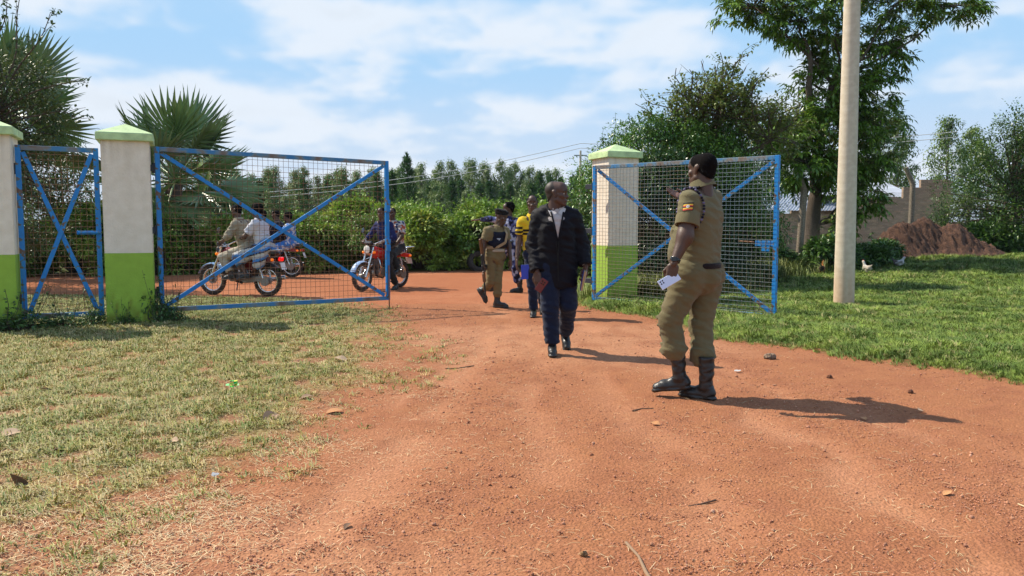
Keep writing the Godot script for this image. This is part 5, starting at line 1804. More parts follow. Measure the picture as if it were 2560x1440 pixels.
	for s in [-1.0, 1.0]:
		var fp := MB.new()
		var z0: float = deep.call(0.03 * s, 1.44)
		var q := [Vector3(0.006 + 0.006 * s, 1.440, z0 + 0.016), Vector3(0.078 * s, 1.525, 0.035), Vector3(0.092 * s, 1.480, 0.075), Vector3(0.062 * s, 1.412, z0 + 0.012)]
		if s > 0: fp.quad(q[0], q[3], q[2], q[1], Color(0.66, 0.62, 0.61))
		else: fp.quad(q[0], q[1], q[2], q[3], Color(0.66, 0.62, 0.61))
		put("collar_flap", fp.mesh(), M.cloth, t)
	put("shirt", field([[o.chest + Vector3(0, 0.05, 0.012), Vector3(0, 0.98, 0), 0.150, 0.15, f, 1.22], [o.chest + Vector3(0, 0.08, 0.01), o.neck + Vector3(0, -0.03, 0.01), 0.105, 0.072]], 0.013, 0.04, plainc(Color(0.50, 0.46, 0.45)), 0.008).mesh(), M.cloth, t)
	put("collar", collar(o.neck + Vector3(0, -0.015, 0.012), f, 0.064, 0.036, Color(0.58, 0.54, 0.53), 0.42, 0.22, 0.008).mesh(), M.cloth, t)
	var zp := MB.new()
	for s in [-1.0, 1.0]:
		zp.tube([Vector3(0.012 * s + 0.006, 1.16, 0.150), Vector3(0.010 + 0.004 * s, 1.0, 0.152), Vector3(0.014, 0.76, 0.150)], [0.0045], 5, black * 1.6)
	put("zip", zp.mesh(), M.nylon, t)
	put("trousers", trousers(o, 1.0, plainc(Color(0.014, 0.020, 0.050)), 0.011, 0.013, 0.0, 1.12, 0.97).mesh(), M.cloth, t)
	var cf := MB.new()
	cf.add(ring(o.w2 + Vector3(0, 0.018, 0), o.w2 - o.e2, 0.034, 0.02, Color(0.6, 0.56, 0.54)), Transform3D())
	put("shirt_cuff", cf.mesh(), M.cloth, t)
	var ph := thing("phone", "dark pink phone in the hand of the man in the black jacket", "phone", t.position + Vector3(-0.152, 0.715, 0.115))
	var pb := MB.new()
	var pt := T(Vector3.ZERO, Vector3(0.2, -0.25, -0.62))
	pb.box(pt, Vector3(0.075, 0.15, 0.010), Color(0.13, 0.032, 0.045), 0.003)
	put("case", pb.mesh(), M.gloss, ph)
	for q in [Vector3(-0.014, 0.045, 0.006), Vector3(0.012, 0.045, 0.006), Vector3(-0.014, 0.02, 0.006), Vector3(0.012, 0.02, 0.006)]:
		var ln := MB.new()
		ln.ball(pt * T(q), Vector3(0.009, 0.009, 0.003), 10, 4, Color(0.01, 0.01, 0.01))
		put("lens", ln.mesh(), M.gloss, ph)
	var bk := thing("notebook", "closed notebook with blue cover held against the thigh of the jacket man", "notebook", t.position + Vector3(0.272, 0.765, 0.07), 0.0)
	var bm := MB.new()
	var bt := T(Vector3.ZERO, Vector3(0.1, -0.05, -0.17))
	bm.box(bt, Vector3(0.022, 0.20, 0.14), Color(0.40, 0.27, 0.14), 0.002)
	put("pages", bm.mesh(), M.plain, bk)
	var bc := MB.new()
	bc.box(bt * T(Vector3(-0.014, 0, 0)), Vector3(0.004, 0.21, 0.15), Color(0.02, 0.05, 0.30), 0.001)
	bc.box(bt * T(Vector3(0.014, 0.05, 0)), Vector3(0.004, 0.11, 0.15), Color(0.55, 0.53, 0.5), 0.001)
	put("cover", bc.mesh(), M.gloss, bk)


func soldier() -> void:
	var khaki := Color(0.235, 0.185, 0.095)
	var o := {
		"head": Vector3(0.050, 1.478, 0.04), "neck": Vector3(0.004, 1.335, 0.0), "chest": Vector3(-0.03, 1.15, 0.0), "pelvis": Vector3(-0.055, 0.86, -0.03),
		"s1": Vector3(-0.172, 1.27, 0.09), "e1": Vector3(-0.245, 1.00, 0.10), "w1": Vector3(-0.247, 0.775, 0.19), "s2": Vector3(0.105, 1.27, -0.11), "e2": Vector3(0.165, 1.01, -0.10), "w2": Vector3(0.20, 0.79, 0.02),
		"h1": Vector3(-0.12, 0.81, 0.03), "k1": Vector3(-0.125, 0.44, 0.06), "a1": Vector3(-0.250, 0.27, -0.24), "h2": Vector3(0.005, 0.81, -0.09), "k2": Vector3(-0.015, 0.455, 0.02), "a2": Vector3(-0.016, 0.098, -0.02),
		"f": Vector3(0.55, 0, 0.83), "look": Vector3(0.78, -0.22, 0.55), "t1": Vector3(0.50, -0.82, 0.25), "t2": Vector3(0.86, 0, 0.50), "shoe": boot_mb, "cell": 0.018, "hair": null, "hs": 0.97,
		"hand1": ["grip", Vector3(0, -1, 0.1), Vector3(0.8, 0, -0.3), 1], "hand2": ["relaxed", Vector3(0.05, -1, 0.1), Vector3(-0.8, 0, 0.3), -1],
	}
	var t := person("officer in khaki and black beret walking with a rifle held downwards", Vector3(-0.22, gh(-0.22, -12.85), -12.85), o)
	put("shirt", top(o, 0.60, 0.93, 0.06, plainc(khaki), 0.010, 0.015, 0.0, 0.07).mesh(), M.cloth, t)
	put("trousers", trousers(o, 0.95, plainc(Color(0.225, 0.17, 0.08)), 0.010, 0.014, 0.010, 0.88, 0.74, 0.012).mesh(), M.cloth, t)
	var bm := MB.new()
	bm.add(beret_mb, Transform3D(frame(o.look), o.head), false, Color(0.012, 0.012, 0.014))
	put("beret", bm.mesh(), M.cloth, t)
	var f: Vector3 = o.f.normalized()
	put("collar", collar(o.neck + Vector3(0, -0.03, 0), f, 0.075, 0.045, khaki * 1.05, 0.35, 0.2).mesh(), M.cloth, t)
	var rt := Vector3(f.z, 0, -f.x)
	var vest := field([[o.chest + Vector3(0, 0.02, 0) + f * 0.085 - rt * 0.12, o.chest + Vector3(0, 0.02, 0) + f * 0.085 + rt * 0.12, 0.075, 0.075, f, 1.3, 3], [o.chest + Vector3(0, -0.09, 0) + f * 0.09 - rt * 0.125, o.chest + Vector3(0, -0.09, 0) + f * 0.09 + rt * 0.125, 0.085, 0.085, f, 1.3, 3], [o.chest + f * 0.03 + Vector3(0, -0.05, 0), o.chest + f * 0.02 + Vector3(0, -0.12, 0), 0.185, 0.18, f, 1.35, 3]], 0.014, 0.03, plainc(Color(0.010, 0.010, 0.020)), 0.006)
	put("chest_bag", vest.mesh(), M.nylon, t)
	var em := MB.new()
	var ec: Vector3 = o.chest + f * 0.142 + Vector3(0, -0.045, 0) - rt * 0.05
	for q in [[-0.035, 0.03, 0.03, -0.045], [0.035, 0.03, -0.03, -0.045], [-0.03, 0.028, 0.03, 0.028], [-0.016, -0.012, 0.016, -0.012]]:
		em.tube([ec + rt * q[0] + Vector3(0, q[1], 0), ec + rt * q[2] + Vector3(0, q[3], 0)], [0.0045], 4, Color(0.55, 0.57, 0.62))
	em.ball(T(ec + Vector3(0, 0.008, 0)), Vector3(0.016, 0.018, 0.008), 8, 6, Color(0.5, 0.52, 0.58))
	put("emblem", em.mesh(), M.plain, t)
	var stp := MB.new()
	var sp := [o.s2 + Vector3(-0.04, 0.085, 0.03), o.chest + f * 0.16 + rt * 0.10 + Vector3(0, 0.06, 0), o.chest + f * 0.19 + rt * 0.05 + Vector3(0, -0.08, 0), o.chest + f * 0.16 - rt * 0.08 + Vector3(0, -0.155, 0), o.chest - rt * 0.20 + Vector3(0, -0.17, 0)]
	for k in 4:
		var a: Vector3 = sp[k]
		var b: Vector3 = sp[k + 1]
		var u := (b - a).cross(f).normalized() * 0.022
		stp.quad(a - u, a + u, b + u, b - u, Color(0.42, 0.30, 0.18))
	put("sling", stp.mesh(), M.cloth, t)
	put("belt", belt(o, 0.055, 0.165, 0.055, Color(0.42, 0.40, 0.36)).mesh(), M.leather, t)
	# the rifle, muzzle down
	var r := thing("rifle", "rifle with wooden fore end hanging from the hand of the officer in the beret", "rifle", t.position + Vector3(-0.245, 0.70, 0.21))
	var bs := Transform3D(Basis.from_euler(Vector3(0.10, -0.4, 0.06)), V3)     # local y runs from muzzle to butt
	var q := MB.new()
	q.box(bs * T(Vector3(0, 0.05, 0)), Vector3(0.035, 0.26, 0.055), Color(0.018, 0.018, 0.02), 0.006)
	q.box(bs * T(Vector3(0, -0.02, 0.03)), Vector3(0.02, 0.05, 0.02), Color(0.018, 0.018, 0.02), 0.004)
	put("receiver", q.mesh(), M.leather, r)
	q = MB.new()
	q.box(bs * T(Vector3(0, -0.18, 0.0)), Vector3(0.042, 0.18, 0.055), Color(0.17, 0.075, 0.035), 0.012)
	q.box(bs * T(Vector3(0, -0.19, 0.035)), Vector3(0.03, 0.13, 0.02), Color(0.20, 0.09, 0.04), 0.008)
	put("fore_end", q.mesh(), M.leather, r)
	q = MB.new()
	q.tube([bs * Vector3(0, -0.26, 0.006), bs * Vector3(0, -0.52, 0.006)], [0.0095], 8, Color(0.02, 0.02, 0.022))
	q.tube([bs * Vector3(0, -0.27, 0.03), bs * Vector3(0, -0.40, 0.03)], [0.008], 6, Color(0.02, 0.02, 0.022))
	q.box(bs * T(Vector3(0, -0.44, 0.026)), Vector3(0.012, 0.03, 0.045), Color(0.02, 0.02, 0.022), 0.003)
	put("barrel", q.mesh(), M.leather, r)
	q = MB.new()
	for k in 5:
		var a := k * 0.16
		q.box(bs * T(Vector3(0, -0.02 - 0.018 * k * k * 0.25, -0.045 - 0.04 * k), Vector3(a * 0.55, 0, 0)), Vector3(0.024, 0.065, 0.045), Color(0.022, 0.02, 0.02), 0.004)
	put("magazine", q.mesh(), M.leather, r)
	q = MB.new()
	q.box(bs * T(Vector3(0, 0.15, -0.05), Vector3(0.5, 0, 0)), Vector3(0.028, 0.04, 0.09), Color(0.10, 0.045, 0.02), 0.008)
	put("pistol_grip", q.mesh(), M.leather, r)
	q = MB.new()
	q.box(bs * T(Vector3(0, 0.31, -0.012), Vector3(0.08, 0, 0)), Vector3(0.034, 0.25, 0.075), Color(0.16, 0.07, 0.03), 0.012)
	put("butt", q.mesh(), M.leather, r)


func camo(p: Vector3, _n: Vector3) -> Color:
	var a := nf.get_noise_3d(p.x * 130, p.y * 100, p.z * 130)
	var b := ns.get_noise_3d(p.x * 700 + 9, p.y * 520, p.z * 700)
	if a > 0.22: return Color(0.42, 0.46, 0.62)
	if b > 0.16: return Color(0.10, 0.12, 0.30)
	if a < -0.22: return Color(0.010, 0.011, 0.022)
	return Color(0.026, 0.030, 0.095)


func stripes(p: Vector3, _n: Vector3) -> Color:
	var y := Color(0.80, 0.56, 0.03)
	var k := Color(0.014, 0.013, 0.012)
	if absf(p.x) > 0.17: return k if fposmod(p.y - 1.17, 0.058) < 0.034 and p.y < 1.34 else y
	if p.y > 1.20 and p.y < 1.30: return k if fposmod(p.y - 1.2, 0.05) < 0.034 else y
	if p.y < 1.1 and absf(p.x) < 0.05 and fposmod(p.x, 0.04) < 0.012: return k
	return y


func walkers() -> void:
	var o := {
		"head": Vector3(-0.036, 1.70, 0.0), "neck": Vector3(-0.025, 1.55, 0.0), "chest": Vector3(0.0, 1.35, 0.0), "pelvis": Vector3(-0.012, 0.98, 0.0),
		"s1": Vector3(-0.155, 1.465, -0.05), "e1": Vector3(-0.40, 1.50, -0.10), "w1": Vector3(-0.60, 1.485, -0.18), "s2": Vector3(0.165, 1.46, 0.06), "e2": Vector3(0.255, 1.17, 0.06), "w2": Vector3(0.22, 0.93, 0.2),
		"h1": Vector3(-0.08, 0.92, -0.06), "k1": Vector3(-0.23, 0.52, 0.0), "a1": Vector3(-0.38, 0.11, -0.12), "h2": Vector3(0.06, 0.92, 0.05), "k2": Vector3(0.10, 0.50, 0.12), "a2": Vector3(0.20, 0.098, 0.05),
		"f": Vector3(-0.6, 0, 0.8), "look": Vector3(-0.88, 0, 0.35), "t1": Vector3(-0.96, 0, 0.2), "t2": Vector3(-0.94, 0, 0.3), "shoe": boot_mb, "cell": 0.022,
		"hand1": ["open", Vector3(-1, -0.05, -0.1), Vector3(0.1, -1, 0.2), -1], "hand2": ["relaxed", Vector3(0, -1, 0.2), Vector3(-1, 0, 0), -1], "hair": crop_mb,
	}
	var t := person("officer in blue camouflage pointing along the road, behind the beret wearer", Vector3(-0.05, gh(-0.05, -16.1), -16.1), o)
	put("shirt", top(o, 1.92, 0.98, 0.0, camo, 0.010, 0.017).mesh(), M.cloth, t)
	put("trousers", trousers(o, 1.0, camo, 0.010, 0.017, 0.012, 0.95, 0.72).mesh(), M.cloth, t)
	put("belt", belt(o, 0.02, 0.168, 0.05, Color(0.012, 0.012, 0.015), 1.15, 0.014).mesh(), M.leather, t)
	o = {
		"head": Vector3(-0.034, 1.655, 0.05), "neck": Vector3(-0.015, 1.50, 0.0), "chest": Vector3(-0.003, 1.29, 0.0), "pelvis": Vector3(0.010, 0.95, 0.0),
		"s1": Vector3(-0.182, 1.40, 0.04), "e1": Vector3(-0.232, 1.09, 0.04), "w1": Vector3(-0.262, 0.845, 0.12), "s2": Vector3(0.174, 1.40, -0.05), "e2": Vector3(0.213, 1.09, -0.08), "w2": Vector3(0.207, 0.84, 0.03),
		"h1": Vector3(-0.060, 0.89, 0.02), "k1": Vector3(-0.035, 0.48, 0.09), "a1": Vector3(-0.012, 0.098, 0.0), "h2": Vector3(0.082, 0.89, -0.04), "k2": Vector3(0.105, 0.50, 0.03), "a2": Vector3(0.13, 0.17, -0.33),
		"f": Vector3(0.1, 0, 1), "look": Vector3(-0.05, 0.02, 1), "t1": Vector3(-0.1, 0, 1), "t2": Vector3(0.0, -0.55, 0.83), "cell": 0.018, "arm": 0.95,
		"hand1": ["relaxed", Vector3(0, -1, 0.1), Vector3(1, 0, -0.2), 1], "hand2": ["grip", Vector3(0, -1, 0.1), Vector3(-1, 0, 0), -1],
	}
	t = person("man in a yellow and black striped polo shirt behind the black jacket", Vector3(0.33, gh(0.33, -11.55), -11.55), o)
	put("polo_shirt", top(o, 0.62, 0.96, -0.02, stripes, 0.009, 0.012, 0.0, 0.072).mesh(), M.cloth, t)
	put("collar", collar(o.neck + Vector3(0, -0.03, 0), o.f, 0.074, 0.04, Color(0.80, 0.56, 0.03), 0.4, 0.2).mesh(), M.cloth, t)
	put("jeans", trousers(o, 0.98, plainc(Color(0.014, 0.020, 0.05)), 0.009, 0.015, 0.0, 0.95, 0.97).mesh(), M.cloth, t)
	var fo := thing("folder", "blue document folder hanging beside the man in the striped shirt", "folder", t.position + Vector3(-0.135, 0.665, 0.14))
	var fm := MB.new()
	fm.box(T(V3, Vector3(0, 0.3, 0.05)), Vector3(0.13, 0.21, 0.012), Color(0.018, 0.05, 0.42), 0.002)
	put("cover", fm.mesh(), M.gloss, fo)
	fm = MB.new()
	fm.box(T(Vector3(0.0, 0.004, -0.009), Vector3(0, 0.3, 0.05)), Vector3(0.12, 0.205, 0.005), Color(0.7, 0.7, 0.7))
	put("paper", fm.mesh(), M.plain, fo)


# ---------------------------------------------------------------- motorbikes (forward +x, up +y, right +z)
func wheel(t: Node3D, x: float, steer: float, spokes: int) -> void:
	var R := 0.295
	var b := MB.new()
	var at := T(Vector3(x, R, 0), Vector3(0, steer, 0))
	b.torus(at, R - 0.036, 0.040, 40, 10, Color.WHITE, 1.0)
	for k in 40:
		var a := TAU * k / 40.0
		for s in [-1.0, 1.0]:
			b.box(at * T(Vector3(cos(a + s * 0.04) * (R - 0.002), sin(a + s * 0.04) * (R - 0.002), 0.016 * s), Vector3(0, 0, a)), Vector3(0.010, 0.022, 0.022), Color.WHITE)
	var n := Node3D.new()
	n.name = "wheel"
	t.add_child(n, true)
	put("tyre", b.mesh(), M.rubber, n)
	b = MB.new()
	b.torus(at, R - 0.080, 0.014, 36, 6, Color.WHITE, 1.5)
	put("rim", b.mesh(), M.chrome, n)
	b = MB.new()
	b.tube([at * Vector3(0, 0, -0.06), at * Vector3(0, 0, 0.06)], [0.035], 12)
	b.tube([at * Vector3(0, 0, -0.03), at * Vector3(0, 0, 0.03)], [0.075], 18)
	put("hub", b.mesh(), M.alloy, n)
	b = MB.new()
	for k in spokes:
		var a := TAU * k / spokes
		var s := 1.0 if k % 2 == 0 else -1.0
		b.tube([at * Vector3(cos(a + 0.5 * s) * 0.07, sin(a + 0.5 * s) * 0.07, 0.025 * s), at * Vector3(cos(a) * (R - 0.085), sin(a) * (R - 0.085), 0)], [0.0022], 3, Color.WHITE, false)
	put("spoke", b.mesh(), M.chrome, n, V3, "stuff")


func motorbike(label: String, at: Vector3, turn: float, paint: Color, fender: Color, panel: Color, lit: bool) -> Node3D:
	var t := thing("motorbike", label, "motorbike", at, turn)
	wheel(t, 0.64, 0.0, 32)
	wheel(t, -0.60, 0.0, 32)
	var b := MB.new()
	for s in [-0.085, 0.085]:
		b.tube([Vector3(0.36, 0.92, s), Vector3(0.48, 0.64, s)], [0.021], 10)
		b.tube([Vector3(0.48, 0.64, s), Vector3(0.635, 0.285, s)], [0.028, 0.030], 10)
	b.box(T(Vector3(0.36, 0.93, 0), Vector3(0, 0, -0.4)), Vector3(0.07, 0.03, 0.24), Color.WHITE, 0.008)
	b.box(T(Vector3(0.42, 0.78, 0), Vector3(0, 0, -0.4)), Vector3(0.07, 0.03, 0.24), Color.WHITE, 0.008)
	put("fork", b.mesh(), M.chrome, t)
	b = MB.new()      # mudguards: bent strips
	for q in [[0.64, 0.35, 2.5, 0.335, 0.07], [-0.60, 0.25, 2.35, 0.345, 0.085]]:
		var pf := []
		for k in 15:
			var a := lerpf(q[1], q[2], k / 14.0)
			pf.append([q[0] + cos(a) * q[3], 0.295 + sin(a) * q[3]])
		for k in 14:
			for m in 6:
				var z0 := lerpf(-1, 1, m / 6.0)
				var z1 := lerpf(-1, 1, (m + 1) / 6.0)
				var f0 := 1.0 - 0.07 * z0 * z0
				var f1 := 1.0 - 0.07 * z1 * z1
				var c := Vector3(q[0], 0.295, 0)
				var P := func(kk: int, zz: float, ff: float) -> Vector3: return c + (Vector3(pf[kk][0], pf[kk][1], 0) - c) * ff + Vector3(0, 0, zz * q[4])
				b.quad(P.call(k, z0, f0), P.call(k, z1, f1), P.call(k + 1, z1, f1), P.call(k + 1, z0, f0), Color.WHITE)
		if q[0] > 0:
			put("front_mudguard", b.mesh(), mat(fender, 0.3), t)
			b = MB.new()
	put("rear_mudguard", b.mesh(), mat(Color(0.02, 0.02, 0.022), 0.4), t)
	b = MB.new()
	b.lathe(Transform3D(Basis(Vector3(0, 1, 0), Vector3(1, 0, 0), Vector3(0, 0, -1)), Vector3(0.42, 0.86, 0)), [Vector2(0.02, -0.06), Vector2(0.06, -0.05), Vector2(0.088, 0.0), Vector2(0.094, 0.06), Vector2(0.088, 0.065)], 20)
	put("headlamp_shell", b.mesh(), mat(Color(0.02, 0.02, 0.025), 0.25), t)
	b = MB.new()
	b.ball(T(Vector3(0.482, 0.86, 0)), Vector3(0.028, 0.084, 0.084), 18, 10)
	put("headlamp_glass", b.mesh(), M.head_lamp, t)
	b = MB.new()
	b.box(T(Vector3(0.42, 0.985, 0), Vector3(0, 0, 0.5)), Vector3(0.10, 0.07, 0.20), Color.WHITE, 0.02)
	put("dials", b.mesh(), mat(Color(0.03, 0.03, 0.035), 0.3), t)
	b = MB.new()
	b.tube([Vector3(0.14, 1.04, -0.36), Vector3(0.22, 1.06, -0.26), Vector3(0.33, 0.98, -0.12), Vector3(0.35, 0.955, 0), Vector3(0.33, 0.98, 0.12), Vector3(0.22, 1.06, 0.26), Vector3(0.14, 1.04, 0.36)], [0.012], 8)
	put("handlebar", b.mesh(), M.chrome, t)
	for s in [-1.0, 1.0]:
		b = MB.new()
		b.tube([Vector3(0.205, 1.06, 0.27 * s), Vector3(0.13, 1.037, 0.37 * s)], [0.018], 8)
		b.tube([Vector3(0.22, 1.055, 0.25 * s), Vector3(0.27, 1.05, 0.34 * s)], [0.006], 5)
		put("grip", b.mesh(), M.rubber, t)
		b = MB.new()
		b.tube([Vector3(0.22, 1.06, 0.24 * s), Vector3(0.24, 1.20, 0.30 * s)], [0.005], 5)
		b.ball(T(Vector3(0.24, 1.25, 0.31 * s), Vector3(0, 0, 0.2)), Vector3(0.014, 0.062, 0.042), 14, 8)
		put("mirror", b.mesh(), mat(Color(0.12, 0.13, 0.15), 0.12, 0.6), t)
		for xx in [0.42, -0.80]:
			b = MB.new()
			b.ball(T(Vector3(xx, 0.80 if xx > 0 else 0.70, 0.145 * s)), Vector3(0.035, 0.03, 0.032), 12, 8)
			put("indicator", b.mesh(), M.amber_lamp, t)
			b = MB.new()
			b.tube([Vector3(xx - 0.03, 0.80 if xx > 0 else 0.70, 0.07 * s), Vector3(xx - 0.01, 0.80 if xx > 0 else 0.70, 0.13 * s)], [0.009], 6)
			put("indicator_stalk", b.mesh(), M.dark_iron, t)
	var tank := field([[Vector3(0.26, 0.80, 0), Vector3(-0.06, 0.76, 0), 0.125, 0.10, Vector3(0, 0, 1), 1.05], [Vector3(0.22, 0.74, 0.045), Vector3(0.0, 0.73, 0.04), 0.085, 0.075], [Vector3(0.22, 0.74, -0.045), Vector3(0.0, 0.73, -0.04), 0.085, 0.075]], 0.014, 0.04, plainc(Color.WHITE))
	put("tank", tank.mesh(), mat(paint, 0.22), t)
	var seat := field([[Vector3(-0.02, 0.775, 0), Vector3(-0.30, 0.765, 0), 0.085, 0.115, Vector3(0, 1, 0), 1.7], [Vector3(-0.30, 0.765, 0), Vector3(-0.74, 0.82, 0), 0.115, 0.11, Vector3(0, 1, 0), 1.7]], 0.016, 0.03, plainc(Color(0.02, 0.018, 0.018)))
	put("seat", seat.mesh(), M.leather, t)
	for s in [-1.0, 1.0]:
		b = MB.new()
		b.box(T(Vector3(-0.22, 0.60, 0.125 * s), Vector3(0.12 * s, 0, 0.1)), Vector3(0.27, 0.19, 0.025), Color.WHITE, 0.012)
		put("side_panel", b.mesh(), mat(panel, 0.25), t)
		b = MB.new()
		b.box(T(Vector3(-0.64, 0.715, 0.115 * s), Vector3(0, 0, 0.12)), Vector3(0.30, 0.09, 0.03), Color.WHITE, 0.012)
		put("tail_panel", b.mesh(), mat(panel, 0.25), t)
		b = MB.new()
		b.tube([Vector3(-0.46, 0.68, 0.125 * s), Vector3(-0.58, 0.34, 0.125 * s)], [0.018], 8)
		for k in 9:
			b.torus(Transform3D(Basis.from_euler(Vector3(PI / 2, 0, 0)) , Vector3(-0.475 - 0.0095 * k, 0.63 - 0.027 * k, 0.125 * s)), 0.028, 0.006, 12, 5)
		put("shock", b.mesh(), M.chrome, t)
		b = MB.new()
		b.tube([Vector3(0.04, 0.33, 0.10 * s), Vector3(0.04, 0.32, 0.25 * s)], [0.014], 6)
		b.tube([Vector3(-0.30, 0.36, 0.12 * s), Vector3(-0.30, 0.37, 0.24 * s)], [0.012], 6)
		put("foot_peg", b.mesh(), M.rubber, t)
	b = MB.new()
	b.tube([Vector3(0.34, 0.84, 0), Vector3(0.24, 0.52, 0), Vector3(0.20, 0.30, 0), Vector3(-0.02, 0.24, 0), Vector3(-0.14, 0.36, 0)], [0.022], 8)
	for s in [-0.09, 0.09]:
		b.tube([Vector3(0.30, 0.80, s * 0.3), Vector3(-0.14, 0.70, s), Vector3(-0.82, 0.74, s)], [0.015], 6)
		b.tube([Vector3(-0.14, 0.36, s), Vector3(-0.60, 0.295, s)], [0.018], 6)
		b.tube([Vector3(-0.14, 0.36, s), Vector3(-0.20, 0.70, s)], [0.015], 6)
	put("frame", b.mesh(), M.dark_iron, t)
	b = MB.new()
	b.box(T(Vector3(0.03, 0.37, 0)), Vector3(0.30, 0.17, 0.20), Color.WHITE, 0.03)
	b.tube([Vector3(0.10, 0.36, -0.14), Vector3(0.10, 0.36, 0.14)], [0.085], 18)
	b.tube([Vector3(-0.04, 0.38, -0.135), Vector3(-0.04, 0.38, 0.13)], [0.065], 16)
	for k in 7:
		b.box(T(Vector3(0.13 + 0.012 * k, 0.47 + 0.024 * k, 0), Vector3(0, 0, -0.42)), Vector3(0.14, 0.010, 0.15), Color.WHITE, 0.003)
	b.box(T(Vector3(0.175, 0.56, 0), Vector3(0, 0, -0.42)), Vector3(0.10, 0.22, 0.10), Color.WHITE, 0.02)
	put("engine", b.mesh(), M.alloy, t)
	b = MB.new()
	b.box(T(Vector3(-0.34, 0.325, -0.10), Vector3(0, 0, -0.09)), Vector3(0.46, 0.10, 0.03), Color.WHITE, 0.014)
	b.tube([Vector3(-0.60, 0.295, -0.085), Vector3(-0.60, 0.295, -0.118)], [0.095], 20)
	b.tube([Vector3(-0.12, 0.36, -0.085), Vector3(-0.12, 0.36, -0.118)], [0.075], 18)
	put("chain_case", b.mesh(), M.alloy, t)
	b = MB.new()
	b.tube([Vector3(0.22, 0.55, 0.06), Vector3(0.32, 0.46, 0.09), Vector3(0.27, 0.28, 0.12), Vector3(0.0, 0.235, 0.14), Vector3(-0.28, 0.26, 0.15)], [0.02], 10)
	b.tube([Vector3(-0.28, 0.26, 0.15), Vector3(-0.36, 0.27, 0.15), Vector3(-0.86, 0.35, 0.155), Vector3(-0.88, 0.353, 0.155)], [0.02, 0.042, 0.045, 0.03], 14)
	put("exhaust", b.mesh(), M.chrome, t)
	b = MB.new()
	for s in [-1.0, 1.0]:
		b.tube([Vector3(0.24, 0.72, 0.05 * s), Vector3(0.34, 0.62, 0.22 * s), Vector3(0.32, 0.45, 0.25 * s), Vector3(0.20, 0.33, 0.10 * s)], [0.012], 8)
	put("crash_bar", b.mesh(), M.chrome, t)
	b = MB.new()
	for z in [-0.10, -0.035, 0.035, 0.10]:
		b.tube([Vector3(-0.66, 0.875, z), Vector3(-0.98, 0.89, z)], [0.009], 6)
	b.tube([Vector3(-0.72, 0.74, -0.1), Vector3(-0.70, 0.875, -0.12), Vector3(-0.98, 0.89, -0.12), Vector3(-0.98, 0.89, 0.12), Vector3(-0.70, 0.875, 0.12), Vector3(-0.72, 0.74, 0.1)], [0.011], 6)
	put("luggage_rack", b.mesh(), M.chrome, t)
	b = MB.new()
	b.box(T(Vector3(-0.90, 0.71, 0), Vector3(0, 0, 0.2)), Vector3(0.06, 0.075, 0.12), Color.WHITE, 0.02)
	put("tail_lamp", b.mesh(), M.red_lamp if lit else mat(Color(0.35, 0.02, 0.02), 0.2), t)
	b = MB.new()
	b.box(T(Vector3(-0.945, 0.58, 0), Vector3(0, 0, -0.35)), Vector3(0.004, 0.14, 0.16), Color(0.75, 0.75, 0.72))
	put("number_plate", b.mesh(), M.plain, t)
	b = MB.new()
	b.tube([Vector3(0.0, 0.25, -0.1), Vector3(-0.08, 0.12, -0.24)], [0.011], 6)
	put("side_stand", b.mesh(), M.dark_iron, t)
	return t


func pose(dx: float, lean: float, arms: int, foot_down := false) -> Dictionary:   # sitting astride; arms 0 to the bars, 1 round the one in front, 2 on the thighs
	var o := {
		"pelvis": Vector3(-0.17 + dx, 0.94, 0), "chest": Vector3(-0.10 + dx + lean, 1.27, 0), "neck": Vector3(-0.06 + dx + lean * 1.3, 1.465, 0), "head": Vector3(-0.02 + dx + lean * 1.45, 1.625, 0),
		"h1": Vector3(-0.17 + dx, 0.885, -0.085), "h2": Vector3(-0.17 + dx, 0.885, 0.085), "k1": Vector3(0.25 + dx, 0.74, -0.20), "k2": Vector3(0.25 + dx, 0.74, 0.20),
		"a1": Vector3(0.06 + dx * 0.9, 0.425, -0.215), "a2": Vector3(0.06 + dx * 0.9, 0.425, 0.215), "s1": Vector3(-0.10 + dx + lean, 1.39, -0.17), "s2": Vector3(-0.10 + dx + lean, 1.39, 0.17),
		"f": Vector3(1, 0, 0), "look": Vector3(1, -0.05, 0), "t1": Vector3(0.97, -0.15, -0.15), "t2": Vector3(0.97, -0.15, 0.15), "cell": 0.022, "hs": 0.96,
	}
	for s in ["1", "2"]:
		var z := -1.0 if s == "1" else 1.0
		if arms == 0:
			o["e" + s] = Vector3(0.00 + lean * 0.7, 1.15, 0.30 * z)
			o["w" + s] = Vector3(0.10, 1.075, 0.335 * z)
			o["hand" + s] = ["grip", Vector3(0.85, -0.35, 0.1 * z), Vector3(-0.2, -1, 0), -z]
		elif arms == 1:
			o["e" + s] = Vector3(0.06 + dx, 1.13, 0.27 * z)
			o["w" + s] = Vector3(0.22 + dx, 1.10, 0.17 * z)
			o["hand" + s] = ["relaxed", Vector3(0.9, 0, -0.4 * z), Vector3(0, 0, -z), -z]
		else:
			o["e" + s] = Vector3(-0.02 + dx, 1.12, 0.25 * z)
			o["w" + s] = Vector3(0.15 + dx, 0.93, 0.19 * z)
			o["hand" + s] = ["relaxed", Vector3(0.9, -0.2, 0), Vector3(0, -1, 0), -z]
	if foot_down:
		o.k1 = Vector3(0.16 + dx, 0.56, -0.30)
		o.a1 = Vector3(-0.02 + dx, 0.098, -0.36)
		o.t1 = Vector3(0.95, 0, -0.3)
	return o


func print_cloth(p: Vector3, _n: Vector3) -> Color:
	var a := nf.get_noise_3d(p.x * 160, p.y * 160, p.z * 160)
	if a > 0.30: return Color(0.45, 0.10, 0.05)
	if a < -0.30: return Color(0.03, 0.05, 0.16)
	return Color(0.66, 0.62, 0.58)


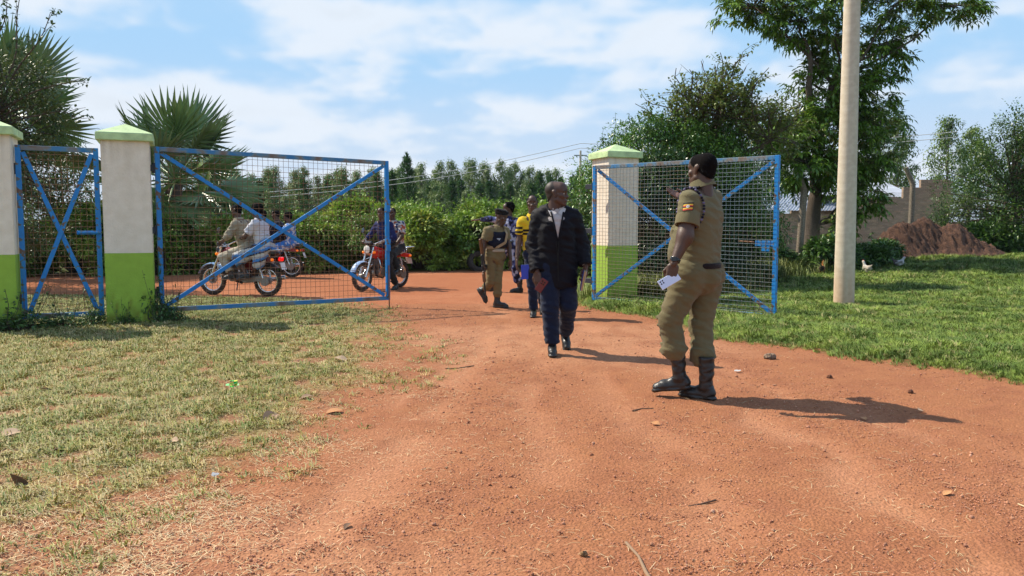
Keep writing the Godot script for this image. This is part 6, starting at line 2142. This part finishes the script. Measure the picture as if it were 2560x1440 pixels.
func blue_print(p: Vector3, _n: Vector3) -> Color:
	var a := nf.get_noise_3d(p.x * 150, p.y * 150, p.z * 150)
	return Color(0.62, 0.66, 0.74) if a > 0.05 else Color(0.06, 0.22, 0.60)


func skirt_cloth(p: Vector3, _n: Vector3) -> Color:
	var q := p.y + p.x * 0.25 + 0.02 * sin(p.z * 20.0)
	var s := fposmod(q, 0.16)
	if s < 0.045: return Color(0.63, 0.62, 0.58)
	if s < 0.07: return Color(0.012, 0.014, 0.03)
	if s < 0.12: return Color(0.08, 0.26, 0.62)
	return Color(0.50, 0.54, 0.60)


func riders() -> void:
	var a1 := Vector3(-5.22, gh(-5.22, -15.15), -15.15)
	var y1 := PI - 0.30
	motorbike("motorbike with pale blue front mudguard carrying the cream jacketed rider", a1, y1, Color(0.20, 0.015, 0.02), Color(0.22, 0.42, 0.72), Color(0.10, 0.01, 0.012), true)
	var o := pose(0.0, 0.06, 0)
	var t := person("rider in cream jacket and trousers steering the blue mudguard motorbike", a1, o, y1)
	put("jacket", top(o, 1.95, 1.0, -0.02, plainc(Color(0.36, 0.31, 0.225)), 0.016, 0.016, 0.0, 0.075).mesh(), M.cloth, t)
	put("trousers", trousers(o, 1.0, plainc(Color(0.50, 0.44, 0.34)), 0.012, 0.016, 0.0, 1.1, 0.86).mesh(), M.cloth, t)
	put("collar", collar(o.neck + Vector3(0, -0.02, 0), o.f, 0.072, 0.045, Color(0.36, 0.31, 0.22), 0.4, 0.2).mesh(), M.cloth, t)
	o = pose(-0.36, 0.0, 1)
	o.hair = crop_mb
	t = person("passenger in white blouse and striped skirt behind the cream jacketed rider", a1, o, y1)
	put("blouse", top(o, 0.75, 0.98, -0.03, plainc(Color(0.68, 0.68, 0.74)), 0.012, 0.015, 0.0, 0.078).mesh(), M.cloth, t)
	var sk := [[o.pelvis + Vector3(0, 0.08, 0), o.pelvis + Vector3(0, -0.08, 0), 0.165, 0.19]]
	for s in ["1", "2"]:
		sk.append([o["h" + s], o["k" + s], 0.135, 0.115])
		sk.append([o["h" + s] + Vector3(-0.05, 0, 0), o["h" + s] + Vector3(0.02, -0.26, -0.07 if s == "1" else 0.07), 0.14, 0.11])
		sk.append([o["k" + s], o["k" + s].lerp(o["a" + s], 0.42), 0.105, 0.10, V3, 1, 2])
	put("skirt", field(sk, 0.016, 0.05, skirt_cloth, 0.014).mesh(), M.cloth, t)
	# the bike beyond, three up
	var a2 := Vector3(-6.35, gh(-6.35, -20.6), -20.6)
	var y2 := PI - 0.05
	motorbike("dark red motorbike carrying three people, beyond the white bloused passenger", a2, y2, Color(0.22, 0.012, 0.015), Color(0.12, 0.012, 0.015), Color(0.22, 0.012, 0.015), false)
	o = pose(0.10, 0.05, 0)
	o.cell = 0.026
	t = person("rider in dark plum shirt at the front of the three on one motorbike", a2, o, y2)
	put("shirt", top(o, 1.9, 1.0, 0.0, plainc(Color(0.055, 0.030, 0.050)), 0.012, 0.02).mesh(), M.cloth, t)
	put("trousers", trousers(o, 1.0, plainc(Color(0.02, 0.02, 0.026)), 0.01, 0.02).mesh(), M.cloth, t)
	o = pose(-0.18, 0.0, 1)
	o.cell = 0.026
	t = person("passenger in dark jacket in the middle of the three on one motorbike", a2, o, y2)
	put("jacket", top(o, 1.9, 1.0, 0.0, plainc(Color(0.022, 0.022, 0.035)), 0.012, 0.02).mesh(), M.cloth, t)
	put("trousers", trousers(o, 1.0, plainc(Color(0.025, 0.022, 0.024)), 0.01, 0.02).mesh(), M.cloth, t)
	o = pose(-0.46, -0.02, 1)
	o.cell = 0.026
	o.hair = crop_mb
	for k in ["head", "neck", "chest", "s1", "s2"]: o[k] += Vector3(0, -0.06, 0)
	t = person("passenger in blue and white print dress at the back of the three", a2, o, y2)
	put("dress", top(o, 0.7, 1.0, -0.08, blue_print, 0.012, 0.018, 0.0, 0.08).mesh(), M.cloth, t)
	var ds := []
	for s in ["1", "2"]:
		ds.append([o["h" + s], o["k" + s], 0.14, 0.12])
		ds.append([o["k" + s], o["k" + s].lerp(o["a" + s], 0.5), 0.11, 0.10, V3, 1, 2])
	put("skirt", field(ds, 0.02, 0.05, blue_print, 0.012).mesh(), M.cloth, t)
	# the red bike coming in
	var a3 := Vector3(-2.79, gh(-2.79, -16.9), -16.9)
	var y3 := atan2(-0.86, -0.5)
	motorbike("red motorbike turning in at the gate with its round headlamp forward", a3, y3, Color(0.55, 0.02, 0.015), Color(0.30, 0.42, 0.62), Color(0.60, 0.025, 0.018), false)
	o = pose(0.0, 0.02, 0, true)
	o.w1 = Vector3(0.03, 1.02, -0.12)
	o.e1 = Vector3(-0.05, 1.10, -0.30)
	o.hand1 = ["relaxed", Vector3(0.6, -0.3, 0.7), Vector3(0, -1, 0), 1]
	o.look = Vector3(0.95, -0.02, -0.3)
	t = person("rider in dark blue long sleeved shirt on the red motorbike", a3, o, y3)
	put("shirt", top(o, 1.92, 0.98, -0.03, plainc(Color(0.020, 0.028, 0.115)), 0.012, 0.016).mesh(), M.cloth, t)
	put("trousers", trousers(o, 1.0, plainc(Color(0.030, 0.024, 0.022)), 0.010, 0.018).mesh(), M.cloth, t)
	put("collar", collar(o.neck + Vector3(0, -0.03, 0), o.f, 0.072, 0.04, Color(0.02, 0.028, 0.115), 0.4, 0.2).mesh(), M.cloth, t)
	o = pose(-0.36, -0.02, 2)
	o.look = Vector3(0.9, -0.05, -0.42)
	for k in ["head", "neck"]: o[k] += Vector3(-0.02, 0.0, 0.05)
	t = person("passenger in white patterned shirt on the red motorbike", a3, o, y3)
	put("shirt", top(o, 0.75, 1.02, -0.12, print_cloth, 0.012, 0.015, 0.0, 0.08).mesh(), M.cloth, t)
	put("trousers", trousers(o, 1.0, plainc(Color(0.035, 0.036, 0.036)), 0.010, 0.018).mesh(), M.cloth, t)
	put("collar", collar(o.neck + Vector3(0, -0.03, 0), o.f, 0.072, 0.04, Color(0.66, 0.62, 0.58), 0.4, 0.2).mesh(), M.cloth, t)


# ---------------------------------------------------------------- the brick house beyond the fence
func bricks(t: Node3D, a: Vector3, b: Vector3, rows: PackedInt32Array, first_part: int) -> int:   # a wall from a to b; rows: how many courses stand in each 0.5 m bay
	rng.seed = 77
	var d := b - a
	var n := int(d.length() / 0.23)
	var u := d.normalized()
	var yaw := atan2(-u.z, u.x)
	var unit := []
	for k in 3:
		var m := MB.new()
		m.box(Transform3D(), Vector3(0.215, 0.066, 0.16), jit(Color(0.60, 0.38, 0.25), 0.18), 0.004)
		unit.append(m.mesh())
	var rest := MB.new()
	var um := MB.new()
	um.box(Transform3D(), Vector3(0.215, 0.066, 0.16))
	var done := first_part
	var core := MB.new()
	for c in n:
		var h: int = rows[mini(c * 23 / 50, rows.size() - 1)]
		core.box(Transform3D(Basis.from_euler(Vector3(0, yaw, 0)), a + u * ((c + 0.5) * 0.23) + Vector3(0, h * 0.0375, 0)), Vector3(0.231, h * 0.075 - 0.004, 0.135), Color(0.45, 0.32, 0.22))
		for r in h:
			var q := a + u * ((c + 0.5 + (0.5 if r % 2 else 0.0)) * 0.23) + Vector3(0, r * 0.075 + 0.037, 0)
			var x := Transform3D(Basis.from_euler(Vector3(rng.randf_range(-0.01, 0.01), yaw + rng.randf_range(-0.02, 0.02), rng.randf_range(-0.012, 0.012))), q + Vector3(0, 0, rng.randf_range(-0.004, 0.006)))
			if done < 290 and r > h - 9:
				var o := put("brick", unit[rng.randi() % 3], M.brick, t)
				o.transform = x
				done += 1
			else:
				rest.add(um, x, false, jit(Color(0.61, 0.39, 0.255), 0.22))
	put("mortar", core.mesh(), M.brick, t)
	put("brickwork", rest.mesh(), M.brick, t, V3, "stuff")
	return done


func sheet(t: Node3D, a: Vector3, b: Vector3, c: Vector3) -> void:   # a corrugated roof: a to b along the eaves, a to c up the slope
	var m := MB.new()
	var n := int((b - a).length() / 0.04)
	var up := (b - a).cross(c - a).normalized()
	if up.y < 0: up = -up
	for k in n:
		var f0 := float(k) / n
		var f1 := float(k + 1) / n
		var o0 := up * 0.016 * sin(k * PI * 0.5)
		var o1 := up * 0.016 * sin((k + 1) * PI * 0.5)
		var p0 := a.lerp(b, f0)
		var p1 := a.lerp(b, f1)
		m.quad(p0 + o0, p1 + o1, p1 + o1 + c - a, p0 + o0 + c - a, Color.WHITE)
	put("roof_sheet", m.mesh(), M.iron_sheet, t)


func house() -> void:
	var t := thing("brick_house", "unfinished brick house with stepped wall and iron sheet roofs behind the fence", "house")
	var k := bricks(t, Vector3(15.6, -0.2, -37.6), Vector3(21.4, -0.2, -38.6), PackedInt32Array([33, 33, 35, 39, 39, 39, 46, 46, 51, 51, 51, 51, 51]), 0)
	k = bricks(t, Vector3(14.6, -0.2, -41.5), Vector3(20.6, -0.2, -42.4), PackedInt32Array([48, 49, 52, 50, 49, 49, 50, 50, 50, 50, 51, 50, 50]), 290)
	k = bricks(t, Vector3(11.4, -0.2, -36.8), Vector3(15.5, -0.2, -37.5), PackedInt32Array([29, 29, 29, 29, 29, 29, 29, 29, 29]), 290)
	sheet(t, Vector3(14.2, 2.86, -37.9), Vector3(19.8, 2.80, -38.7), Vector3(14.2, 3.75, -41.2))
	sheet(t, Vector3(10.9, 2.10, -36.3), Vector3(15.3, 2.12, -37.2), Vector3(12.9, 3.25, -39.6))


func mound() -> void:
	# heap of dug earth
	var m := MB.new()
	var nx := 110
	var nz := 70
	var humps := [[-1.05, 0.0, 1.10, 1.15, 0.75], [-0.1, -0.25, 1.28, 1.05, 0.7], [1.0, -0.1, 1.12, 1.15, 0.75], [2.0, 0.1, 0.55, 0.9, 0.7], [-1.9, 0.35, 0.45, 0.8, 0.6]]
	for j in nz + 1:
		for i in nx + 1:
			var x := lerpf(-3.4, 3.6, float(i) / nx)
			var z := lerpf(-2.0, 2.0, float(j) / nz)
			var h := 0.0
			for q in humps:
				var e := pow((x - q[0]) / q[3], 2.0) + pow((z - q[1]) / q[4], 2.0)
				h = maxf(h, q[2] * exp(-e * 0.9)) + 0.12 * q[2] * exp(-e)
			h += (nf.get_noise_2d(x * 90, z * 90) * 0.11 + ns.get_noise_2d(x * 200, z * 200) * 0.06) * sm(0.05, 0.4, h)
			m.v.append(Vector3(x, h * 0.86 - 0.07, z))
			m.n.append(Vector3.UP)
			m.c.append(Color(0.15, 0.078, 0.050).lerp(Color(0.24, 0.125, 0.078), sm(-0.3, 0.5, nf.get_noise_2d(x * 70 + 50, z * 70))))
	for j in nz:
		for i in nx:
			var p := j * (nx + 1) + i
			m.i.append(p); m.i.append(p + 1); m.i.append(p + nx + 2)
			m.i.append(p); m.i.append(p + nx + 2); m.i.append(p + nx + 1)
	smooth(m)
	var t := put("earth_mound", m.mesh(), M.soil, self, Vector3(12.95, gh(13.0, -24.6), -24.6))
	t.scale = Vector3(0.74, 1.0, 0.9)
	t.rotation.y = -0.12
	tag(t, "heap of dug brown earth on the lawn in front of the fence", "earth mound")


func hen(label: String, at: Vector3, turn: float, c1: Color, c2: Color, neck: float, tail: float, cell := 0.011) -> void:
	var t := thing("chicken", label, "chicken", at, turn)
	var head := Vector3(0.13, 0.30 + neck, 0)
	var b := [
		[Vector3(-0.06, 0.185, 0), Vector3(0.07, 0.19, 0), 0.072, 0.068, Vector3(0, 0, 1), 1.15], [Vector3(0.07, 0.21, 0), head, 0.048, 0.024], [head, head + Vector3(0.018, 0.008, 0), 0.026, 0.022],
		[Vector3(-0.09, 0.21, 0), Vector3(-0.17, 0.25 + tail, 0), 0.045, 0.018, Vector3(0, 0, 1), 1.5], [Vector3(0.02, 0.14, 0.03), Vector3(0.015, 0.09, 0.035), 0.035, 0.014], [Vector3(-0.02, 0.14, -0.03), Vector3(-0.02, 0.09, -0.035), 0.035, 0.014],
	]
	put("body", field(b, cell, 0.03, func(p: Vector3, _n: Vector3) -> Color: return (c2 if p.x < -0.03 + 0.5 * nf.get_noise_3d(p.x * 900, p.y * 900, p.z * 900) * 0.2 else c1), 0.004).mesh(), M.cloth, t)
	for s in [-1.0, 1.0]:
		var w := field([[Vector3(0.05, 0.21, 0.062 * s), Vector3(-0.10, 0.18, 0.066 * s), 0.042, 0.02, Vector3(0, 0, 1), 2.6]], cell, 0.01, plainc(c2.lerp(c1, 0.4)))
		put("wing", w.mesh(), M.cloth, t)
		var lg := MB.new()
		var x := 0.015 if s > 0 else -0.02
		lg.tube([Vector3(x, 0.10, 0.034 * s), Vector3(x - 0.008, 0.05, 0.035 * s), Vector3(x, 0.006, 0.036 * s)], [0.007, 0.006], 6, Color(0.45, 0.30, 0.08))
		for a in [-0.5, 0.0, 0.5, PI]:
			lg.tube([Vector3(x, 0.006, 0.036 * s), Vector3(x + cos(a) * 0.035, 0.004, 0.036 * s + sin(a) * 0.035)], [0.005, 0.003], 4, Color(0.45, 0.30, 0.08))
		put("leg", lg.mesh(), M.plain, t)
	var h := MB.new()
	for k in 4:
		h.ball(T(head + Vector3(0.025 - 0.014 * k, 0.028 + 0.004 * sin(k * 1.6), 0)), Vector3(0.009, 0.012, 0.004), 6, 5, Color(0.55, 0.03, 0.02))
	h.ball(T(head + Vector3(0.03, -0.022, 0)), Vector3(0.007, 0.013, 0.006), 6, 5, Color(0.55, 0.03, 0.02))
	put("comb", h.mesh(), M.plain, t)
	h = MB.new()
	h.tube([head + Vector3(0.03, 0.005, 0), head + Vector3(0.062, -0.004, 0)], [0.010, 0.002], 6, Color(0.5, 0.35, 0.10))
	put("beak", h.mesh(), M.plain, t)


func small_things() -> void:
	hen("white hen standing upright just right of the concrete pole", Vector3(9.15, gh(9.15, -20.3), -20.3), 1.9, Color(0.62, 0.57, 0.48), Color(0.50, 0.43, 0.35), 0.05, 0.02)
	hen("grey and white hen with a dark tail, farther from the pole", Vector3(10.45, gh(10.45, -21.3), -21.3), -0.2, Color(0.55, 0.55, 0.55), Color(0.10, 0.09, 0.09), 0.02, 0.05)
	hen("brown and black rooster at the foot of the big tree", Vector3(8.15, gh(8.15, -20.7), -20.7), 1.0, Color(0.34, 0.13, 0.03), Color(0.03, 0.022, 0.018), 0.05, 0.06)
	rng.seed = 401
	# stones and clods
	var rock := func(called: String, label: String, cat: String, p: Vector3, s: Vector3, col: Color, sd: int) -> void:
		var b := MB.new()
		b.ball(Transform3D(), s, 18, 12, col)
		for j in b.v.size():
			var q := b.v[j]
			var u := q / s
			b.v[j] = q * (1.0 + 0.22 * nf.get_noise_3d(u.x * 70 + sd, u.y * 70, u.z * 70) - 0.16 * sm(0.55, 0.8, absf(u.x)) - 0.12 * sm(0.6, 0.8, absf(u.z)))
		for j in range(0, b.i.size(), 3):
			pass
		smooth(b)
		tag(put(called, b.mesh(), M.soil, self, Vector3(p.x, gh(p.x, p.z) + s.y * 0.6, p.z)), label, cat)
	rock.call("stone", "flat pale stone lying on the dirt right of the officer in olive", "stone", Vector3(2.55, 0, -7.72), Vector3(0.075, 0.036, 0.05), Color(0.42, 0.30, 0.21), 3)
	rock.call("clod", "crumbled ochre clod of earth lying on the open dirt", "clod", Vector3(0.285, 0, -3.04), Vector3(0.019, 0.013, 0.015), Color(0.50, 0.30, 0.13), 9)
	rock.call("clod", "small red clod beside the grass edge past the officer", "clod", Vector3(2.75, 0, -6.75), Vector3(0.03, 0.02, 0.025), Color(0.36, 0.15, 0.08), 14)
	rock.call("clod", "small red clod on the dirt beyond the officer's shadow", "clod", Vector3(3.15, 0, -6.15), Vector3(0.026, 0.018, 0.022), Color(0.33, 0.14, 0.075), 17)
	# green sweet wrapper
	var w := MB.new()
	for k in 14:
		var a := Vector3(rng.randf_range(-0.035, 0.035), rng.randf_range(0.003, 0.045), rng.randf_range(-0.025, 0.025))
		w.quad(a, a + Vector3(0.03, rng.randf_range(-0.01, 0.02), 0.005), a + Vector3(0.025, rng.randf_range(0, 0.03), -0.02), a + Vector3(-0.004, rng.randf_range(0, 0.02), -0.018), Color(0.015, 0.42, 0.06) if k % 4 else Color(0.55, 0.60, 0.05))
	tag(put("wrapper", w.mesh(), M.gloss, self, Vector3(-2.22, gh(-2.22, -6.13) + 0.01, -6.13)), "crumpled bright green wrapper lying on the dry grass", "wrapper")
	var wm := MB.new()
	for k in 8:
		var a := Vector3(rng.randf_range(-0.05, 0.05), rng.randf_range(0.002, 0.02), rng.randf_range(-0.03, 0.03))
		wm.quad(a, a + Vector3(0.05, 0.008, 0.006), a + Vector3(0.045, 0.02, -0.03), a + Vector3(-0.004, 0.012, -0.028), Color(0.45, 0.45, 0.44))
	var scraps := [[-1.53, -3.98, 0.8, "white paper scrap in a green tuft at the edge of the dry lawn"], [2.02, -7.05, 0.9, "white paper scrap on the dirt behind the officer's boots"], [10.4, -19.0, 2.0, "white plastic scrap on the lawn beyond the concrete pole"], [14.0, -22.9, 1.6, "white scrap lying at the foot of the earth mound"], [4.35, -7.0, 0.8, "pale scrap at the edge of the green lawn"]]
	for s in scraps:
		var o := put("paper_scrap", wm.mesh(), M.plain, self, Vector3(s[0], gh(s[0], s[1]) + 0.012, s[1]))
		o.rotation.y = s[0] * 3.0
		o.scale = Vector3(0.6, 0.5, 0.5) * s[2]
		tag(o, s[3], "litter")
	# curled dead leaves
	var forms := []
	for q in 3:
		var b := MB.new()
		var n := 6
		var last := []
		for k in n + 1:
			var f := float(k) / n
			var x := lerpf(-0.5, 0.5, f)
			var wd := 0.30 * sin(PI * pow(f, 0.8)) + 0.01
			var y := 0.05 * sin(f * PI * (1.0 + q * 0.4))
			var row := [Vector3(x, y + wd * 0.22, -wd), Vector3(x, y, -wd * 0.3), Vector3(x, y + 0.01, wd * 0.3), Vector3(x, y + wd * (0.1 + 0.2 * q), wd)]
			if k > 0:
				for j in 3: b.quad(last[j], last[j + 1], row[j + 1], row[j], jit(Color.WHITE, 0.12))
			last = row
		forms.append(b.mesh())
	var tones := [mat(Color(0.30, 0.19, 0.115), 0.9), mat(Color(0.44, 0.31, 0.20), 0.9), mat(Color(0.15, 0.085, 0.05), 0.9), mat(Color(0.50, 0.24, 0.10), 0.9)]
	for tm in tones: tm.vertex_color_use_as_albedo = true
	var lv := [
		[-2.42, -3.78, 0.13, 2, "dark curled dead leaf standing on edge near the paper scrap"], [-3.02, -4.62, 0.17, 1, "long pale dead leaf at the very edge of the photo"], [-2.95, -4.35, 0.10, 2, "black shrivelled leaf below the long pale leaf"], [-2.55, -4.35, 0.09, 2, "black shrivelled leaf on pale thatch, level with the one by the edge"],
		[-2.75, -4.95, 0.11, 0, "brown dead leaf above the long pale leaf"], [-1.62, -5.2, 0.16, 0, "flat brown dead leaf at the end of the grass, below the green wrapper"], [-1.25, -5.45, 0.13, 3, "reddish dead leaf on bare soil beside the grass"], [-1.55, -5.85, 0.11, 0, "curled brown leaf right of the green wrapper"],
		[-1.62, -7.45, 0.17, 1, "pale crumpled leaf on the thin grass beyond the green wrapper"], [-2.65, -6.35, 0.10, 1, "pale leaf left of the green wrapper"], [-3.3, -6.4, 0.09, 1, "pale leaf in the middle of the dry lawn"], [-3.55, -5.95, 0.12, 1, "pale torn leaf at the outer part of the dry lawn"],
		[-3.45, -9.2, 0.15, 2, "dark leaf in the shade in front of the closed gate leaf"], [-2.65, -9.9, 0.14, 2, "dark leaf under the shadow of the closed gate leaf"], [0.95, -5.15, 0.07, 3, "orange brown leaf on the dirt below the officer"], [2.12, -3.75, 0.06, 3, "small orange leaf on the open dirt"],
		[-0.72, -3.35, 0.05, 2, "small dark leaf on the straw strewn dirt"], [3.75, -8.3, 0.10, 1, "pale leaf lying in the green lawn"], [2.9, -5.5, 0.08, 1, "pale leaf flat on the dirt beyond the officer's shadow"], [2.4, -5.3, 0.07, 3, "tan leaf flat on the dirt near the officer's shadow"], [-2.0, -4.55, 0.10, 1, "yellowish leaf tip up in the lawn"], [-1.15, -4.1, 0.06, 3, "tiny red leaf on bare soil"],
	]
	for k in lv.size():
		var q: Array = lv[k]
		var o := put("dead_leaf", forms[k % 3], tones[q[3]], self, Vector3(q[0], gh(q[0], q[1]) + 0.012, q[1]))
		o.rotation = Vector3(rng.randf_range(-0.3, 0.3), rng.randf_range(0, TAU), rng.randf_range(-0.3, 0.3) + (0.9 if k == 0 else 0.0))
		o.scale = Vector3.ONE * q[2]
		tag(o, q[4], "leaf")
	# root or stick, twigs
	var tw := [
		[[Vector3(0.47, 0, -3.16), Vector3(0.50, 0, -3.02), Vector3(0.505, 0, -2.88), Vector3(0.52, 0, -2.72)], 0.0075, "curved dry root sticking out of the dirt at the bottom of the photo", Color(0.27, 0.17, 0.10)],
		[[Vector3(0.83, 0, -3.62), Vector3(0.90, 0, -3.66), Vector3(0.98, 0, -3.70)], 0.005, "short dark twig on the open dirt", Color(0.12, 0.06, 0.035)],
		[[Vector3(0.86, 0, -5.55), Vector3(0.93, 0, -5.6), Vector3(1.02, 0, -5.6)], 0.006, "small dark twig on the dirt in front of the boots", Color(0.12, 0.06, 0.035)],
		[[Vector3(2.5, 0, -3.35), Vector3(2.42, 0, -3.5), Vector3(2.38, 0, -3.62)], 0.004, "thin pale straw stalk on the dirt", Color(0.55, 0.42, 0.24)],
		[[Vector3(-0.62, 0, -7.25), Vector3(-0.5, 0, -7.3), Vector3(-0.36, 0, -7.4)], 0.006, "dark twig beside the thin grass", Color(0.14, 0.08, 0.04)],
	]
	for q in tw:
		var b := MB.new()
		var p := []
		for v in q[0]: p.append(Vector3(v.x, gh(v.x, v.z) + q[1] * 0.8 + 0.004 * nf.get_noise_2d(v.x * 900, v.z * 900), v.z) - q[0][0])
		b.tube(p, [q[1], q[1] * 0.8, q[1] * 1.1, q[1]], 6, q[3])
		tag(put("twig", b.mesh(), M.straw, self, q[0][0]), q[2], "twig")
	# tyre propped by the hedge
	var t := thing("old_tyre", "worn black tyre lying against the bushes left of the officer in the beret", "tyre", Vector3(-1.0, gh(-1.0, -23.9) + 0.26, -23.9), 0.35)
	var b := MB.new()
	b.torus(T(V3, Vector3(-0.55, 0, 0.2)), 0.27, 0.085, 36, 10, Color.WHITE, 1.1)
	for k in 44:
		var a := TAU * k / 44.0
		b.box(T(V3, Vector3(-0.55, 0, 0.2)) * T(Vector3(cos(a) * 0.354, sin(a) * 0.354, 0), Vector3(0, 0, a)), Vector3(0.012, 0.03, 0.13), Color.WHITE)
	put("tread", b.mesh(), M.rubber, t)
	# far power line
	var fp := thing("power_pole", "distant grey power pole above the bushes, left of the right pillar", "pole", Vector3(4.3, gh(4.3, -50.0), -50.0))
	b = MB.new()
	b.tube([Vector3(0, -0.2, 0), Vector3(0, 7.6, 0)], [0.10, 0.065], 8)
	put("shaft", b.mesh(), M.concrete, fp)
	b = MB.new()
	b.box(T(Vector3(0, 7.3, 0)), Vector3(0.8, 0.07, 0.07))
	put("cross_arm", b.mesh(), M.galv, fp)
	var spans := [
		["power_line", "pair of slack power wires crossing above the plantation towards the distant pole", Vector3(-14, 3.1, -46), Vector3(4.3, 6.3, -50)],
		["power_line", "pair of slack power wires crossing behind the big leafy tree", Vector3(4.3, 6.3, -50), Vector3(24.5, 6.3, -44)],
	]
	for s in spans:
		var q := thing(s[0], s[1], "power line", V3)
		for k in 2:
			b = MB.new()
			var p := []
			for j in 15:
				var f := j / 14.0
				p.append(s[2].lerp(s[3], f) + Vector3(0.0, -0.45 * sin(f * PI) + k * 0.28, k * 0.1))
			b.tube(p, [0.016], 4)
			put("wire", b.mesh(), M.line, q)


# ---------------------------------------------------------------- everything
func _ready() -> void:
	var cam := Camera3D.new()
	cam.name = "camera"
	cam.fov = 40.134
	cam.far = 1500.0
	cam.position = Vector3(0, 1.3, 0)
	cam.rotation_degrees = Vector3(-4.352, 0, 0)
	add_child(cam)
	cam.current = true
	var we := WorldEnvironment.new()
	we.name = "world_environment"
	var env := Environment.new()
	env.background_mode = Environment.BG_SKY
	var sky := Sky.new()
	var pm := PanoramaSkyMaterial.new()
	pm.panorama = ImageTexture.create_from_image(sky_image())
	sky.sky_material = pm
	env.sky = sky
	env.tonemap_mode = Environment.TONE_MAPPER_LINEAR
	env.tonemap_exposure = 1.32
	env.sdfgi_enabled = true
	env.ssao_enabled = true
	env.ssil_enabled = true
	env.fog_enabled = true
	env.fog_density = 0.0002
	env.fog_light_color = Color(0.80, 0.87, 0.95)
	we.environment = env
	add_child(we)
	var sun := DirectionalLight3D.new()
	sun.name = "sun"
	sun.light_energy = 1.6
	sun.light_color = Color(1.0, 0.955, 0.88)
	sun.light_angular_distance = 0.5
	sun.shadow_enabled = true
	add_child(sun)
	var az := deg_to_rad(25.0)
	var el := deg_to_rad(47.5)
	var to_sun := Vector3(-cos(az) * cos(el), sin(el), -sin(az) * cos(el))
	sun.look_at_from_position(to_sun * 50.0, Vector3.ZERO, Vector3.UP)

	rng.seed = 7
	ns.seed = 31
	ns.frequency = 0.01
	ns.noise_type = FastNoiseLite.TYPE_SIMPLEX_SMOOTH
	ns.fractal_octaves = 3
	nf.seed = 57
	nf.frequency = 0.05
	nf.noise_type = FastNoiseLite.TYPE_SIMPLEX
	nf.fractal_octaves = 2
	nw.seed = 83
	nw.frequency = 0.05
	nw.noise_type = FastNoiseLite.TYPE_SIMPLEX_SMOOTH
	nw.fractal_octaves = 2
	materials()
	var steps := [ground, gateway, house, mound, pole, chainlink, far_trees, palms, big_tree, hedges, grasses, templates, officer, jacket_man, soldier, walkers, riders, small_things, litter]
	for s in steps:
		var t0 := Time.get_ticks_msec()
		s.call()
		print(s.get_method(), " ", Time.get_ticks_msec() - t0)
